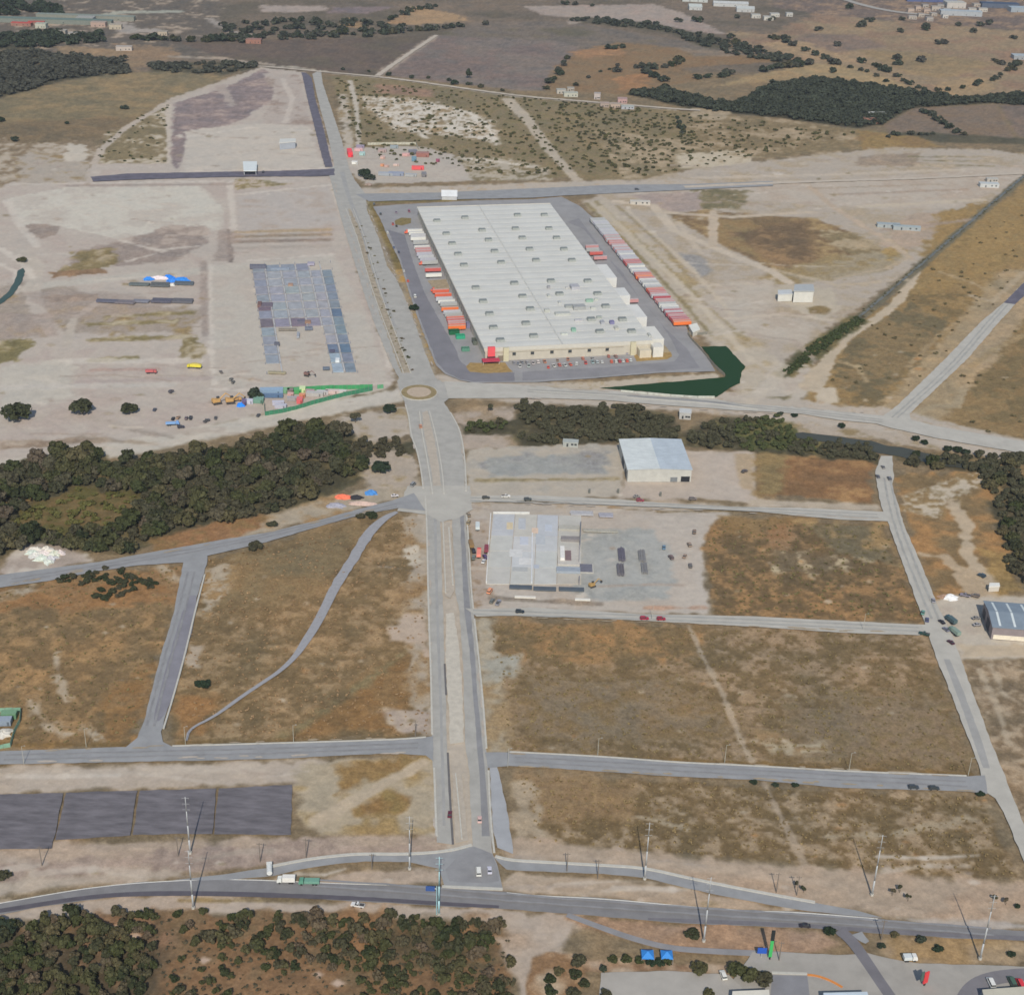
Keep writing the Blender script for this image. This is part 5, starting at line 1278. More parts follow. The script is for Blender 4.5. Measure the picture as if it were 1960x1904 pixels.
def slab_site_west():
    """steel deck of the building going up on the western pad"""
    z3 = lambda *pts: tl(880, 960, pts, .1448 * 1.0)
    TL, TR, BR, BL = [G(*p) for p in z3((215, 130), (1265, 85), (1625, 1540), (425, 1560))]
    cx, cy = (TL[0] + BR[0]) / 2, (TL[1] + BR[1]) / 2
    root = empty('building_frame', (cx, cy, 0), 0, 'half built hall of blue grey floor slabs and steel columns on the western pad', 'building site')

    def B(u, v):
        return (TL[0] * (1 - u) * (1 - v) + TR[0] * u * (1 - v) + BR[0] * u * v + BL[0] * (1 - u) * v - cx,
                TL[1] * (1 - u) * (1 - v) + TR[1] * u * (1 - v) + BR[1] * u * v + BL[1] * (1 - u) * v - cy)
    us = [0, .17, .36, .55, .72, .86, 1.0]
    nv = 13
    rr = random.Random(3)
    for i in range(6):
        for j in range(nv):
            v0, v1 = j / nv, (j + 1) / nv
            if 1 <= i <= 3 and j >= 8 or (i == 0 and j == 12):
                continue
            if i in (4, 5) and j == 0:
                continue
            base = (146, 149, 157)
            if i == 0:
                base = (134, 138, 149) if j < 8 else (136, 144, 155)
                if j in (5, 7):
                    base = (110, 102, 112)
            elif i == 5:
                base = (120, 130, 143) if j > 0 else base
                if j in (6, 10):
                    base = (96, 112, 132)
            elif i == 4 and j in (10,):
                base = (104, 116, 134)
            elif i >= 4 and j >= 11:
                base = (146, 156, 170)
            elif j == 7 and i in (1, 2, 3):
                base = (132, 132, 144) if i != 2 else (122, 112, 122)
            elif j == 0:
                base = (128, 134, 148)
            c = tuple(int(b + rr.uniform(-3, 3)) for b in base)
            g = .012
            q = [B(us[i] + g, v0 + g * .4), B(us[i + 1] - g, v0 + g * .4), B(us[i + 1] - g, v1 - g * .4), B(us[i] + g, v1 - g * .4)]
            obj('floor_slab', MB().prism(q, -.3, .35 + .05 * rr.random()).mesh('floor_slab', mat('slab_%d_%d_%d' % c, c, .7, .16, .18)), root)
    strip = mat('slab_joint', (168, 169, 174), .8, .06, .3)
    for u in us[1:-1]:
        a, b, c_, d = B(u - .007, .02), B(u + .007, .02), B(u + .007, .62 if u < .8 and u > .2 else .98), B(u - .007, .62 if u < .8 and u > .2 else .98)
        obj('ground_beam', MB().prism([a, b, c_, d], -.3, .6).mesh('ground_beam', strip), root)
    cm = MB().box(0, 0, -.3, .4, .4, 2.2).mesh('column', mat('column_steel', (120, 124, 138), .6, .1, .5))
    for u in (.0, .17, .36, .55, .72, .86, 1.0):
        for j in range(0, nv + 1, 1):
            if .2 < u < .7 and j > 8 or j < 0:
                continue
            p = B(u, j / nv)
            obj('column', cm, root, (p[0], p[1], 0))
    for (x, y, sx, sy, h, c) in ((310, 165, 14, 4, 3, (96, 98, 112)), (600, 185, 16, 3, 1.6, (130, 140, 156)), (1010, 120, 6, 5, 2, (150, 146, 164)), (330, 660, 3, 9, 2.2, (110, 86, 84)), (420, 660, 10, 9, 1.2, (104, 96, 108)), (940, 890, 8, 4, 1.8, (138, 112, 98)), (880, 890, 6, 5, 2.2, (100, 98, 114)), (700, 985, 14, 2, 1.4, (122, 116, 110)), (980, 975, 6, 3, 2, (104, 110, 126)), (1360, 1400, 3, 5, 2, (200, 204, 208)), (560, 1180, 4, 3, 2, (90, 92, 104)), (840, 1060, 2, 10, 1.5, (146, 150, 160)), (740, 395, 4, 4, 1.6, (150, 124, 112)), (1290, 1270, 4, 3, 1.4, (84, 84, 104)), (1210, 1500, 5, 3, 1.4, (96, 106, 122))):
        p = G(*z3((x, y))[0])
        obj('formwork_stack', MB().box(p[0] - cx, p[1] - cy, .3, sx, sy, h, .1).mesh('formwork_stack', mat('stack_%d_%d_%d' % c, c, .8, .12, .6)), root)


def slab_site_east():
    """pale concrete slab with tilt-up panels by the boulevard"""
    z4 = lambda *pts: tl(1700, 1850, pts, .2604)
    q = [G(*p) for p in z4((292, 150), (942, 165), (942, 668), (238, 668))]
    cx, cy = sum(p[0] for p in q) / 4, sum(p[1] for p in q) / 4
    root = empty('concrete_slab', (cx, cy, 0), 0, 'large pale concrete floor of a new hall beside the boulevard', 'building site')

    def at(x, y):
        p = G(*z4((x, y))[0])
        return (p[0] - cx, p[1] - cy)
    rr = random.Random(4)
    xs = [0, .25, .5, .74, 1]
    ysn = [0, .33, .55, .78, 1]
    cols = [[(171, 173, 179), (176, 173, 168), (171, 174, 181), (172, 170, 166)], [(176, 176, 174), (182, 182, 184), (176, 178, 182), (174, 172, 168)], [(174, 174, 172), (180, 182, 186), (176, 178, 178), (174, 174, 172)], [(174, 172, 169), (176, 176, 174), (176, 176, 175), (170, 165, 158)]]

    def B(u, v):
        a, b, c_, d = [(p[0] - cx, p[1] - cy) for p in q]
        return (a[0] * (1 - u) * (1 - v) + b[0] * u * (1 - v) + c_[0] * u * v + d[0] * (1 - u) * v, a[1] * (1 - u) * (1 - v) + b[1] * u * (1 - v) + c_[1] * u * v + d[1] * (1 - u) * v)
    for i in range(4):
        for j in range(4):
            g = .003
            pl = [B(xs[i] + g, ysn[j] + g), B(xs[i + 1] - g, ysn[j] + g), B(xs[i + 1] - g, ysn[j + 1] - g), B(xs[i] + g, ysn[j + 1] - g)]
            c = cols[j][i]
            obj('floor_panel', MB().prism(pl, -.3, .2).mesh('floor_panel', mat('floor_%d_%d_%d' % c, c, .8, .07, .12)), root)

    def blk(nm, x, y, sx, sy, h, c, z=.3, rot=0):
        p = at(x, y)
        return obj(nm, MB().box(p[0], p[1], z, sx, sy, h, rot).mesh(nm, mat('site_%d_%d_%d' % c, c, .8, .08, .4)), root)
    # edge walls
    for a, b, c, h in (((275, 160), (242, 660), (200, 200, 202), 1.2), ((936, 235), (930, 400), (112, 114, 122), 2.6), ((928, 400), (922, 520), (150, 146, 150), 1.6), ((926, 630), (924, 670), (120, 118, 126), 2), ((292, 148), (560, 150), (196, 196, 196), 1.0), ((580, 300), (575, 660), (196, 200, 210), .9)):
        p, r = at(*a), at(*b)
        L = math.hypot(r[0] - p[0], r[1] - p[1])
        obj('tilt_wall', MB().box((p[0] + r[0]) / 2, (p[1] + r[1]) / 2, -.3, L, .5, h + .6, math.atan2(r[1] - p[1], r[0] - p[0])).mesh('tilt_wall', mat('site_%d_%d_%d' % c, c, .8, .08, .4)), root)
    blk('office_core', 845, 470, 12.5, 20, .9, (176, 172, 168))
    blk('core_wall', 800, 460, 2.5, 14, 2.6, (206, 204, 204))
    blk('core_pit', 843, 470, 3.5, 11, 1.2, (118, 100, 104))
    blk('core_roof', 845, 576, 13.4, 5, 1.6, (140, 148, 160))
    blk('wall_stack', 860, 346, 11, 4, 1.6, (126, 122, 124))
    blk('wall_stack', 850, 262, 12.6, 5, 1.1, (160, 158, 152))
    for (x, y, sx, sy, c) in ((330, 220, 8, 24, (168, 171, 178)), (415, 240, 6, 12, (190, 176, 150)), (505, 225, 7, 20, (168, 171, 178)), (600, 275, 6, 9, (198, 176, 160)), (640, 340, 9, 18, (167, 171, 178)), (700, 255, 7, 12, (172, 178, 190)), (520, 350, 8, 14, (176, 180, 192)), (460, 440, 12, 12, (190, 190, 192)), (530, 500, 12, 10, (192, 192, 194)), (490, 560, 14, 7, (160, 162, 164)), (610, 540, 5, 6, (164, 170, 182))):
        blk('deck_sheet', x, y, sx * .62, sy * .7, .1 + .004 * (x % 17), c, .17)
    for x, y, w in ((495, 692, 12.6), (672, 704, 12.6), (868, 708, 14)):
        blk('trench_cover', x, y, w, 3.4, .9, (78, 86, 96), -.1)
    blk('white_panel_stack', 528, 766, 11.5, 1.6, .8, (200, 196, 190), 0)
    blk('white_panel_stack', 950, 784, 8.4, 1.6, .8, (200, 198, 194), 0)
    # loose material in the gravel yard: things of their own
    items = [((1236, 455), 4, 15, 2, (94, 92, 106), 'dark rebar stack, northern of the west pair in the gravel yard'), ((1228, 568), 4, 12, 2, (100, 98, 106), 'dark rebar stack, southern of the west pair in the gravel yard'), ((1386, 465), 4, 13, 1.6, (120, 120, 124), 'grey rebar stack, northern of the east pair in the gravel yard'), ((1404, 555), 3.5, 12, 1.6, (118, 118, 122), 'grey rebar stack, southern of the east pair in the gravel yard')]
    for (x, y), sx, sy, h, c, lb in items:
        p = G(*z4((x, y))[0])
        mb = MB()
        for i in range(7):
            xx = p[0] - sx / 2 + (i + .5) * sx / 7
            mb.box(xx, p[1], 0, sx / 8, sy * rr.uniform(.8, 1), h * rr.uniform(.6, 1), -.12 * 0)
        mb.box(p[0], p[1] - sy * .25, -.2, sx, .3, .25).box(p[0], p[1] + sy * .25, -.2, sx, .3, .25)
        tag(obj('rebar_stack', mb.mesh('rebar_stack', mat('site_%d_%d_%d' % c, c, .8, .08, .4))), lb, 'rebar stack', 'rebar stacks in the gravel yard')
    p = G(*z4((975, 552))[0])
    r = empty('water_pit', (p[0], p[1], 0), 0, 'square dark lined pit at the slab edge', 'pit')
    obj('rim', MB().box(0, 0, -.2, 8.4, 9.8, .5).mesh('rim', M_CONC), r)
    obj('lining', MB().box(0, 0, .1, 7.2, 8.6, .45).mesh('lining', mat('pit_dark', (104, 104, 116), .6, .1, .4)), r)
# ---------------------------------------------------------------- vehicles
_mcache = {}


def cached(key, fn):
    if key not in _mcache:
        _mcache[key] = fn()
    return _mcache[key]


def wheel_mesh(r, w):
    return cached(('wheel', r, w), lambda: MB().tube((0, -w / 2, 0), (0, w / 2, 0), r, k=12).mesh('wheel', mat('tyre', (52, 51, 52), .9, .08, 1)))


def profile_mesh(name, prof, w, m, taper=1.0):
    """side outline (x, z) swept over the width"""
    n = len(prof)
    zs = [p[1] for p in prof]
    zm = sum(zs) / n
    v = []
    for s in (-1, 1):
        for x, z in prof:
            k = taper if z > zm else 1.0
            v.append((x, s * w / 2 * k, z))
    f = [tuple(range(n - 1, -1, -1))[::-1], tuple(range(n, 2 * n))[::-1]]
    for i in range(n):
        j = (i + 1) % n
        f.append((j, i, n + i, n + j)[::-1])
    me = mesh_from(name, v, f, m)
    bm = bmesh.new()
    bm.from_mesh(me)
    bmesh.ops.recalc_face_normals(bm, faces=bm.faces[:])
    bmesh.ops.bevel(bm, geom=bm.edges[:], offset=.06, segments=2, affect='EDGES', clamp_overlap=True)
    bm.to_mesh(me)
    bm.free()
    return me


GLASS = None


def car(label, x, y, head, rgb, kind='sedan', group=None, name=None, cat='car', z=.35):
    p = G(x, y)
    root = empty(name or {'sedan': 'parked_car', 'suv': 'parked_car', 'pickup': 'pickup_truck', 'van': 'van'}[kind], (p[0], p[1], z), math.radians(head), label, cat, group)
    m = paint(rgb, .35)
    dims = {'sedan': (4.5, 1.85), 'suv': (4.8, 2.0), 'pickup': (5.6, 2.05), 'van': (5.4, 2.1)}[kind]
    L, W = dims
    h = L / 2
    body = {'sedan': [(-h, .35), (h, .35), (h, .72), (h * .55, .92), (-h * .6, .98), (-h, .85)],
            'suv': [(-h, .38), (h, .38), (h, .85), (h * .6, 1.08), (-h, 1.1)],
            'pickup': [(-h, .42), (h, .42), (h, .95), (h * .5, 1.12), (-h, 1.12)],
            'van': [(-h, .38), (h, .38), (h, .95), (h * .78, 1.25), (-h, 1.25)]}[kind]
    cab = {'sedan': [(-h * .72, .95), (h * .42, .92), (h * .08, 1.45), (-h * .42, 1.46)],
           'suv': [(-h * .95, 1.08), (h * .5, 1.06), (h * .2, 1.72), (-h * .85, 1.74)],
           'pickup': [(-h * .18, 1.1), (h * .42, 1.1), (h * .15, 1.76), (-h * .14, 1.78)],
           'van': [(-h * .97, 1.23), (h * .74, 1.23), (h * .42, 2.1), (-h * .95, 2.12)]}[kind]
    obj('body', cached(('cb', kind, rgb), lambda: profile_mesh('body', body, W, m)), root)
    roof_z = cab[2][1]
    gm = cached(('cg', kind), lambda: profile_mesh('window', cab, W * .92, M_GLASS, .84))
    obj('window', gm, root)
    rx0, rx1 = cab[3][0], cab[2][0]
    obj('roof', cached(('cr', kind, rgb), lambda: MB().box((rx0 + rx1) / 2, 0, roof_z - .03, (rx1 - rx0) * 1.02, W * .8, .07).mesh('roof', m)), root)
    if kind == 'pickup':
        obj('cargo_bed', cached(('cbed', rgb), lambda: MB().box(-h * .6, 0, 1.08, h * .72, W * .8, .06).mesh('cargo_bed', mat('bed_dark', (70, 70, 72), .9, .1, 1))), root)
    wm = wheel_mesh(.34, .24)
    for sx in (.6, -.6):
        for sy in (-1, 1):
            obj('wheel', wm, root, (h * sx, sy * (W / 2 - .1), .34))
    return root


def trailer(label, X, Y, ang, rgb, group=None, L=14.6, hh=2.75, z=.3, roofc=None):
    root = empty('box_trailer', (X, Y, z), ang, label, 'trailer', group)

    def cargo():
        mb = MB().box(0, 0, 1.2, L, 2.55, hh)
        for i in range(18):
            xx = -L / 2 + .5 + i * (L - 1) / 17
            mb.box(xx, -1.29, 1.25, .08, .05, hh - .1).box(xx, 1.29, 1.25, .08, .05, hh - .1)
        return mb.mesh('cargo_box', paint(rgb, .5))
    obj('cargo_box', cached(('trc', rgb, L, hh), cargo), root)
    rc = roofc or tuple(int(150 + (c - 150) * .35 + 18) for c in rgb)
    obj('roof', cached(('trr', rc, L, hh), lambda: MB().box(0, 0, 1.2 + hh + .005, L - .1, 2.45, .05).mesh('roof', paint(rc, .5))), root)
    obj('chassis', cached(('trch', L), lambda: MB().box(0, 0, .85, L * .96, 1.1, .32).mesh('chassis', mat('chassis_dark', (64, 62, 64), .8, .1, .6))), root)
    obj('landing_gear', cached(('trlg', L), lambda: MB().box(L * .28, -.8, 0, .2, .2, .9).box(L * .28, .8, 0, .2, .2, .9).box(L * .28, 0, .5, .12, 1.6, .12).mesh('landing_gear', mat('chassis_dark', (64, 62, 64), .8, .1, .6))), root)
    wm = wheel_mesh(.5, .5)
    for xx in (-L * .30, -L * .39):
        for s in (-1, 1):
            obj('wheel', wm, root, (xx, s * .95, .5))
    return root


def tractor(label, X, Y, ang, rgb, group=None, z=.3):
    root = empty('tractor_unit', (X, Y, z), ang, label, 'truck', group)
    m = paint(rgb, .35)
    obj('cab', cached(('tcab', rgb), lambda: profile_mesh('cab', [(.2, .9), (3.2, .7), (3.2, 1.9), (2.1, 2.1), (1.7, 3.3), (.2, 3.5)], 2.4, m)), root)
    obj('window', cached(('tcw',), lambda: MB().box(2.0, 0, 2.15, .5, 2.1, .85, 0, .7, .9).mesh('window', M_GLASS)), root)
    obj('chassis', cached(('tch',), lambda: MB().box(-.6, 0, .65, 6.4, 1.0, .35).mesh('chassis', mat('chassis_dark', (64, 62, 64), .8, .1, .6))), root)
    wm = wheel_mesh(.52, .45)
    for xx in (2.3, -1.9, -3.2):
        for s in (-1, 1):
            obj('wheel', wm, root, (xx, s * .95, .52))
    return root


def truck(label, x, y, head, cabc, boxc, L=8.0, hb=2.6, group=None, name='delivery_truck', z=.3, tank=False, heap=None):
    p = G(x, y)
    root = empty(name, (p[0], p[1], z), math.radians(head), label, 'truck', group)
    obj('cab', cached(('rcab', cabc, L), lambda: profile_mesh('cab', [(L / 2 - 2.0, .7), (L / 2, .6), (L / 2, 1.6), (L / 2 - .35, 2.5), (L / 2 - 2.0, 2.6)], 2.3, paint(cabc, .4))), root)
    obj('window', cached(('rw', L), lambda: MB().box(L / 2 - .35, 0, 1.65, .5, 2.0, .75, 0, .6, .9).mesh('window', M_GLASS)), root)
    if tank:
        obj('tank', MB().tube((-L / 2, 0, 2.0), (L / 2 - 2.3, 0, 2.0), 1.15, k=14).mesh('tank', paint(boxc, .4)), root)
    else:
        obj('cargo_box', cached(('rbox', boxc, L, hb), lambda: MB().box(-1.1, 0, 1.0, L - 2.3, 2.5, hb, 0, 1, 1).mesh('cargo_box', paint(boxc, .5), bevel=.05)), root)
    if heap:
        obj('load', MB().box(-1.1, 0, 1.0 + hb, L - 2.6, 2.3, .8, 0, .5, .4).mesh('load', paint(heap, .9)), root)
    obj('chassis', cached(('rch', L), lambda: MB().box(0, 0, .62, L * .96, .95, .34).mesh('chassis', mat('chassis_dark', (64, 62, 64), .8, .1, .6))), root)
    wm = wheel_mesh(.48, .4)
    for xx in (L / 2 - 1.1, -L * .2, -L * .34):
        for s in (-1, 1):
            obj('wheel', wm, root, (xx, s * .95, .48))
    return root


def excavator(label, x, y, head, rgb, group=None, s=1.2):
    p = G(x, y)
    root = empty('excavator', (p[0], p[1], 0), math.radians(head), label, 'excavator', group)
    root.scale = (s, s, s)
    dk = mat('chassis_dark', (64, 62, 64), .8, .1, .6)
    for sy in (-1.1, 1.1):
        obj('track', MB().box(0, sy, 0, 4.2, .7, .95, 0, .86, 1).mesh('track', dk, bevel=.08), root)
    obj('house', MB().box(-.5, 0, 1.05, 3.6, 2.6, 1.3).box(-1.6, 0, 2.3, 1.2, 2.3, .4).mesh('house', paint(rgb, .5), bevel=.06), root)
    obj('cab', MB().box(.8, .8, 1.1, 1.5, 1.0, 2.0, 0, .85, .95).mesh('cab', M_GLASS), root)
    obj('boom', MB().tube((.9, -.3, 1.9), (4.2, -.3, 4.6), .32, .28, 6).tube((4.2, -.3, 4.6), (6.6, -.3, 2.6), .26, .2, 6).mesh('boom', paint(rgb, .5)), root)
    obj('bucket', MB().box(6.7, -.3, 1.4, 1.0, 1.1, 1.1, 0, .6, 1).mesh('bucket', dk), root)
    return root


ORD = ['first', 'second', 'third', 'fourth', 'fifth', 'sixth', 'seventh', 'eighth', 'ninth', 'tenth', 'eleventh', 'twelfth', 'thirteenth', 'fourteenth', 'fifteenth', 'sixteenth', 'seventeenth', 'eighteenth', 'nineteenth', 'twentieth']
TENS = ['', '', 'twenty', 'thirty', 'forty', 'fifty', 'sixty', 'seventy']
TENTH = ['', '', 'twentieth', 'thirtieth', 'fortieth', 'fiftieth', 'sixtieth', 'seventieth']


def ordinal(n):
    if n <= 20:
        return ORD[n - 1]
    return TENTH[n // 10] if n % 10 == 0 else TENS[n // 10] + ' ' + ORD[n % 10 - 1]


def trailer_park(O, A):
    c, s = math.cos(A), math.sin(A)
    W2 = lambda a, b: (O[0] + a * c - b * s, O[1] + a * s + b * c)
    rr = random.Random(9)
    cname = {}
    pal = dict(orange=(220, 114, 62), red=(182, 92, 88), crimson=(166, 78, 88), brick=(200, 98, 76), pink=(180, 134, 136), white=(204, 204, 202), silver=(176, 178, 186), lavender=(168, 168, 182), grey=(158, 160, 162))
    # east row, from the pond end northwards
    seq = ['orange', 'brick', 'crimson', 'crimson', 'pink', 'crimson', 'silver', 'crimson', 'silver', 'white', 'white', 'grey', 'pink', 'pink', 'crimson', 'silver', 'pink', 'red', 'red', 'brick', 'grey', 'silver', 'white', 'grey', 'silver', 'white',
           'red', 'orange', 'brick', 'red', 'lavender', 'white', 'silver', 'white', 'grey', 'red', 'crimson', 'red', 'silver', 'lavender', 'lavender', 'white', 'silver', 'lavender', 'pink', 'lavender', 'pink', 'silver', 'pink', 'pink', 'red', 'silver', 'pink', 'grey', 'pink', 'lavender',
           'silver', 'lavender', 'silver', 'lavender', 'grey', 'silver', 'grey', 'silver', 'lavender', 'silver', 'grey', 'grey']
    y = 53.5
    cnt = 0
    for k, nm in enumerate(seq):
        if k in (14, 33, 49):
            y += 3.0
        cnt += 1
        X, Y = W2(169.8 + rr.uniform(-.5, .5), y)
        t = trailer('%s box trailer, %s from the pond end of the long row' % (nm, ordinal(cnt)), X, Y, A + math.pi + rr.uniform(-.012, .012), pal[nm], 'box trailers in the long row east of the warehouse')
        y += 3.95 + rr.uniform(-.1, .3)
    # dock trailers on the west side (centre of the near side, sight lines from the enlargement)
    west = [(560, 425, 'white', 'tr'), (575, 452, 'white', ''), (592, 474, 'silver', ''), (592, 504, 'white', ''), (618, 545, 'grey', ''), (630, 592, 'white', ''), (640, 612, 'pink', ''), (648, 636, 'pink', ''), (655, 664, 'lavender', ''), (672, 690, 'silver', ''), (690, 722, 'lavender', ''), (712, 748, 'grey', ''),
            (742, 822, 'red', ''), (750, 878, 'white', ''), (822, 1042, 'brick', ''), (846, 1082, 'brick', ''), (858, 1122, 'silver', ''), (880, 1148, 'white', ''), (902, 1174, 'grey', ''), (915, 1224, 'orange', ''), (936, 1258, 'silver', ''), (950, 1282, 'grey', ''), (968, 1318, 'brick', ''), (975, 1340, 'red', ''), (982, 1364, 'pink', ''), (985, 1390, 'brick', ''), (986, 1412, 'orange', '')]
    for k, (a, b, nm, fl) in enumerate(west):
        px = tl(1350, 720, [(a, b)], .1878)[0]
        X, Y = G(*px)
        t = trailer('%s box trailer, %s from the north at the western docks' % (nm, ordinal(k + 1)), X, Y, A + rr.uniform(-.02, .02), pal[nm], 'box trailers at the western docks', L=13.8, hh=2.85)
    for (a, b, nm, lb) in ((488, 428, (226, 104, 78), 'orange red tractor at the northernmost dock trailer'), (636, 748, (206, 110, 92), 'pinkish red tractor among the western dock trailers'), (760, 1020, (214, 96, 72), 'red tractor ahead of the brick red dock trailers')):
        X, Y = G(*tl(1350, 720, [(a, b)], .1878)[0])
        tractor(lb, X, Y, A + math.pi, nm)
    # east docks
    for (a, b, nm, lb) in ((668, 470, 'pink', 'pink box trailer at the northern east dock'), (672, 495, 'grey', 'grey box trailer at the northern east dock'), (702, 522, 'red', 'red box trailer at the northern east dock'), (735, 560, 'pink', 'rosy box trailer at the end of the northern east dock'), (985, 912, 'pink', 'pinkish box trailer at the southern east dock')):
        X, Y = G(*tl(1900, 720, [(a, b)], .2344)[0])
        trailer(lb, X + 3, Y, A, pal[nm], None, L=12)
    # skips and stores at the south end of the western docks
    for (a, b, sx, sy, h, cc, lb, nm, cat) in ((958, 1448, 8, 5, 3, (32, 92, 62), 'dark green open skip south of the western docks', 'waste_skip', 'skip'), (1022, 1492, 7, 4.5, 2.6, (50, 150, 118), 'teal green open skip beside the dark green one', 'waste_skip', 'skip'), (1074, 1620, 6, 4, 2.4, (84, 128, 112), 'grey green skip north of the office lawn', 'waste_skip', 'skip'),
                                              (1108, 1385, 4, 4, 4.4, (118, 116, 146), 'grey violet compactor against the west wall', 'compactor', 'compactor'), (1165, 1545, 3, 8, 3, (92, 98, 92), 'dark chute bin against the west wall', 'bin', 'bin')):
        X, Y = G(*tl(1350, 720, [(a, b)], .1878)[0])
        r = empty(nm, (X, Y, .3), A, lb, cat)
        t = .15
        mb = MB().box(0, 0, 0, sx, sy, .2).box(-sx / 2 + t / 2, 0, .2, t, sy, h).box(sx / 2 - t / 2, 0, .2, t, sy, h).box(0, -sy / 2 + t / 2, .2, sx - 2 * t, t, h).box(0, sy / 2 - t / 2, .2, sx - 2 * t, t, h)
        for i in range(5):
            mb.box(-sx / 2 + (i + .5) * sx / 5, -sy / 2 - .06, .2, .12, .1, h)
        obj('bin_body', mb.mesh('bin_body', paint(cc, .6)), r)
        obj('load', MB().box(0, 0, .2, sx - .4, sy - .4, h * .8, 0, .8, .8).mesh('load', paint(tuple(int(q * .85) for q in cc), .9)), r)
    # car park at the office front
    cars = [((340, 1438), (206, 84, 70), 'red'), ((430, 1420), (190, 92, 80), 'brick red'), ((520, 1416), (208, 96, 74), 'orange red'), ((645, 1402), (200, 76, 72), 'bright red'), ((855, 1392), (212, 96, 66), 'orange'), ((922, 1390), (176, 66, 74), 'crimson'), ((982, 1386), (210, 92, 66), 'orange red'),
            ((475, 1422), (200, 202, 204), 'white'), ((890, 1392), (206, 206, 204), 'white'), ((950, 1386), (204, 206, 206), 'white'), ((1012, 1382), (196, 200, 202), 'white'), ((700, 1396), (160, 184, 190), 'pale blue'), ((735, 1396), (170, 178, 184), 'silver'), ((778, 1394), (206, 208, 208), 'white'), ((385, 1426), (204, 202, 200), 'white'), ((570, 1410), (196, 196, 196), 'silver'),
            ((310, 1392), (190, 130, 104), 'tan'), ((415, 1382), (140, 118, 104), 'brown'), ((500, 1374), (186, 124, 100), 'tan red'), ((622, 1368), (188, 118, 98), 'tan red'), ((832, 1350), (170, 104, 92), 'brown red'), ((890, 1350), (150, 116, 110), 'brown'), ((700, 1366), (150, 152, 156), 'grey'), ((255, 1396), (206, 196, 194), 'white'),
            ((60, 1402), (142, 142, 152), 'grey'), ((92, 1406), (120, 124, 136), 'dark grey'), ((125, 1398), (126, 128, 138), 'dark grey'), ((165, 1400), (150, 150, 158), 'grey'), ((180, 1428), (170, 180, 180), 'pale green'), ((110, 1430), (196, 196, 198), 'silver'), ((980, 1320), (150, 148, 164), 'violet grey'), ((215, 1405), (188, 180, 184), 'pale pink')]
    cars.sort(key=lambda q: (q[0][1] < 1386 and q[0][0] > 200, q[0][0]))
    a1 = a2 = 0
    for (q, rgb, cn) in cars:
        x, y = tl(1900, 720, [q], .2344)[0]
        rear = q[1] < 1386 and q[0] > 200
        if rear:
            a2 += 1
            lb = '%s car, %s from the west in the wall side parking row' % (cn, ordinal(a2))
        else:
            a1 += 1
            lb = '%s car, %s from the west in the road side parking row' % (cn, ordinal(a1))
        car(lb, x, y, 12 + 90 + rr.uniform(-14, 6), rgb, rr.choice(['sedan', 'suv', 'pickup', 'suv']), 'cars in the office car park')


def steel_pole(label, x, y, h=30.5, r0=.42, r1=.12, arms=True, rgb=(186, 192, 200), group='steel transmission poles by the highway', lean=0):
    p = G(x, y)
    root = empty('transmission_pole', (p[0], p[1], 0), 0, label, 'power pole', group)
    m = mat('pole_%d_%d_%d' % rgb, rgb, .45, .06, .4, metal=.1)
    mb = MB()
    for i in range(4):
        t0, t1 = i / 4, (i + 1) / 4
        mb.tube((0, 0, -.3 + t0 * h), (0, 0, -.3 + t1 * h), r0 + (r1 - r0) * t0, r0 + (r1 - r0) * t1 + .02, 12)
    obj('shaft', mb.mesh('shaft', m, True), root)
    obj('base_plate', MB().tube((0, 0, -.3), (0, 0, .7), r0 * 1.7, k=14).mesh('base_plate', M_CONC), root)
    for k, z in enumerate((h - 1.2, h - 4.2, h - 7.2)):
        a = obj('cross_arm', MB().tube((-1.5, 0, z + .25), (1.5, 0, z + .25), .05, .05, 6).mesh('cross_arm', m), root)
        q = MB()
        for sx in (-1.4, 1.4):
            q.tube((sx, 0, z - .7), (sx, 0, z + .2), .05, .05, 6)
        obj('insulator', q.mesh('insulator', mat('insulator_brown', (120, 112, 108), .4, .1, 1)), a)
    return root


def wood_pole(label, x, y, h=10.5, group='wooden power poles', arm=True, rgb=(112, 104, 98)):
    p = G(x, y)
    root = empty('power_pole', (p[0], p[1], 0), 0, label, 'power pole', group)
    obj('shaft', cached(('wp', h, rgb), lambda: MB().tube((0, 0, -.5), (0, 0, h), .24, .15, 8).mesh('shaft', mat('pole_%d_%d_%d' % rgb, rgb, .8, .1, 1))), root)
    if arm:
        obj('cross_arm', cached(('wa', h, rgb), lambda: MB().box(0, 0, h - .9, 2.2, .16, .18).tube((-.9, 0, h - .7), (-.9, 0, h - .35), .07).tube((.9, 0, h - .7), (.9, 0, h - .35), .07).mesh('cross_arm', mat('pole_%d_%d_%d' % rgb, rgb, .8, .1, 1))), root)
    return root


def lamp(label, x, y, h=11, group='street lamps', rgb=(164, 164, 158), side=1):
    p = G(x, y)
    root = empty('street_lamp', (p[0], p[1], 0), 0, label, 'street lamp', group)
    m = mat('pole_%d_%d_%d' % rgb, rgb, .5, .06, .4)
    obj('shaft', cached(('ls', h, rgb), lambda: MB().tube((0, 0, -.4), (0, 0, h), .13, .08, 8).mesh('shaft', m)), root)
    obj('arm', cached(('la', h, rgb, side), lambda: MB().tube((0, 0, h - .2), (side * 1.2, 0, h + .25), .05, .04, 6).mesh('arm', m)), root)
    obj('lamp_head', cached(('lh', h, side), lambda: MB().box(side * 1.4, 0, h + .2, .6, .3, .15).mesh('lamp_head', mat('lamp_grey', (150, 152, 154), .4, .05, 1))), root)
    return root


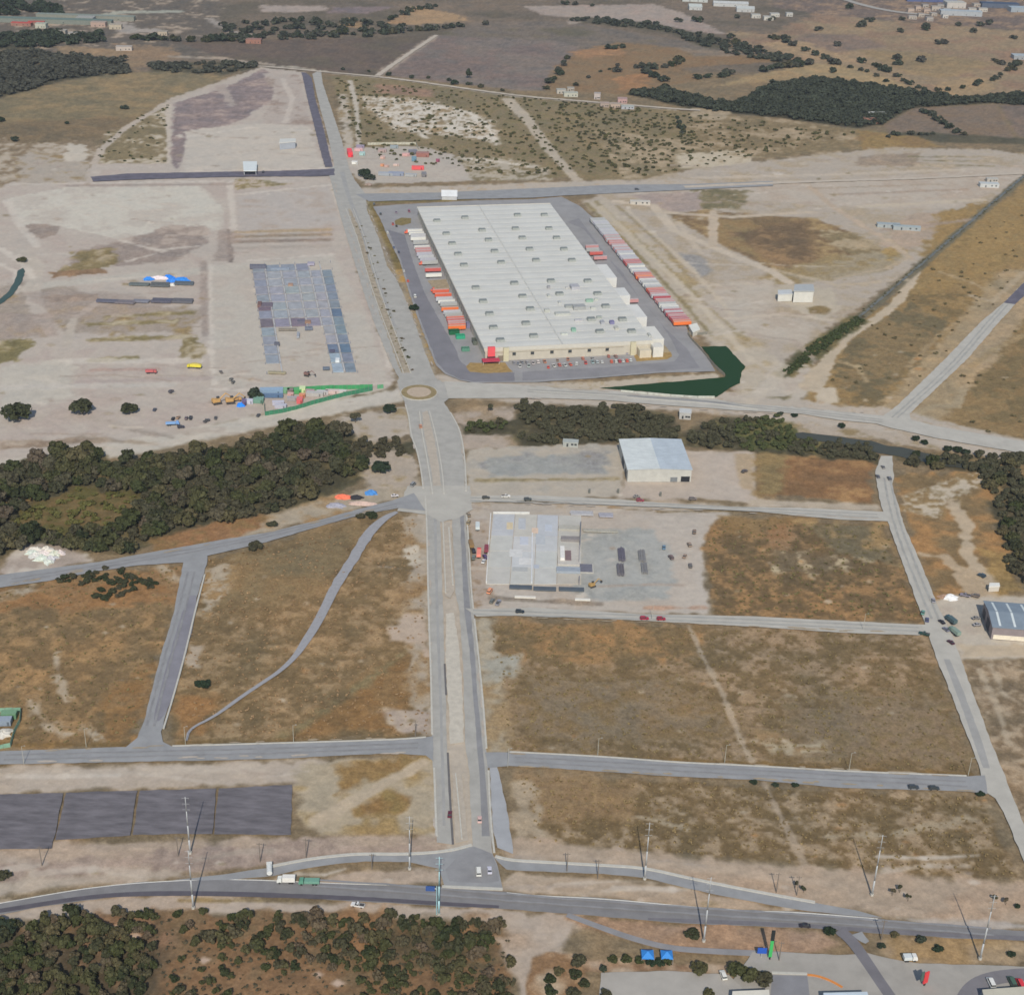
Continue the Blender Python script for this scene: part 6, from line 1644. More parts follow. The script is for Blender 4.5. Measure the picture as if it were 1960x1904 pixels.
def fence_line(name, label, pts, h, rgb, cat='fence', step=3.0, group=None):
    g = [G(*p) for p in pts]
    o0 = g[0]
    root = empty(name, (o0[0], o0[1], 0), 0, label, cat, group)
    mb = MB()
    pm = MB().box(0, 0, -.4, .14, .2, h + .6).mesh('post', mat('post_grey', (120, 122, 120), .7, .1, 1))
    for a, b in zip(g, g[1:]):
        L = math.hypot(b[0] - a[0], b[1] - a[1])
        an = math.atan2(b[1] - a[1], b[0] - a[0])
        n = max(1, int(L / step))
        for i in range(n):
            t = (i + .5) / n
            mb.box(a[0] + (b[0] - a[0]) * t - o0[0], a[1] + (b[1] - a[1]) * t - o0[1], -.4, L / n * .97, .08, h + .4 + random.uniform(-.12, .12), an)
            t = i / n
            obj('post', pm, root, (a[0] + (b[0] - a[0]) * t - o0[0], a[1] + (b[1] - a[1]) * t - o0[1], 0), an)
    obj('mesh_panel', mb.mesh('mesh_panel', mat('fence_%d_%d_%d' % rgb, rgb, .8, .16, .4)), root)
    return root


def crate(name, label, x, y, sx, sy, h, rgb, rot=0.0, cat=None, group=None, roofc=None):
    """container or cabin: ribbed box with a roof sheet and a door"""
    p = G(x, y)
    root = empty(name, (p[0], p[1], 0), rot, label, cat or 'container', group)
    mb = MB().box(0, 0, -.2, sx, sy, h + .2)
    n = max(3, int(sx / .6))
    for i in range(n):
        xx = -sx / 2 + (i + .5) * sx / n
        mb.box(xx, -sy / 2 - .04, .1, sx / n * .45, .06, h - .25).box(xx, sy / 2 + .04, .1, sx / n * .45, .06, h - .25)
    obj('body', mb.mesh('body', paint(rgb, .6)), root)
    rc = roofc or tuple(min(220, int(c * .92 + 20)) for c in rgb)
    obj('roof', MB().box(0, 0, h + .01, sx + .2, sy + .2, .15).mesh('roof', paint(rc, .6)), root)
    obj('door', MB().box(sx * .3, -sy / 2 - .1, .1, 1.0, .06, 2.0).mesh('door', paint(tuple(int(c * .7) for c in rgb), .6)), root)
    return root


def tarp_heap(name, label, x, y, rx, ry, h, rgb, cat='tarpaulin', group=None, seed=1, wild=.3):
    """a covered or loose heap: lumpy low dome"""
    p = G(x, y)
    rr = random.Random(seed)
    v, f = [], []
    nr, ns = 5, 14
    v.append((0, 0, h * rr.uniform(.9, 1.1)))
    for i in range(1, nr + 1):
        t = i / nr
        for j in range(ns):
            a = 2 * math.pi * j / ns
            k = 1 + wild * rr.uniform(-1, 1) * t
            v.append((rx * t * math.cos(a) * k, ry * t * math.sin(a) * k, h * (1 - t ** 1.6) * rr.uniform(1 - wild, 1 + wild) - (.5 if i == nr else 0)))
    for j in range(ns):
        f.append((0, 1 + j, 1 + (j + 1) % ns))
    for i in range(1, nr):
        for j in range(ns):
            a, b = 1 + (i - 1) * ns + j, 1 + (i - 1) * ns + (j + 1) % ns
            f.append((a, a + ns, b + ns, b))
    o = obj(name, mesh_from(name, v, f, mat('heap_%d_%d_%d' % rgb, rgb, .9, .14, .6, bump=.3)), None, (p[0], p[1], 0))
    return tag(o, label, cat, group)


def stack(name, label, x, y, sx, sy, h, rgb, group=None, cat='stack', rot=0.0, n=6):
    """bundles of bars or boards on bearers"""
    p = G(x, y)
    root = empty(name, (p[0], p[1], 0), rot, label, cat, group)
    rr = random.Random(int(x * 7 + y))
    mb = MB()
    for i in range(n):
        yy = -sy / 2 + (i + .5) * sy / n
        mb.box(rr.uniform(-.4, .4), yy, .25, sx * rr.uniform(.92, 1), sy / n * .9, h * rr.uniform(.75, 1))
    obj('bundle', mb.mesh('bundle', mat('stack_%d_%d_%d' % rgb, rgb, .8, .12, .6)), root)
    bb = MB()
    for k in (-.35, 0, .35):
        bb.box(sx * k, 0, -.3, .3, sy, .55)
    obj('bearer', bb.mesh('bearer', mat('timber_bearer', (140, 122, 98), .9, .12, 1)), root)
    return root


def things():
    # ---- transmission line and other masts along the highway
    for lb, x, y, h in (('westernmost tall pale steel transmission pole south of the highway', 370, 1737, 30), ('tall pale steel pole north of the highway behind the westernmost one', 364, 1632, 30), ('bluish steel pole south of the highway, beside the blue sign', 840, 1749, 30), ('steel pole on the island west of the boulevard mouth', 784, 1662, 28),
                        ('steel pole on the verge of the eastern ramp', 1234, 1681, 30), ('white steel pole by the round bush south of the highway', 1347, 1800, 33), ('steel pole on the bare strip south of the eastern grass block', 1669, 1712, 32), ('easternmost white steel pole on the grassy verge', 1876, 1834, 33)):
        steel_pole(lb, x, y, h, rgb=(150, 186, 196) if 'bluish' in lb else (160, 163, 168))
    # blue road sign on a gantry
    p = G(840, 1748)
    r = empty('road_sign', (p[0] - .9, p[1] - .2, 0), 0, 'blue road sign on a single post over the highway edge', 'road sign')
    obj('post', MB().tube((0, 0, -.4), (0, 0, 14.5), .22, .18, 8).mesh('post', mat('pole_150_186_196', (150, 186, 196), .45, .06, .4)), r)
    obj('arm', MB().tube((0, 0, 13.2), (-4.2, 0, 13.2), .14, .12, 6).mesh('arm', M_STEEL), r)
    obj('panel', MB().box(-2.6, -.1, 12.0, 3.6, .12, 2.5).mesh('panel', mat('sign_blue', (58, 84, 142), .5, .05, .5)), r)
    # wooden poles
    for lb, x, y in (('wooden pole on the bare strip west of the steel poles', 80, 1655), ('wooden pole between the dark pads and the highway', 341, 1636), ('wooden pole on the mauve strip east of the steel poles', 498, 1648), ('wooden pole beside the western ramp', 586, 1640), ('short wooden pole on the highway island', 712, 1662),
                     ('wooden pole at the start of the eastern ramp', 1085, 1667), ('wooden pole halfway along the eastern ramp', 1144, 1680), ('wooden pole on the eastern bare strip', 1486, 1706), ('wooden pole by the dry saplings on the eastern bare strip', 1525, 1712), ('wooden pole west of the easternmost steel pole', 1687, 1796), ('thin dark pole beside the frontage road', 1491, 1838), ('dark pole by the field gate west of the boulevard', 795, 1412)):
        wood_pole(lb, x, y, 10 if 'short' not in lb else 8)
    for lb, x, y in (('street lamp before the western field, by the street bend', 355, 1424), ('street lamp at the middle of the western field edge', 562, 1421), ('street lamp at the west end of the grey cross street', 972, 1466), ('street lamp at the first third of the grey cross street', 1144, 1446), ('street lamp in the middle of the grey cross street', 1387, 1459), ('street lamp near the east end of the grey cross street', 1625, 1474), ('street lamp at the east corner of the grey cross street', 1853, 1484),
                     ('street lamp at the west end of the pale cross street', 1248, 1186), ('street lamp in the middle of the pale cross street', 1652, 1205), ('street lamp on the western street near the picture edge', 46, 1462), ('street lamp on the street above the western pads', 165, 1428)):
        lamp(lb, x, y, 10)
    # ---- vehicles on roads
    W = (206, 206, 204)
    truck('white rigid truck with box body on the highway beside the western ramp', 548, 1689, 182, (204, 206, 206), (208, 206, 204), 7.5, 2.2)
    truck('teal green flatbed truck following the white one on the highway', 592, 1692, 182, (90, 140, 122), (104, 146, 132), 8.5, 1.2)
    truck('white tanker waiting across the western ramp', 516, 1668, 100, (206, 206, 204), (200, 202, 204), 7, 2, tank=True)
    car('white van waiting at the boulevard mouth', 916, 1671, 95, W, 'van')
    car('pale lilac car beside the white van at the boulevard mouth', 937, 1668, 95, (190, 190, 206), 'sedan')
    car('white pickup on the southern verge of the highway', 685, 1735, 170, (200, 200, 202), 'pickup')
    car('dark red car in the median drain of the boulevard', 861, 1561, 88, (96, 44, 58), 'sedan')
    car('pale pink car on the boulevard, south end', 918, 1571, 92, (200, 168, 164), 'sedan')
    car('orange brown car on the boulevard below the roundabout', 805, 818, 100, (186, 132, 104), 'suv')
    car('black car in the highway lane by the access road', 1540, 1774, 178, (48, 46, 54), 'sedan')
    car('dark car, western of two parked on the grey cross street', 1748, 1509, 2, (62, 70, 78), 'suv')
    car('dark car, eastern of two parked on the grey cross street', 1787, 1511, 2, (60, 66, 72), 'suv')
    car('crimson car, western of two parked on the pale cross street', 1233, 1186, 2, (158, 34, 66), 'suv')
    car('crimson car, eastern of two parked on the pale cross street', 1265, 1187, 2, (150, 38, 62), 'suv')
    car('near black car at the slab corner of the pale cross street', 995, 1173, 2, (40, 48, 58), 'suv')
    car('dark red car on the northern cross street below the metal hall', 1225, 960, 3, (146, 62, 76), 'suv')
    car('grey car behind the dark red one below the metal hall', 1219, 952, 3, (150, 144, 142), 'sedan')
    car('grey brown car at the edge of the pale lot', 1326, 957, 4, (120, 110, 108), 'suv')
    car('dark car alone on the tan strip of the pale lot', 1425, 904, 40, (96, 88, 88), 'suv')
    car('dark car in the lot corner near the boulevard, western', 930, 955, 10, (74, 74, 70), 'suv')
    car('dark car in the lot corner near the boulevard, eastern', 1010, 958, 10, (70, 76, 78), 'suv')
    car('white car between the two dark lot cars', 968, 952, 6, (206, 204, 204), 'pickup')
    z5 = lambda *pts: tl(3350, 2100, pts, .1276)
    for lb, q, hd, c, k in (('teal car at the corner north of the pale cross street', (442, 805), 70, (96, 140, 130), 'sedan'), ('dark blue car crossing at the eastern junction', (505, 915), 75, (78, 80, 112), 'sedan'), ('black car at the eastern junction', (722, 945), 115, (34, 28, 42), 'sedan'), ('grey car behind the black one at the eastern junction', (785, 1058), 115, (110, 112, 130), 'sedan'),
                            ('dark green pickup on the corner of the pale cross street', (462, 1125), 160, (36, 66, 62), 'pickup'), ('dark maroon car on the eastern road below the junction', (858, 1250), 120, (72, 32, 52), 'sedan'), ('dark navy car on the dirt track north of the blue grey hall', (1325, 248), 130, (58, 76, 92), 'suv'), ('grey violet car on the bare yard north of the hall drive', (1075, 545), 160, (130, 124, 138), 'pickup'),
                            ('brown car beside the grey violet one on the bare yard', (1230, 552), 160, (118, 106, 100), 'suv'), ('pale grey car parked by the gable of the blue grey hall', (1255, 985), 10, (150, 150, 158), 'sedan'), ('dull grey car at the hall gable, uphill', (1240, 885), 10, (136, 134, 136), 'sedan'), ('grey car at the mouth of the bare yard', (600, 625), 80, (140, 138, 148), 'sedan')):
        x, y = z5(q)[0]
        car(lb, x, y, hd, c, k)
    x, y = z5((860, 930))[0]
    truck('dark teal truck leading the pair at the eastern junction', x, y, 113, (60, 84, 94), (74, 92, 98), 8, 2)
    x, y = z5((912, 1105))[0]
    truck('grey green truck trailing the pair at the eastern junction', x, y, 113, (110, 130, 124), (122, 140, 132), 8, 2)
    x, y = z5((860, 565))[0]
    tarp_heap('gravel_heap', 'white gravel heap on the bare yard of the blue grey hall', x, y, 4.5, 3, 2.2, (204, 206, 212), 'gravel heap')
    x, y = z5((765, 545))[0]
    tarp_heap('soil_heap', 'brown soil heap beside the white gravel heap', x, y, 4, 2, 1.2, (150, 124, 108), 'soil heap', seed=4)
    car('white car at the north edge of the forecourt', 1384, 1869, 100, W, 'suv')
    truck('white truck with crew at the forecourt edge', 1741, 1838, 5, (206, 206, 206), (190, 196, 200), 5.5, 1.5)
    for lb, x, y, hd, c, k in (('dark car in the west lane of the east road by the bridge', 1680, 914, 95, (96, 98, 108), 'sedan'), ('dark car in the east lane of the east road by the bridge', 1702, 918, 95, (104, 106, 116), 'suv'), ('grey car at the north end of the east road', 1690, 896, 95, (124, 122, 126), 'sedan')):
        car(lb, x, y, hd, c, k)
    z1 = lambda *pts: tl(1350, 720, pts, .1878)
    for lb, q, c, k in (('dark car in the yard north west of the warehouse', (210, 232), (70, 72, 76), 'suv'), ('violet car in the yard behind the warehouse corner', (370, 215), (140, 120, 142), 'sedan'), ('red violet van near the warehouse north west corner', (500, 205), (140, 86, 104), 'van'), ('red pickup beside the shrubs of the yard', (335, 335), (206, 96, 92), 'pickup'), ('black car below the shrubs of the yard', (372, 355), (56, 48, 46), 'sedan'),
                        ('white car at the yard fence, north', (280, 425), W, 'suv'), ('blue car at the yard fence', (345, 575), (96, 106, 140), 'sedan'), ('navy car south of the blue one at the yard fence', (395, 620), (72, 80, 104), 'sedan'), ('white car at the yard fence, south', (446, 812), (200, 200, 198), 'sedan'), ('red car at the yard fence', (488, 915), (220, 90, 62), 'sedan'), ('white van on the western verge of the yard', (560, 1075), (208, 208, 204), 'van')):
        x, y = z1(q)[0]
        car(lb, x, y, 100, c, k)
    car('dark car beside the north road of the distribution centre', 1408 / 1.0 * 0 + 1219, 364, 5, (70, 74, 84), 'suv')
    for lb, x, y, c in (('dark car on the northern earthworks edge beside the pale gatehouse', 1000 * .0 + 504, 331, (40, 44, 62)), ('grey car on the boulevard verge by the gatehouse', 716, 392, (104, 104, 108)),):
        car(lb, x, y, 90, c, 'suv')
    # ---- western earthworks
    z0 = lambda *pts: tl(0, 900, pts)
    for lb, (q, rx, ry, h, c) in (('westernmost blue tarpaulin heap at the bar stacks', ((1062, 280), 4.5, 3, 2.2, (52, 128, 214))), ('white tarpaulin heap among the blue ones', ((1140, 272), 8, 2.5, 1.8, (206, 196, 202))), ('upper middle blue tarpaulin heap at the bar stacks', ((1205, 268), 6, 3, 2.4, (38, 116, 208))), ('lower middle blue tarpaulin heap at the bar stacks', ((1226, 292), 5, 3, 2.4, (54, 122, 210))), ('easternmost blue tarpaulin heap at the bar stacks', ((1296, 292), 8, 4, 3.2, (46, 122, 206))), ('small white heap between the dark bar stacks', ((1228, 322), 3, 2, 1.4, (196, 196, 196)))):
        x, y = z0(q)[0]
        tarp_heap('tarpaulin_heap', lb, x, y, rx, ry, h, c, seed=int(x), group='tarpaulin heaps')
    for lb, q, sx, sy, c in (('dark bar stack, westernmost of the upper row', (995, 322), 17, 5, (92, 100, 104)), ('dark bar stack, middle of the upper row', (1145, 326), 16, 8, (88, 92, 96)), ('dark bar stack, easternmost of the upper row', (1316, 316), 16, 6, (84, 92, 102)), ('dark bar stack, first of the lower row', (770, 442), 18, 5, (90, 92, 108)), ('dark bar stack, second of the lower row', (897, 450), 16, 6, (108, 104, 112)), ('dark bar stack, third of the lower row', (1010, 443), 13, 5, (112, 114, 128)), ('dark bar stack, fourth of the lower row', (1158, 440), 17, 8, (86, 86, 100)), ('dark bar stack, fifth of the lower row', (1305, 442), 17, 8, (94, 94, 102))):
        x, y = z0(q)[0]
        stack('bar_stack', lb, x, y, sx, sy, 1.6, c, 'dark bar stacks on the western earthworks')
    x, y = z0((1388, 915))[0]
    truck('yellow dump truck beside the olive bushes', x, y, 176, (196, 184, 66), (206, 194, 70), 10.5, 2.0, name='dump_truck', heap=(170, 156, 84))
    x, y = z0((1080, 952))[0]
    truck('red truck alone on the western earthworks', x, y, 5, (170, 92, 92), (176, 96, 98), 8, 1.6)
    for lb, q, c, k in (('black car below the tree row, western', (1236, 1282), (48, 46, 56), 'sedan'), ('tan car beside the black one below the tree row', (1272, 1274), (170, 140, 116), 'sedan'), ('grey car in the middle of the site car row', (1330, 1278), (120, 104, 110), 'sedan'), ('black car at the east end of the site car row', (1362, 1276), (44, 44, 52), 'suv'), ('dark car on the pale haul road', (1105, 1218), (80, 84, 100), 'sedan'), ('dark car in the open earthworks', (1222, 1088), (96, 88, 94), 'suv'),
                        ('dark pickup by the haul road', (1475, 1298), (92, 90, 94), 'pickup'), ('dark car east of the dark pickup', (1540, 1276), (86, 84, 88), 'sedan'), ('grey car beside the slab pad, north', (1578, 948), (120, 112, 108), 'sedan'), ('grey car beside the slab pad, middle', (1650, 1000), (126, 122, 116), 'sedan'), ('dark car beside the slab pad, south', (1664, 1020), (110, 106, 100), 'sedan'), ('dark car at the camp fence corner', (1845, 1258), (86, 86, 92), 'sedan')):
        x, y = z0(q)[0]
        car(lb, x, y, random.uniform(60, 120), c, k)
    x, y = z0((1232, 1322))[0]
    truck('blue flatbed truck below the tree row', x, y, 12, (110, 152, 210), (124, 160, 206), 9, 1.0)
    x, y = z0((1292, 1342))[0]
    car('dark car ahead of the blue flatbed', x, y, 20, (66, 64, 78), 'suv')
    # ---- construction camp inside the green fence
    z8 = lambda *pts: tl(750, 1380, pts, .2344)
    gf = (62, 140, 92)
    fence_line('site_fence', 'green mesh fence along the north side of the site camp', z8((1410, 165), (1060, 172), (870, 182), (640, 192), (540, 196)), 3.0, gf)
    fence_line('site_fence', 'green mesh fence along the south side of the site camp', z8((525, 300), (530, 385), (680, 360), (780, 338), (900, 300), (1040, 262), (1200, 222), (1410, 180)), 2.8, (58, 118, 92))
    fence_line('site_fence', 'short green fence piece by the roundabout', z8((1448, 166), (1498, 160)), 2.6, (88, 148, 112), step=2)
    fence_line('site_fence', 'teal fence end closing the site camp', z8((455, 250), (500, 245), (508, 300)), 3.0, (84, 140, 122), step=2)
    for lb, q, sx, sy, h, c in (('long pale blue site cabin at the camp gate', (585, 205), 16, 5, 3.4, (128, 152, 178)), ('dark blue container end below the pale cabin', (585, 236), 16, 2.4, 2.2, (84, 108, 140)), ('pale green cabin in the camp', (690, 196), 7, 4, 2.6, (112, 156, 124)), ('green cabin in the middle of the camp', (800, 200), 5, 4, 2.8, (74, 148, 92)), ('pale yellow cabin in the camp', (838, 192), 4, 5, 3.2, (190, 206, 158)), ('brown cabin in the camp', (738, 200), 4, 4, 2.6, (120, 106, 104)), ('red cabin in the camp', (815, 278), 4, 5, 3, (198, 96, 100)), ('orange cabin in the camp', (835, 238), 4, 3, 2.4, (196, 128, 98)),
                               ('lavender container in the west camp', (640, 300), 8, 3, 2.6, (172, 172, 190)), ('second lavender container in the west camp', (660, 325), 8, 3, 2.6, (168, 168, 184)), ('grey container in the east camp', (940, 225), 12, 4, 2.6, (164, 162, 162)), ('pinkish container in the east camp', (900, 205), 6, 3, 2.4, (164, 132, 136)), ('pale container in the east camp', (1000, 212), 8, 3, 2.4, (178, 176, 180)), ('grey container in the middle of the camp', (760, 262), 8, 3, 2.4, (146, 144, 148)), ('rosy cabin in the middle of the camp', (740, 230), 4, 3, 2.4, (190, 150, 146)), ('teal cabin outside the camp gate', (480, 275), 7, 5, 3, (104, 140, 128)), ('lilac cabin west of the camp gate', (400, 285), 6, 3, 2.6, (180, 182, 200)), ('dark violet cabin at the parked diggers', (362, 295), 3, 4, 3, (96, 84, 120)), ('pale pink container in the far east camp', (1080, 205), 9, 3, 2.4, (190, 172, 170)), ('white container in the far east camp', (1150, 205), 8, 3, 2.2, (188, 184, 182))):
        x, y = z8(q)[0]
        crate('site_cabin', lb, x, y, sx, sy, h, c, random.uniform(-.1, .15), 'site cabin', 'cabins of the site camp')
    x, y = z8((332, 305))[0]
    tarp_heap('tarpaulin_heap', 'bright blue tarpaulin heap beside the parked diggers', x, y, 3, 2.4, 2.2, (44, 128, 226), seed=8)
    for lb, q, hd in (('western tan excavator parked west of the site camp', (140, 290), 30), ('eastern tan excavator parked west of the site camp', (250, 285), 20)):
        x, y = z8(q)[0]
        excavator(lb, x, y, hd, (178, 142, 92), 'excavators parked west of the camp', 1.5)
    x, y = z8((298, 270))[0]
    truck('tan dump truck beside the eastern excavator', x, y, 20, (184, 146, 100), (176, 140, 96), 7, 1.4, name='dump_truck')
    x, y = z8((875, 62))[0]
    excavator('dark brown excavator south of the floor slabs', x, y, -20, (118, 92, 88), s=1.0)
    x, y = z8((630, 45))[0]
    stack('board_stack', 'olive board stack south of the floor slabs', x, y, 13, 3, 1.3, (142, 136, 118))
    # ---- northern camp
    zc = lambda *pts: tl(1250, 520, pts, .1563)
    for lb, q, sx, sy, h, c, rot in (('tall red container at the west end of the northern camp', (202, 200), 5, 18, 5, (214, 62, 74), .2), ('red container in the middle of the northern camp', (1035, 375), 13, 4, 3.4, (206, 84, 88), .05), ('reddish brown shed at the rear of the northern camp', (1095, 215), 14, 7, 4, (142, 98, 92), 0), ('dark shed at the rear of the northern camp', (975, 185), 9, 5, 4, (110, 112, 124), .3), ('pinkish cabin at the rear of the northern camp', (890, 210), 8, 4, 2.6, (186, 148, 148), 0), ('blue grey round tank of the northern camp', (988, 270), 5, 5, 4, (98, 130, 150), 0),
                                     ('violet cabin at the north west of the northern camp', (330, 112), 9, 4, 2.6, (138, 128, 150), 0), ('pink cabin at the north west of the northern camp', (310, 150), 9, 4, 2.6, (196, 160, 164), 0), ('teal cabin in the west of the northern camp', (355, 200), 6, 5, 3, (150, 178, 180), 0), ('brown cabin in the north of the northern camp', (600, 160), 9, 5, 3, (158, 140, 140), 0), ('grey blue cabin in the north of the northern camp', (745, 115), 9, 4, 2.6, (134, 144, 152), 0), ('orange pallet stack of the northern camp', (600, 335), 4, 3, 2, (196, 140, 110), 0), ('rosy pallet stack of the northern camp', (655, 345), 5, 3, 1.8, (178, 150, 144), 0), ('rosy container in the centre of the northern camp', (605, 240), 5, 6, 2, (188, 158, 150), 0), ('pale pink pallet stack of the northern camp', (770, 330), 6, 3, 1.6, (194, 172, 166), 0),
                                     ('blue grey container in the front row of the northern camp', (640, 445), 15, 6, 2.4, (146, 152, 162), 0), ('slate container in the front row of the northern camp', (770, 445), 16, 7, 2.6, (130, 138, 158), 0), ('grey container in the front row of the northern camp', (950, 460), 12, 5, 2.2, (152, 154, 158), 0), ('dark container at the east end of the northern camp', (1110, 455), 5, 9, 3, (110, 108, 114), .1), ('crimson skip east of the northern camp', (1280, 280), 4, 3.4, 2.4, (138, 72, 96), 0), ('white cabin by the trees of the northern camp', (262, 310), 6, 4, 2.6, (204, 204, 204), 0)):
        x, y = zc(q)[0]
        crate('camp_cabin', lb, x, y, sx, sy, h, c, rot, 'site cabin', 'cabins of the northern camp')
    fence_line('camp_wall', 'pale block wall behind the northern camp', zc((420, 78), (700, 70), (1010, 72), (1045, 140)), 2.4, (172, 170, 158), 'wall')
    x, y = zc((430, 562))[0]
    tarp_heap('soil_heap', 'small dark soil heap in front of the northern camp', x, y, 4, 3, 1.6, (140, 124, 116), 'soil heap', seed=5)
    # ---- trucks by the concrete slab
    z4 = lambda *pts: tl(1700, 1850, pts, .2604)
    for lb, q, hd, c1, c2, L in (('salmon red truck parked by the concrete slab', (188, 455), 90, (206, 66, 66), (226, 132, 118), 9), ('maroon truck nearest the concrete slab', (243, 425), 90, (132, 58, 72), (126, 62, 74), 7.5), ('brown truck at the boulevard side of the slab trucks', (130, 390), 100, (128, 98, 66), (134, 108, 74), 8), ('white truck at the head of the slab trucks', (178, 258), 92, (196, 202, 206), (186, 194, 198), 8)):
        x, y = z4(q)[0]
        truck(lb, x, y, hd, c1, c2, L, 1.8, group='trucks parked by the concrete slab')
    for lb, q, c, k in (('near black car among the slab trucks', (150, 432), (48, 46, 56), 'suv'), ('grey green car among the slab trucks', (150, 480), (108, 116, 112), 'suv'), ('violet car among the slab trucks', (232, 475), (90, 70, 112), 'suv'), ('white car behind the slab trucks', (222, 508), (206, 206, 208), 'sedan'), ('brown car north of the slab trucks', (112, 165), (140, 124, 106), 'suv'), ('tan car north of the slab trucks', (112, 222), (146, 130, 102), 'suv'), ('orange van at the slab corner', (268, 728), (214, 146, 112), 'van'), ('grey car at the slab corner by the pale cross street', (330, 812), (140, 140, 152), 'pickup'), ('dark car at the slab gate', (285, 800), (110, 112, 110), 'suv'),
                        ('blue car on the gravel yard edge', (1548, 405), (96, 124, 150), 'sedan'), ('dark brown car on the gravel yard edge', (1600, 478), (112, 92, 92), 'suv'), ('brown car on the bare lot, northern', (1772, 290), (122, 104, 92), 'suv'), ('brown car on the bare lot, upper middle', (1735, 385), (142, 124, 110), 'suv'), ('tan car on the bare lot, lower middle', (1700, 470), (146, 124, 110), 'sedan'), ('dark car on the bare lot, southern', (1742, 540), (104, 98, 98), 'suv')):
        x, y = z4(q)[0]
        car(lb, x, y, 90 + random.uniform(-20, 20), c, k)
    x, y = z4((1022, 684))[0]
    excavator('tan excavator at the east end of the concrete slab', x, y, 35, (162, 132, 84), s=.9)
    for lb, q, sx, sy, c in (('bluish panel stack north of the slab, western', (942, 152), 14.5, 5, (158, 158, 164)), ('bluish panel stack north of the slab, eastern', (1122, 165), 9, 5, (146, 146, 158)), ('long grey board stack north of the gravel yard', (1080, 280), 21, 3, (150, 148, 142))):
        x, y = z4(q)[0]
        stack('panel_stack', lb, x, y, sx, sy, .9, c)
    # ---- creek side camp on the western road
    zk = lambda *pts: tl(1000, 1800, pts)
    for lb, q, rx, ry, h, c in (('orange red tarpaulin heap by the western creek road', (545, 122), 5.5, 2.6, 2, (212, 112, 88)), ('black heap between the orange and blue tarpaulins', (640, 124), 4.5, 2.4, 1.6, (48, 48, 54)), ('blue tarpaulin heap by the western creek road', (748, 92), 4.4, 3, 2, (72, 128, 192)), ('slate heap by the western creek road', (490, 180), 6, 3.2, 1.2, (146, 146, 160)), ('pinkish rubble heap by the western creek road', (680, 165), 9, 2.2, 1.2, (180, 158, 150))):
        x, y = zk(q)[0]
        tarp_heap('tarpaulin_heap', lb, x, y, rx, ry, h, c, seed=int(x), group='heaps by the western creek road')
    car('white car by the western creek road', *zk((915, 120))[0], 15, (206, 200, 204), 'sedan')
    car('dark car on the creek side of the boulevard', *zk((1045, 40))[0], 70, (130, 132, 136), 'van')
    # white rubble
    rr = random.Random(2)
    k = 0
    for q in ((240, 520), (270, 540), (300, 560), (330, 500), (360, 560), (390, 530), (340, 585), (420, 520), (260, 500), (310, 530)):
        x, y = tl(0, 1800, [q])[0]
        k += 1
        tarp_heap('rubble_heap', 'white rubble heap on the lot at the creek wood, west end', x, y, rr.uniform(3, 5), rr.uniform(2.5, 4), rr.uniform(1.2, 2.2), (190 + rr.randint(-8, 8), 190 + rr.randint(-8, 8), 188), 'rubble heap', 'white rubble heaps on the creek lot', seed=k, wild=.45)
    # ---- filling station foot
    zs = lambda *pts: tl(2100, 3480, pts, .2344)
    for lb, q, w in (('bright blue canopy tent, western one among the small trees', (712, 250), 4.8), ('bright blue canopy tent, eastern one among the small trees', (868, 252), 4.6)):
        x, y = zs(q)[0]
        p = G(x, y)
        r = empty('canopy_tent', (p[0], p[1], 0), 0, lb, 'tent', 'blue tents')
        mb = MB()
        a = w / 2
        ap = (0, 0, 4.2)
        cs = [(-a, -a, 2.6), (a, -a, 2.6), (a, a, 2.6), (-a, a, 2.6)]
        for i in range(4):
            mb.poly([cs[i], cs[(i + 1) % 4], ap])
            mb.poly([cs[(i + 1) % 4], cs[i], (cs[i][0], cs[i][1], 2.2), (cs[(i + 1) % 4][0], cs[(i + 1) % 4][1], 2.2)])
        obj('cover', mb.mesh('cover', mat('tent_blue', (50, 122, 196), .6, .05, .5)), r)
        for c_ in cs:
            obj('post', MB().tube((c_[0], c_[1], -.3), (c_[0], c_[1], 2.6), .06).mesh('post', M_STEEL), r)
    p = G(1490 - 17, 1836)
    r = empty('sign_totem', (p[0], p[1], 0), 0, 'slim green and black sign totem of the filling station', 'sign')
    obj('post', MB().box(0, 0, -.3, .5, .5, 2.0).mesh('post', mat('totem_dark', (40, 44, 46), .5, .1, .5)), r)
    obj('panel', MB().box(0, 0, 1.5, 1.3, .5, 8.5).mesh('panel', mat('totem_green', (62, 164, 92), .5, .05, .5)), r)
    obj('head', MB().box(0, 0, 10.0, 1.4, .55, 5).mesh('head', mat('totem_dark', (40, 44, 46), .5, .1, .5)), r)
    p = G(1457, 1832)
    r = empty('sign_board', (p[0], p[1], 0), 0, 'blue square sign board beside the green totem', 'sign')
    obj('post', MB().tube((0, 0, -.3), (0, 0, 3.2), .12).mesh('post', M_STEEL), r)
    obj('panel', MB().box(0, 0, 2.2, 3.6, .25, 2.8).mesh('panel', mat('board_blue', (40, 84, 176), .5, .05, .5)), r)
    p = G(1769, 1886)
    r = empty('sign_totem', (p[0], p[1], 0), .5, 'red and dark sign totem on the lawn of the forecourt', 'sign')
    obj('post', MB().box(0, 0, -.3, .7, .4, 3).mesh('post', mat('totem_dark', (40, 44, 46), .5, .1, .5)), r)
    obj('panel', MB().box(0, -.1, 1.6, 2.2, .5, 5.6).mesh('panel', mat('totem_red', (196, 60, 66), .5, .05, .5)), r)
    obj('side_panel', MB().box(-1.9, .1, 3.4, 1.5, .4, 4.4).mesh('side_panel', mat('totem_green2', (70, 92, 88), .5, .05, .5)), r)
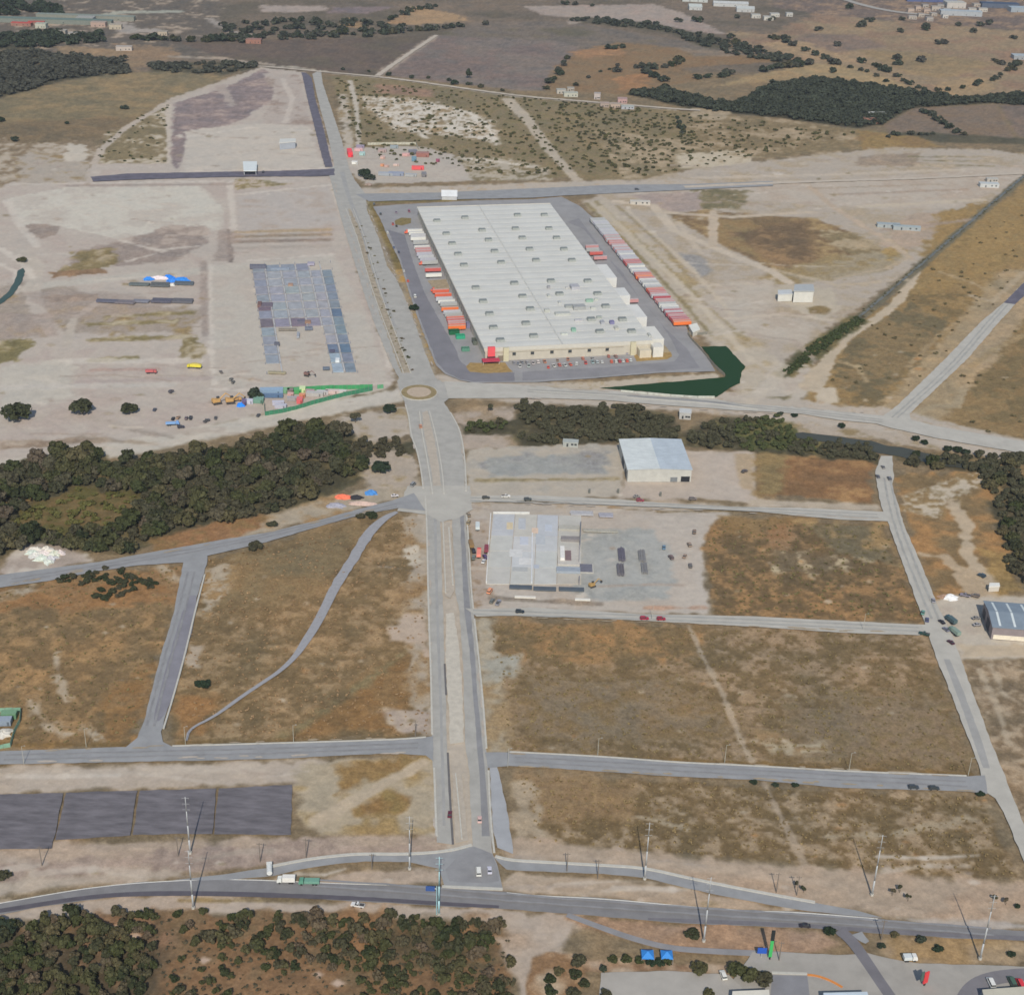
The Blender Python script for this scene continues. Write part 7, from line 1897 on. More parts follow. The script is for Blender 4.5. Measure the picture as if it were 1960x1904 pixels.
    for lb, x, y, c, k in (('red truck at the shop inside the curved ramp', 1952, 1886, (196, 60, 70), 'van'), ('white truck at the shop inside the curved ramp', 1896, 1884, (206, 206, 206), 'van'), ('dark green van at the shop inside the curved ramp', 1936, 1882, (70, 96, 84), 'van')):
        car(lb, x, y, 95, c, k)
    fence_line('pond_fence', 'row of white posts along the south bank of the basin', tl(1900, 720, [(930, 1630), (1150, 1648), (1340, 1666), (1560, 1680), (1700, 1680)], .2344), 1.4, (176, 178, 172), step=9)
    fence_line('yard_fence', 'dark mesh fence between truck lane and basin', tl(1900, 720, [(1478, 1165), (1500, 1200), (1600, 1310), (1700, 1430), (1780, 1500)], .2344), 2.0, (134, 128, 118), step=4)
    fence_line('yard_fence', 'dark pipe rack across the north bank of the basin', tl(1900, 720, [(1480, 1162), (1560, 1165), (1640, 1160)], .2344), 2.0, (118, 116, 110), step=3)
    # corner lot on the west edge
    crate('site_cabin', 'green cabin on the small corner lot at the west edge', 18, 1372, 7, 3.4, 2.8, (96, 132, 104), .1, 'site cabin')
    crate('site_cabin', 'grey blue cabin on the small corner lot at the west edge', 10, 1384, 6, 4, 2.6, (128, 140, 156), .1, 'site cabin')
    fence_line('lot_fence', 'pale green fence of the small corner lot at the west edge', [(-20, 1362), (40, 1360), (38, 1382), (28, 1400), (20, 1428), (-20, 1436)], 2.0, (120, 156, 138), step=3)
    tarp_heap('rubble_heap', 'pale heap on the small corner lot at the west edge', 6, 1402, 4, 4, 1.4, (188, 184, 178), 'rubble heap', seed=12)
    # low posts and cabinets around the silver hall
    for lb, x, y in (('grey cabinet before the metal hall, western', 1183, 943), ('grey cabinet before the metal hall, middle', 1264, 949), ('grey cabinet north west of the metal hall', 1128, 943)):
        p = G(x, y)
        r = empty('meter_cabinet', (p[0], p[1], 0), 0, lb, 'cabinet', 'grey cabinets')
        obj('body', MB().box(0, 0, -.3, 1.4, 1.0, 3.0).mesh('body', paint((112, 112, 108), .6), bevel=.05), r)
        obj('door', MB().box(0, -.52, .2, 1.1, .06, 2.2).mesh('door', paint((96, 98, 96), .6)), r)
# ---------------------------------------------------------------- trees
def foliage_mat(name, rgb, var=.32, k=.95):
    m = bpy.data.materials.new(name)
    m.use_nodes = True
    nt = m.node_tree
    b = nt.nodes['Principled BSDF']
    b.inputs['Roughness'].default_value = .8
    b.inputs['Specular IOR Level'].default_value = .15
    gi = nt.nodes.new('ShaderNodeNewGeometry')
    oi = nt.nodes.new('ShaderNodeObjectInfo')
    base = alb(rgb, k)
    a = nt.nodes.new('ShaderNodeMapRange')
    a.inputs['To Min'].default_value = 1 - var
    a.inputs['To Max'].default_value = 1 + var
    nt.links.new(gi.outputs['Random Per Island'], a.inputs['Value'])
    c = nt.nodes.new('ShaderNodeMapRange')
    c.inputs['To Min'].default_value = .78
    c.inputs['To Max'].default_value = 1.3
    nt.links.new(oi.outputs['Random'], c.inputs['Value'])
    mu = nt.nodes.new('ShaderNodeMath')
    mu.operation = 'MULTIPLY'
    nt.links.new(a.outputs[0], mu.inputs[0])
    nt.links.new(c.outputs[0], mu.inputs[1])
    mix = nt.nodes.new('ShaderNodeMix')
    mix.data_type = 'RGBA'
    mix.inputs['A'].default_value = (base[0] * .86, base[1] * 1.04, base[2] * .8, 1)
    mix.inputs['B'].default_value = (base[0] * 1.16, base[1] * .98, base[2] * 1.06, 1)
    nt.links.new(oi.outputs['Random'], mix.inputs['Factor'])
    vm = nt.nodes.new('ShaderNodeVectorMath')
    vm.operation = 'SCALE'
    nt.links.new(mix.outputs['Result'], vm.inputs[0])
    nt.links.new(mu.outputs[0], vm.inputs['Scale'])
    nt.links.new(vm.outputs[0], b.inputs['Base Color'])
    return m


def crown_geo(seed, n, leaf, flat=1.0, base=.35, spread=1.0, nblob=11):
    """leaf clumps spread over a handful of boughs; unit crown radius"""
    r = np.random.default_rng(seed)
    cen, rad = [], []
    for i in range(nblob):
        a = r.uniform(0, 2 * np.pi)
        d = math.sqrt(r.uniform(0, 1)) * .68 * spread
        z = r.uniform(0, 1)
        zz = base + .28 + z * .75 * flat * (1 - .55 * (d / .7) ** 2)
        cen.append((d * math.cos(a), d * math.sin(a), zz))
        rad.append(r.uniform(.26, .46))
    cen, rad = np.array(cen), np.array(rad)
    w = rad ** 2 / (rad ** 2).sum()
    idx = r.choice(nblob, n, p=w)
    dirs = r.normal(size=(n, 3))
    dirs /= np.linalg.norm(dirs, axis=1)[:, None]
    dirs[:, 2] = np.where(dirs[:, 2] < -.35, -dirs[:, 2], dirs[:, 2])
    sh = r.uniform(.78, 1.06, n)
    p = cen[idx] + dirs * (rad[idx] * sh)[:, None] * np.array([1, 1, .82])
    nrm = dirs + r.normal(scale=.42, size=(n, 3)) + np.array([0, 0, .25])
    nrm /= np.linalg.norm(nrm, axis=1)[:, None]
    t = np.cross(nrm, r.normal(size=(n, 3)))
    t /= np.linalg.norm(t, axis=1)[:, None]
    bt = np.cross(nrm, t)
    s = leaf * r.uniform(.6, 1.35, n)[:, None]
    bend = nrm * s * .25
    v = np.stack([p - t * s - bt * s * .7, p + t * s - bt * s * .7 - bend, p + t * s * .8 + bt * s * .8, p - t * s * .8 + bt * s * .7 - bend], 1).reshape(-1, 3)
    return v.astype(np.float32)


def quads_mesh(name, v, m):
    n = len(v) // 4
    me = bpy.data.meshes.new(name)
    me.vertices.add(len(v))
    me.vertices.foreach_set('co', np.ascontiguousarray(v, np.float32).ravel())
    me.loops.add(len(v))
    me.loops.foreach_set('vertex_index', np.arange(len(v), dtype=np.int32))
    me.polygons.add(n)
    me.polygons.foreach_set('loop_start', np.arange(0, len(v), 4, dtype=np.int32))
    me.polygons.foreach_set('loop_total', np.full(n, 4, np.int32))
    me.update(calc_edges=True)
    me.materials.append(m)
    return me


F_DARK = foliage_mat('foliage_dark', (60, 62, 46))
F_OLIVE = foliage_mat('foliage_olive', (72, 72, 50))
F_GREY = foliage_mat('foliage_grey', (76, 73, 60))
F_DEEP = foliage_mat('foliage_deep', (46, 56, 44))
F_REED = foliage_mat('foliage_reed', (76, 79, 54), .3, .9)
F_FAR = foliage_mat('foliage_far', (62, 66, 58))
F_LIME = foliage_mat('foliage_lime', (84, 86, 48))
F_SCRUB = foliage_mat('foliage_scrub', (86, 82, 58), .35, .85)
F_HAZEL = foliage_mat('foliage_hazel', (80, 75, 60))
F_DRY = foliage_mat('foliage_dry', (112, 98, 72), .3, .8)
F_WEED = foliage_mat('foliage_weed', (116, 102, 74), .34, .8)
BARK = mat('bark', (92, 82, 72), .95, .15, 1.5)

PROTO = {}


def trunk_mesh(seed):
    r = random.Random(seed)
    mb = MB().tube((0, 0, -.1), (.03, .02, .32), .085, .06, 7).tube((.03, .02, .32), (0, 0, .62), .06, .04, 6)
    for k in range(4):
        a = k * 1.6 + r.uniform(-.4, .4)
        z = r.uniform(.22, .4)
        mb.tube((.02, .01, z), (.42 * math.cos(a), .42 * math.sin(a), z + r.uniform(.3, .5)), .04, .015, 5)
    return mb.mesh('trunk', BARK)


def protos():
    for key, n, leaf, flat, base, nb, ms in (('wood', 420, .15, 1.0, .15, 12, (F_DARK, F_OLIVE, F_GREY)), ('scrub', 330, .15, .85, .05, 9, (F_DARK, F_OLIVE, F_HAZEL)), ('round', 620, .125, 1.0, .12, 16, (F_DEEP, F_DARK, F_OLIVE)), ('far', 150, .22, .9, .05, 8, (F_FAR, F_FAR, F_DARK)), ('palm', 260, .17, .6, .75, 5, (F_GREY, F_OLIVE, F_DARK))):
        for k in range(4):
            for mi, m in enumerate(ms):
                v = crown_geo(hash_(key, k), n, leaf, flat, base, 1.0, nb)
                PROTO[(key, k, mi)] = quads_mesh('crown', v, m)
    for k in range(4):
        PROTO[('trunk', k)] = trunk_mesh(k)


def hash_(s, k):
    return sum(ord(c) * (i + 3) for i, c in enumerate(s)) * 17 + k * 101


def tree(name, label, cat, X, Y, r, h=None, key='round', mi=None, group=None, rr=random):
    h = h or r
    root = empty(name, (X, Y, -.35), rr.uniform(0, 6.28), label, cat, group)
    k = rr.randrange(4)
    mi = rr.choice((0, 1, 1, 2)) if mi is None else mi
    c = obj('crown', PROTO[(key, k, mi)], root)
    c.scale = (r, r, h)
    t = obj('trunk', PROTO[('trunk', k)], root)
    t.scale = (r, r, h)
    return root


def scatter(poly, spacing, seed, keep=1.0, holes=()):
    """jittered points in an outline, in metres"""
    pts = [G(*p) for p in poly]
    hs = [[G(*p) for p in hpoly] for hpoly in holes]
    r = np.random.default_rng(seed)
    x0, x1 = min(p[0] for p in pts), max(p[0] for p in pts)
    y0, y1 = min(p[1] for p in pts), max(p[1] for p in pts)
    nx, ny = int((x1 - x0) / spacing) + 1, int((y1 - y0) / (spacing * .87)) + 1
    i, j = np.meshgrid(np.arange(nx), np.arange(ny))
    X = (x0 + (i + .5 * (j % 2)) * spacing).ravel() + r.uniform(-.42, .42, nx * ny) * spacing
    Y = (y0 + j * spacing * .87).ravel() + r.uniform(-.42, .42, nx * ny) * spacing
    _, ins = seg_dist(X, Y, pts)
    ok = ins & (r.uniform(size=len(X)) < keep)
    for hp in hs:
        ok &= ~seg_dist(X, Y, hp)[1]
    return X[ok], Y[ok]


def mass(name, label, cat, X, Y, rmin, rmax, key, mats, seed, hk=1.0, n=110, leaf=.24):
    """a far wood or thicket that reads as one: many crowns in one sheet of leaves"""
    r = np.random.default_rng(seed)
    geos = [crown_geo(hash_(key, k) + 900, n, leaf, .9, .03, 1.0, 7) for k in range(5)]
    out = []
    for x, y in zip(X, Y):
        g = geos[r.integers(5)]
        s = r.uniform(rmin, rmax) if rmax else rmin[len(out)]
        a = r.uniform(0, 6.28)
        c, q = math.cos(a), math.sin(a)
        v = g * np.array([s, s, s * hk * r.uniform(.8, 1.2)], np.float32)
        v = np.stack([v[:, 0] * c - v[:, 1] * q + x, v[:, 0] * q + v[:, 1] * c + y, v[:, 2] - .4], 1)
        out.append(v)
    o = obj(name, quads_mesh(name, np.concatenate(out), mats))
    return tag(o, label, cat, None, 'stuff')


def trees():
    protos()
    rr = random.Random(21)
    # ---- scrub wood at the foot of the picture
    jobs = []
    X, Y = scatter([(-20, 1768), (60, 1760), (150, 1752), (300, 1746), (380, 1744), (640, 1752), (960, 1766), (985, 1830), (995, 1925), (-20, 1925)], 4.45, 31, .95,
                   holes=([(300, 1760), (345, 1756), (350, 1800), (320, 1925), (285, 1925), (300, 1820)], [(170, 1750), (215, 1752), (225, 1775), (180, 1775)], [(580, 1850), (690, 1862), (690, 1925), (560, 1925)], [(440, 1880), (530, 1850), (560, 1900), (470, 1925)], [(930, 1790), (985, 1785), (990, 1850), (940, 1840)], [(360, 1820), (420, 1815), (410, 1850), (370, 1855)]))
    n = 0
    for x, y in zip(X, Y):
        px, py = P(x, y)
        dens = .9 if px < 290 else (.68 if px < 560 else .9)
        if py > 1868 and px > 300:
            dens *= .84
        if rr.random() > dens:
            continue
        if px < 290:
            g, lb = 'dense west end of the roadside scrub wood', 'dark mesquite in the dense west end of the scrub wood below the highway'
        elif px < 560:
            g, lb = 'open part of the roadside scrub wood', 'small mesquite among orange bare earth in the open middle of the scrub wood'
        elif py < 1812:
            g, lb = 'roadside edge of the scrub wood', 'grey green mesquite along the highway edge of the scrub wood, east half'
        else:
            g, lb = 'south east part of the scrub wood', 'olive mesquite in the lower east part of the scrub wood'
        r = rr.choice((rr.uniform(2.2, 3.2), rr.uniform(2.6, 4.4))) if px < 290 or py < 1825 else rr.uniform(1.7, 3.6)
        if 290 < px < 560:
            r *= .86
        jobs.append((lb, g, x, y, r, r * rr.uniform(1.05, 1.5), py > 1868))
    jobs.sort(key=lambda j: (-j[4] / math.hypot(j[3], H)))
    for lb, g, x, y, r, h, mi in jobs[:296]:
        tree('mesquite_tree', lb, 'tree', x, y, r, h, 'scrub', group=g, rr=rr)
    rest = jobs[296:]
    if rest:
        mass('scrub_thicket', 'small mesquite scrub filling in between the larger trees of the scrub wood', 'scrub', [j[2] for j in rest], [j[3] for j in rest], [j[4] for j in rest], None, 'scrub', F_OLIVE, 78, 1.1, 300, .16)
    jobs = []
    # ---- riverside wood, west
    hole = [(18, 1012), (60, 965), (150, 935), (280, 948), (235, 996), (120, 1026)]
    X, Y = scatter([(-20, 905), (85, 880), (100, 862), (185, 862), (205, 892), (300, 876), (430, 862), (520, 832), (570, 818), (640, 815), (660, 835), (655, 860), (690, 870), (700, 895), (600, 955), (480, 988), (370, 1008), (300, 1036), (240, 1058), (175, 1058), (60, 1042), (-20, 1075)], 8.0, 33, 1, holes=(hole,))
    n = 0
    for x, y in zip(X, Y):
        px, py = P(x, y)
        if px < 190:
            g, lb = 'west end of the creek wood', 'dark tree in the west end of the creek wood around the grassy clearing'
        elif px < 430:
            g, lb = 'broad middle of the creek wood', 'tall dark tree in the broad middle of the creek wood'
        else:
            g, lb = 'east end of the creek wood', 'dark olive tree in the narrowing east end of the creek wood'
        r = rr.choice((rr.uniform(3.4, 5.2), rr.uniform(4.4, 7.0)))
        jobs.append((lb, g, x, y, r, r * rr.uniform(.8, 1.3), None))
    for (a, b, r) in ((118, 900, 9), (150, 896, 9.5), (175, 902, 7.5), (90, 905, 7), (640, 838, 7.5), (600, 842, 7), (480, 872, 7), (300, 900, 7.5), (270, 930, 8), (420, 960, 7.5), (250, 1010, 7.5), (210, 1040, 7)):
        x, y = G(a, b)
        jobs.append(('large spreading tree rising above the rest of the creek wood', 'large trees of the creek wood', x, y, r, r * rr.uniform(1.0, 1.25), None))
    for (a, b) in (([(655, 848), (760, 840), (785, 850), (770, 872), (700, 878), (670, 870)], 'bushy tree of the thin spur near the boulevard'),):
        X, Y = scatter(a, 6.5, 35)
        for x, y in zip(X, Y):
            r = rr.uniform(2.8, 4.2)
            jobs.append((b, 'spur of the creek wood', x, y, r, r * .9, None))
    # ---- riverside wood, east
    for poly, sp_, lo, hi, lb, g, mi in (([(990, 772), (1005, 770), (1075, 782), (1190, 778), (1285, 802), (1300, 822), (1310, 848), (1185, 846), (1060, 838), (1000, 808)], 7.2, 3.4, 5.0, 'grey green tree of the creek wood north of the gravel lot', 'creek wood north of the gravel lot', None), ([(1380, 802), (1315, 838), (1330, 858), (1400, 862), (1420, 838)], 7.2, 3.4, 4.8, 'tree of the creek wood behind the metal hall', 'creek wood behind the metal hall', None),
                                         ([(1395, 806), (1500, 796), (1515, 832), (1560, 845), (1555, 862), (1420, 860)], 6.2, 2.4, 3.6, 'yellow green bush of the low thicket east of the metal hall', 'low thicket east of the metal hall', 1), ([(1530, 846), (1660, 852), (1682, 880), (1600, 876), (1500, 866)], 6.6, 2.8, 4.0, 'dark bush of the creek bank below the canal water', 'creek bank bushes', 0),
                                         ([(880, 806), (975, 806), (970, 826), (890, 826)], 6, 2.2, 3.4, 'dark bush of the thicket by the boulevard, north of the gravel lot', 'thicket by the boulevard', 1), ([(1000, 832), (1075, 838), (1075, 850), (1000, 852)], 7, 3, 4.4, 'dark tree standing before the creek wood at the gravel lot', 'trees before the creek wood', 0),
                                         ([(1720, 880), (1800, 880), (1880, 872), (1960, 868), (1980, 1120), (1940, 1100), (1915, 1040), (1900, 960), (1870, 900), (1730, 895)], 7.6, 3.2, 5.2, 'dark tree of the wood at the east edge', 'wood at the east edge', None)):
        X, Y = scatter(poly, sp_, len(lb))
        for x, y in zip(X, Y):
            r = rr.uniform(lo, hi)
            jobs.append((lb, g, x, y, r, r * rr.uniform(.85, 1.15), mi if mi is None or rr.random() < .8 else None))
    # the largest to the eye stand as trees, the rest of the wood is one mass
    jobs.sort(key=lambda j: -j[4] / math.hypot(j[3], H))
    for lb, g, x, y, r, h, mi in jobs[:290]:
        tree('creek_tree', lb, 'tree', x, y, r, h, 'wood', mi, g, rr)
    rest = jobs[290:]
    for nm, lb, sel, mm in (('creek_woods', 'dark wood filling in behind the larger creek trees', [j for j in rest if j[6] is None and j[2] < 0], F_DARK), ('creek_woods', 'dark wood filling in behind the larger trees of the eastern creek', [j for j in rest if j[6] != 1 and j[2] >= 0], F_GREY), ('creek_woods', 'olive thicket of the eastern creek', [j for j in rest if j[6] == 1], F_REED)):
        if sel:
            mass(nm, lb, 'woods', [j[2] for j in sel], [j[3] for j in sel], [j[4] for j in sel], None, 'wood', mm, 77, 1.0, 400, .15)
    print('creek', len(jobs))
    # ---- trees standing alone (sight line to the foot of the crown)
    for lb, x, y, r, hk, key, mi in (('broad dark tree, westernmost of three on the earthworks', 34, 803, 10.5, .85, 'round', 1), ('round dark tree, middle of three on the earthworks', 158, 790, 8.8, .85, 'round', 1), ('round dark tree, easternmost of three on the earthworks', 246, 789, 6.6, .85, 'round', 1), ('dark tree over the pale blue cabin of the site camp', 491, 762, 6.4, .9, 'round', 0), ('dark tree beside the roundabout', 746, 788, 5.6, .75, 'round', 0), ('round crowned tree on a bare trunk south of the site camp', 680, 808, 4.2, 1.2, 'palm', 0), ('dark green tree alone between creek wood and boulevard', 728, 903, 6.6, .85, 'round', 0),
                                     ('dark round bush on the western creek road edge', 490, 1050, 4.8, .7, 'round', 1), ('dark bush alone in the western grass field', 389, 1312, 4.2, .62, 'round', 0), ('dark bush on the edge of the creek road below the clearing', 521, 1005, 3.6, .6, 'round', 1), ('narrow tree, western of two by the creek road', 690, 991, 3.0, .9, 'round', 1), ('round tree, eastern of two by the creek road', 711, 990, 3.8, .75, 'round', 1),
                                     ('bare grey sapling tree near the north road of the creek', 935, 786, 3.0, 1.2, 'palm', 0), ('dark tree of the northern camp, uphill', 697, 337, 7.5, .8, 'round', 0), ('dark tree of the northern camp, downhill', 708, 343, 7, .6, 'round', 0),
                                     ('round bush beside the white steel pole south of the highway', 1325, 1790, 3.4, .75, 'round', 1), ('round tree at the corner of the orange scrub lot', 1105, 1845, 3.4, 1.0, 'round', 1), ('slim cypress at the corner of the plain parking lot', 1154, 1860, 1.5, 2.0, 'round', 0), ('small tree, first of the row behind the parking lot', 1173, 1838, 2.2, 1.0, 'round', 2), ('small tree, second of the row behind the parking lot', 1198, 1838, 2.4, 1.0, 'round', 2), ('small tree, third of the row, at the blue tent', 1224, 1841, 2.0, 1.0, 'round', 2), ('small dark tree before the western blue tent', 1246, 1844, 2.2, .9, 'round', 0), ('small dark tree between the blue tents', 1262, 1845, 2.4, .9, 'round', 0), ('yellowish small tree before the eastern blue tent', 1279, 1842, 2.6, .9, 'round', 2),
                                     ('olive tree at the east end of the row behind the parking lot', 1338, 1858, 3.6, 1.0, 'round', 2), ('dark tree of the cluster beside the green totem, western', 1410, 1864, 4.0, 1.0, 'round', 2), ('tall tree of the cluster beside the green totem, middle', 1432, 1874, 3.8, 1.1, 'round', 2), ('dark tree of the cluster beside the green totem, eastern', 1458, 1880, 4.2, .95, 'round', 1), ('small tree at the south edge of the parking lot, western', 1158, 1908, 2.6, 1.0, 'round', 1), ('small dry tree at the south edge of the parking lot, eastern', 1356, 1904, 2.4, 1.0, 'round', 2),
                                     ('dark round bush on the verge east of the access road, first', 1688, 1812, 1.8, .8, 'round', 0), ('dark bush on the verge east of the access road, at the highway', 1761, 1800, 2.4, .8, 'round', 0), ('dark bush on the verge east of the access road, in the middle', 1794, 1817, 2.4, .7, 'round', 0), ('dark bush on the verge near the easternmost steel pole', 1936, 1828, 1.9, .8, 'round', 0), ('grey bush on the verge at the highway edge', 1713, 1790, 2.0, .7, 'round', 2), ('dark tree by the access road mouth', 1588, 1786, 2.6, .9, 'round', 0), ('black bush on the bare strip at the east edge', 1947, 1736, 1.4, 1.0, 'round', 0),
                                     ('dark bush on the south edge of the grey cross street, western', 1442, 1498, 2.0, .7, 'round', 0), ('dark bush on the south edge of the grey cross street, middle', 1484, 1503, 1.8, .7, 'round', 0), ('dark bush on the south edge of the grey cross street, eastern', 1522, 1504, 1.8, .7, 'round', 0), ('dark bush at the corner of the east road', 1876, 1520, 2.2, .6, 'round', 0),
                                     ('dark tree at the west end of the canal bank', 1755, 872, 3.4, .8, 'round', 1), ('dark tree on the sandy bank by the creek water, western', 1752, 842, 3.0, .9, 'round', 0), ('dark tree on the sandy bank by the creek water, eastern', 1769, 850, 2.6, 1.0, 'round', 0), ('small dark tree on the sandy bank east of the bridge, western', 1813, 862, 3.2, .9, 'round', 0), ('small dark tree on the sandy bank east of the bridge, middle', 1832, 864, 3.6, .9, 'round', 0), ('small dark tree on the sandy bank east of the bridge, eastern', 1848, 868, 3.0, .9, 'round', 0),
                                     ('dark bush north of the thicket road, western', 1494, 794, 2.6, .7, 'round', 0), ('dark bush north of the thicket road, eastern', 1520, 796, 2.8, .6, 'round', 0), ('teal shaded tree on the sandy bank of the creek', 1611, 818, 3.0, .9, 'round', 0), ('yellowish bush left of the round tree at the scrub lot', 1070, 1862, 2.4, .9, 'round', 2), ('dark bush on the orange scrub lot, northern', 1052, 1876, 2.6, .9, 'round', 1), ('dark bush on the orange scrub lot, middle', 1100, 1868, 2.8, .9, 'round', 1), ('dark bush on the orange scrub lot, southern', 1055, 1900, 2.8, .9, 'round', 1), ('dark bush on the orange scrub lot, by the parking lot', 1118, 1884, 2.4, .9, 'round', 1), ('dark bush at the south edge of the orange scrub lot', 1098, 1906, 3.0, .9, 'round', 1),
                                     ('dark tree at the west edge by the highway bend', 12, 1785, 5, .9, 'round', 0), ('dark bush on the bare strip at the west edge', 8, 1678, 3.4, .6, 'round', 1), ('dark tree at the foot of the earthworks creek bend', 42, 500, 5, .6, 'round', 2), ('conical tree in the mauve ploughed field', 898, 150, 5, 2.0, 'round', 0), ('dark tree on the ploughed field edge', 870, 162, 6, .9, 'round', 0),
                                     ('dark tree alone in the olive field, middle', 239, 106 + 102, 6, .6, 'round', 0), ('dark tree alone in the olive field, western', 29, 270, 5, .9, 'round', 0), ('small tree in the olive field near the path', 128, 237, 3, .8, 'round', 0), ('dark tree at the west picture edge of the olive field', 2, 232, 5, .8, 'round', 0), ('teal shaded boulevard bush', 793, 592, 4.6, .8, 'round', 0)):
        X, Y = G(x, y)
        tree('lone_tree' if r > 3 else 'bush', lb, 'tree' if r > 3 else 'bush', X, Y, r, r * hk, key, mi, None, rr)
    for k, (a, b) in enumerate(((838, 352), (850, 385), (905, 512), (862, 500), (968, 705), (985, 790), (965, 775), (1010, 840), (720, 95), (735, 60), (1040, 930))):
        X, Y = G(*tl(1000, 900, [(a, b)])[0])
        tree('median_shrub', 'small grey brown shrub of the planted boulevard median, %s from the north' % ORD[sorted((352, 385, 512, 500, 705, 790, 775, 840, 95, 60, 930)).index(b)], 'shrub', X, Y, rr.uniform(1.2, 2.2), rr.uniform(1.2, 1.8), 'scrub', 2, 'shrubs of the boulevard median', rr)
    # ---- shrub clump beside the western street
    X, Y = scatter([(105, 1110), (180, 1090), (230, 1085), (250, 1095), (308, 1118), (300, 1130), (260, 1128), (215, 1150), (170, 1138), (190, 1118), (120, 1118)], 4.6, 41, .9)
    for x, y in zip(X, Y):
        r = rr.uniform(2.0, 3.2)
        tree('shrub', 'dark shrub of the clump in the western field corner', 'shrub', x, y, r, r * .75, 'scrub', 0, 'shrub clump in the western field corner', rr)
    # ---- hedgerow trees of the far country
    rows = [([(1395, 70), (1430, 102), (1480, 114), (1530, 130)], 7, 'tree of the hedge below the greenhouses', 8), ([(1470, 70), (1530, 92), (1600, 122), (1660, 140), (1700, 158)], 15, 'tree of the long diagonal hedge on the far right hill', 7.5), ([(1645, 118), (1690, 132), (1740, 160), (1775, 180)], 12, 'tree of the hedge running down to the dark wood', 8), ([(1780, 178), (1830, 172), (1880, 158), (1925, 142), (1950, 118)], 12, 'tree of the hedge along the golden field', 7), ([(1895, 116), (1935, 128)], 5, 'tree of the short hedge at the far east', 6.5),
            ([(1448, 140), (1500, 130), (1560, 122)], 6, 'dark tree of the hedge above the golden strip', 9), ([(1215, 132), (1250, 132), (1285, 128), (1300, 118)], 8, 'dark tree of the grove on the orange hill', 9), ([(1225, 135), (1250, 145), (1280, 160)], 5, 'dark tree of the lower grove on the orange hill', 9.5), ([(1330, 150), (1375, 148), (1405, 140)], 5, 'dark tree of the clump north of the dark wood', 9), ([(1045, 172), (1070, 140), (1085, 108)], 8, 'dark tree of the hedge at the west foot of the orange hill', 7),
            ([(1095, 165), (1140, 145), (1190, 120)], 5, 'bush of the diagonal row on the orange hill', 5), ([(560, 72), (620, 68), (700, 66), (800, 60), (900, 50)], 20, 'tree of the long far hedge above the brown field', 9), ([(500, 74), (420, 80), (340, 78), (250, 76)], 14, 'tree of the far hedge in the north west', 10), ([(520, 44), (600, 40), (660, 58)], 8, 'tree of the broken hedge near the orange patch', 8), ([(745, 40), (790, 22), (850, 12)], 7, 'dark tree of the hedge behind the tan hillside', 8),
            ([(640, 134), (700, 138), (760, 146), (860, 156), (985, 178)], 9, 'bush along the far boundary road', 5), ([(1300, 226), (1305, 255), (1302, 262)], 5, 'dark bush of the short column in the scrub', 5), ([(1750, 208), (1790, 225), (1820, 250), (1850, 262)], 9, 'dark tree of the hedge east of the brown field', 6.5), ([(1690, 262), (1720, 258), (1760, 260), (1790, 254)], 7, 'dark bush at the south edge of the brown field', 5), ([(1160, 95), (1200, 90)], 3, 'bush of the far row on the orange hill', 7), ([(1060, 8), (1130, 12), (1160, 12)], 3, 'dark tree on the pale far strip', 7)]
    for line, cnt, lb, r0 in rows:
        g = [G(*p) for p in line]
        ds = [0]
        for a, b in zip(g, g[1:]):
            ds.append(ds[-1] + math.hypot(b[0] - a[0], b[1] - a[1]))
        for i in range(cnt):
            t = ds[-1] * (i + rr.uniform(.2, .8)) / cnt
            j = max(q for q in range(len(g) - 1) if ds[q] <= t)
            u = (t - ds[j]) / (ds[j + 1] - ds[j] + 1e-6)
            r = r0 * rr.uniform(.6, 1.15)
            tree('hedge_tree', lb, 'tree', g[j][0] + (g[j + 1][0] - g[j][0]) * u + rr.uniform(-3, 3), g[j][1] + (g[j + 1][1] - g[j][1]) * u + rr.uniform(-6, 6), r, r * .8, 'far', None, lb.replace('tree of the ', '').replace('dark ', '').replace('bush of the ', '') + ' trees', rr)
    for lb, x, y in (('lone dark tree on the golden far hill, upper of a pair', 1642 + 130, 52 + 2), ('lone dark tree on the right far hill near the top', 1626, 16), ('far dark tree west of the broad one', 1722, 62), ('broad dark tree on the far right hill', 1772, 58), ('dark tree east of the broad far one', 1863, 62), ('dark tree above the golden strip', 1593, 138), ('small dark tree above the golden strip', 1597, 124), ('dark tree, upper of two in the tan field', 1716, 114), ('dark tree, lower of two in the tan field', 1718, 124), ('lone small tree in the tan field', 1762, 118), ('dark tree in the orange hill meadow', 1180, 138), ('dark tree on the far field rise', 1345 - 10, 42), ('tree by the far hedge turn', 1602, 88), ('small far tree on the east hill', 1807, 84), ('dark far tree in the north middle field', 930, 48), ('dark tree on the far right slope', 1670, 42)):
        X, Y = G(x, y)
        r = rr.uniform(6, 10)
        tree('lone_tree', lb, 'tree', X, Y, r, r * .8, 'far', 0, None, rr)
    # ---- far woods that read as one mass
    X, Y = scatter([(1205, 180), (1268, 170), (1335, 188), (1402, 200), (1482, 162), (1562, 151), (1650, 162), (1742, 177), (1850, 190), (1990, 176), (1990, 205), (1900, 196), (1745, 206), (1690, 236), (1640, 243), (1500, 224), (1340, 209)], 9.5, 51)
    mass('dark_woods', 'dark far wood beyond the boundary road', 'woods', X, Y, 5.5, 8.0, 'mass', F_FAR, 3, .8)
    X, Y = scatter([(-40, 105), (60, 100), (115, 108), (235, 116), (250, 140), (130, 150), (0, 186), (-40, 195)], 11, 52, .85)
    mass('western_woods', 'dark wood at the north west corner', 'woods', X, Y, 6, 9, 'mass', F_FAR, 4, .8)
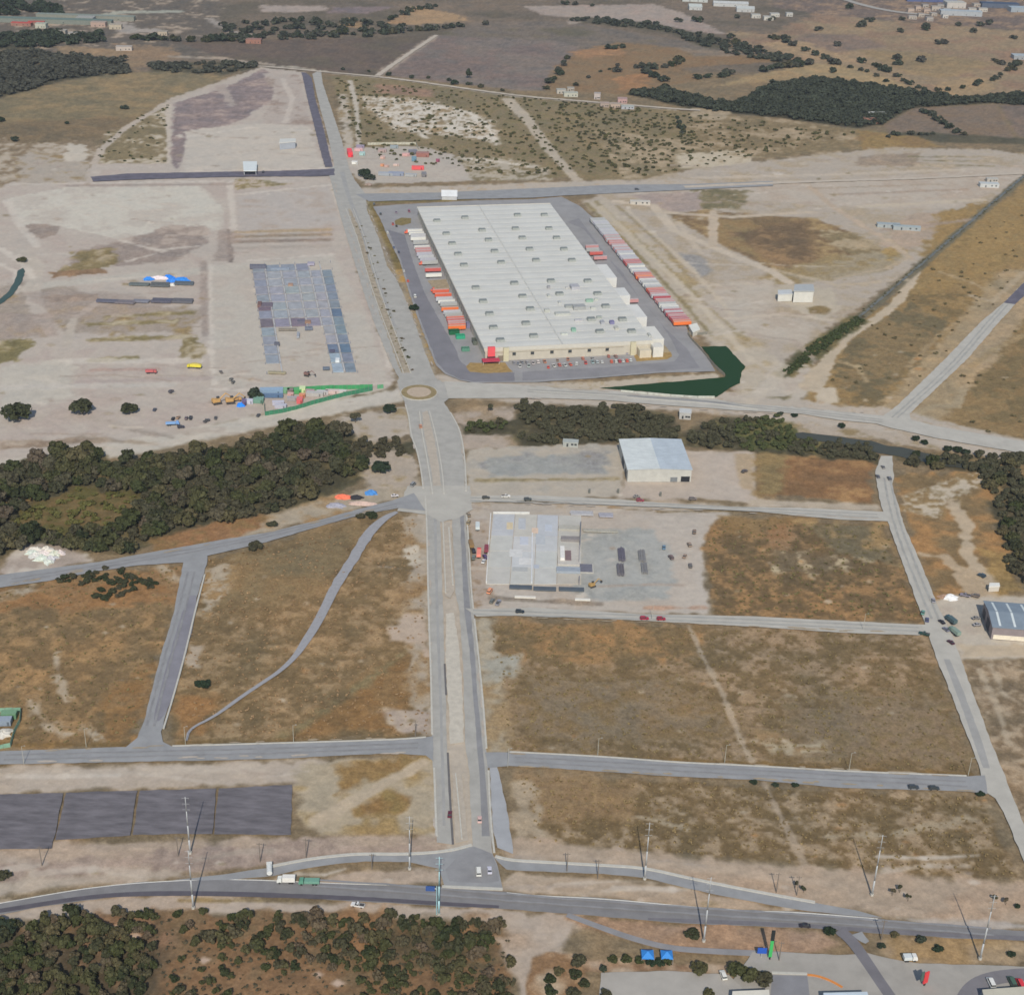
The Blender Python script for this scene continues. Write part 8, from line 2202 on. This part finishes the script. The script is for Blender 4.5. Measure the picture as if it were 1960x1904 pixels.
    X, Y = scatter([(-40, 70), (60, 64), (190, 66), (200, 84), (60, 92), (-40, 90)], 14, 53, .8)
    mass('western_woods', 'dark belt of trees below the teal roofed sheds', 'woods', X, Y, 7, 11, 'mass', F_FAR, 5, .8)
    X, Y = scatter([(-40, 8), (70, 6), (115, 14), (115, 30), (-40, 30)], 16, 59, .8)
    mass('western_woods', 'dark far grove above the teal roofed sheds', 'woods', X, Y, 7, 11, 'mass', F_FAR, 9, .8)
    X, Y = scatter([(285, 122), (470, 118), (495, 128), (450, 138), (330, 140), (285, 138)], 11, 54, .55)
    mass('thicket', 'dark thicket north of the olive field', 'thicket', X, Y, 5, 8, 'mass', F_FAR, 6, .7)
    X, Y = scatter([(420, 44), (700, 40), (800, 60), (700, 72), (440, 82)], 22, 55, .55)
    mass('thicket', 'scattered far trees below the far north fields', 'thicket', X, Y, 6, 10, 'mass', F_FAR, 7, .8)
    X, Y = scatter([(1100, 32), (1250, 45), (1420, 84), (1560, 120), (1545, 126), (1400, 106), (1260, 58), (1100, 42)], 15, 56, .8)
    mass('thicket', 'long low thicket below the pale far strip', 'thicket', X, Y, 6, 9, 'mass', F_FAR, 8, .6)
    X, Y = scatter([(1240, 30), (1640, 20), (1960, 40), (1960, 110), (1700, 90), (1400, 70)], 90, 57, .6)
    mass('thicket', 'thin scatter of far trees on the north east hills', 'thicket', X, Y, 5, 10, 'mass', F_FAR, 12, .8)
    # ---- ground cover nobody could count
    X, Y = scatter([(640, 150), (985, 184), (1330, 218), (1640, 256), (1440, 300), (1200, 342), (880, 330), (690, 292), (650, 200)], 6, 61, .17)
    mass('scrub_bushes', 'low olive scrub on the land north of the distribution centre', 'scrub', X, Y, 1.3, 3.2, 'mass', F_SCRUB, 13, .7, 40, .3)
    X, Y = scatter([(1060, 190), (1330, 225), (1320, 300), (1200, 340), (1120, 330)], 7, 62, .17)
    mass('scrub_bushes', 'dark low bushes beside the pale dirt path', 'scrub', X, Y, 1.5, 3.4, 'mass', F_OLIVE, 14, .7, 40, .3)
    X, Y = scatter([(205, 255), (322, 198), (328, 310), (185, 310)], 11, 63, .4)
    mass('scrub_bushes', 'olive scrub beside the ploughed mauve land', 'scrub', X, Y, 1.2, 2.6, 'mass', F_SCRUB, 15, .6, 36, .3)
    X, Y = scatter([(1640, 606), (1655, 612), (1560, 680), (1512, 716), (1500, 712), (1560, 655)], 2.6, 64, .95)
    mass('reeds', 'dark green reeds along the south end of the canal', 'reeds', X, Y, 1.3, 2.4, 'mass', F_REED, 16, .7, 36, .3)
    X, Y = scatter([(1960, 333), (1965, 338), (1850, 436), (1640, 612), (1636, 606), (1850, 428)], 3.0, 65, .6)
    mass('reeds', 'thin dark reeds along the straight canal', 'reeds', X, Y, .6, 1.3, 'mass', F_REED, 17, .7, 24, .3)
    X, Y = scatter([(1560, 640), (1745, 545), (1960, 380), (1960, 840), (1740, 796), (1600, 770)], 7, 66, .08, ([(1690, 806), (1745, 806), (1990, 580), (1990, 500), (1700, 780)],))
    mass('scrub_bushes', 'sparse scrub on the golden land beyond the canal', 'scrub', X, Y, 1, 2.4, 'mass', F_SCRUB, 18, .6, 30, .3)
    X, Y = scatter([(1376, 992), (1690, 1005), (1768, 1188), (1370, 1172), (1350, 1045)], 3.2, 67, .38)
    mass('dry_weeds', 'dry weeds on the brown block east of the building site', 'weeds', X, Y, .4, 1.1, 'mass', F_WEED, 19, .7, 14, .4)
    X, Y = scatter([(940, 1190), (1760, 1216), (1866, 1478), (1300, 1452), (965, 1432)], 2.9, 68, .36)
    mass('dry_weeds', 'dry weeds on the wide block between the cross streets', 'weeds', X, Y, .35, .95, 'mass', F_WEED, 20, .7, 14, .4)
    X, Y = scatter([(995, 1482), (1870, 1524), (1945, 1676), (1540, 1650), (1025, 1608)], 2.5, 69, .42)
    mass('dry_weeds', 'dry weeds on the southern block', 'weeds', X, Y, .35, .95, 'mass', F_WEED, 21, .7, 14, .4)
    X, Y = scatter([(400, 1068), (800, 985), (822, 1405), (345, 1420), (330, 1350)], 2.9, 70, .33)
    mass('dry_weeds', 'dry weeds on the western field with the gravel path', 'weeds', X, Y, .35, .95, 'mass', F_WEED, 22, .7, 14, .4)
    X, Y = scatter([(-40, 1130), (340, 1085), (255, 1418), (-40, 1420)], 3.0, 71, .32)
    mass('dry_weeds', 'dry weeds on the westernmost field', 'weeds', X, Y, .35, .95, 'mass', F_WEED, 23, .7, 14, .4)
    X, Y = scatter([(680, 430), (700, 430), (790, 700), (765, 715), (720, 560)], 5, 72, .5)
    mass('median_plants', 'small dry plants of the boulevard median and verge', 'plants', X, Y, .6, 1.3, 'mass', F_DRY, 24, .9, 20, .3)
    X, Y = scatter([(300, 1760), (560, 1755), (980, 1800), (995, 1920), (250, 1920)], 3.0, 73, .5)
    mass('undergrowth', 'low dry undergrowth of the scrub wood', 'undergrowth', X, Y, .5, 1.2, 'mass', F_GREY, 25, .7, 18, .34)
    X, Y = scatter([(0, 1015), (60, 965), (150, 935), (280, 948), (235, 996), (120, 1026)], 5.5, 74, .6)
    mass('undergrowth', 'yellow green undergrowth of the creek wood clearing', 'undergrowth', X, Y, 1.4, 3.4, 'mass', F_LIME, 26, .6, 40, .32)
    # dry saplings on the eastern bare strip
    for lb, x, y in (('dry sapling, westernmost on the eastern bare strip', 1522, 1698), ('pale dry sapling beside the westernmost one on the bare strip', 1538, 1706), ('dry sapling beside the steel pole on the bare strip, western', 1708, 1712), ('dry sapling beside the steel pole on the bare strip, middle', 1722, 1706), ('dry sapling beside the steel pole on the bare strip, eastern', 1738, 1722), ('dry sapling near the east edge of the bare strip, western', 1902, 1724), ('dry sapling near the east edge of the bare strip, eastern', 1925, 1730)):
        X, Y = G(x, y)
        tree('sapling', lb, 'sapling', X, Y, 1.3, 2.2, 'palm', 0, None, rr)
# ---------------------------------------------------------------- light, camera, air
def light():
    w = bpy.data.worlds.new('World')
    SC.world = w
    w.use_nodes = True
    nt = w.node_tree
    bg = nt.nodes['Background']
    sky = nt.nodes.new('ShaderNodeTexSky')
    sky.sky_type = 'NISHITA'
    sky.sun_disc = False
    el, az = math.radians(41.5), math.radians(1.8)   # sun behind the viewer
    sky.sun_elevation = el
    sky.sun_rotation = math.pi - az
    sky.altitude = 1900
    sky.air_density = 1.2
    sky.dust_density = 2.0
    sky.ozone_density = 1.0
    nt.links.new(sky.outputs[0], bg.inputs['Color'])
    bg.inputs['Strength'].default_value = SKY
    l = bpy.data.lights.new('sun', 'SUN')
    l.energy = SUN
    l.angle = math.radians(.53)
    l.color = (1.0, .955, .89)
    o = bpy.data.objects.new('sun', l)
    d = Vector((-math.sin(az) * math.cos(el), math.cos(az) * math.cos(el), -math.sin(el)))
    o.rotation_euler = d.to_track_quat('-Z', 'Y').to_euler()
    o.location = (0, -300, 900)
    link(o)


def camera():
    c = bpy.data.cameras.new('camera')
    c.sensor_fit = 'HORIZONTAL'
    c.sensor_width = 36
    c.lens = F / 1960 * 36
    c.clip_start = 5
    c.clip_end = 40000
    o = bpy.data.objects.new('camera', c)
    o.matrix_world = Matrix.Translation((0, 0, H)) @ Matrix.Rotation(math.pi / 2 - PITCH, 4, 'X') @ Matrix.Rotation(ROLL_SIGN * ROLL, 4, 'Z')
    link(o)
    SC.camera = o


SUN, SKY, EXPO, ROLL_SIGN = 3.0, 0.10, 0.17, 1


def haze(density):
    if not density:
        return
    m = bpy.data.materials.new('haze_air')
    m.use_nodes = True
    nt = m.node_tree
    nt.nodes.remove(nt.nodes['Principled BSDF'])
    v = nt.nodes.new('ShaderNodeVolumePrincipled')
    v.inputs['Color'].default_value = (.86, .90, .96, 1)
    v.inputs['Density'].default_value = density
    v.inputs['Anisotropy'].default_value = .2
    nt.links.new(v.outputs[0], nt.nodes['Material Output'].inputs['Volume'])
    mb = MB().box(0, 2500, -3, 9000, 7000, H + 40)
    o = obj('haze', mb.mesh('haze', m))
    tag(o, 'thin pale haze over the plain', 'haze', kind='stuff')


light()
camera()
build_ground()
roads()
_O, _A = distribution_centre()
buildings()
slab_site_west()
slab_site_east()
trailer_park(_O, _A)
things()
trees()
haze(4.5e-5)

SC.view_settings.view_transform = 'Standard'
SC.view_settings.look = 'None'
SC.view_settings.exposure = EXPO
SC.view_settings.gamma = 1
SC.cycles.max_bounces = 5
SC.cycles.diffuse_bounces = 2
SC.cycles.glossy_bounces = 2
SC.cycles.transmission_bounces = 2
SC.cycles.transparent_max_bounces = 4
SC.cycles.filter_width = 1.6
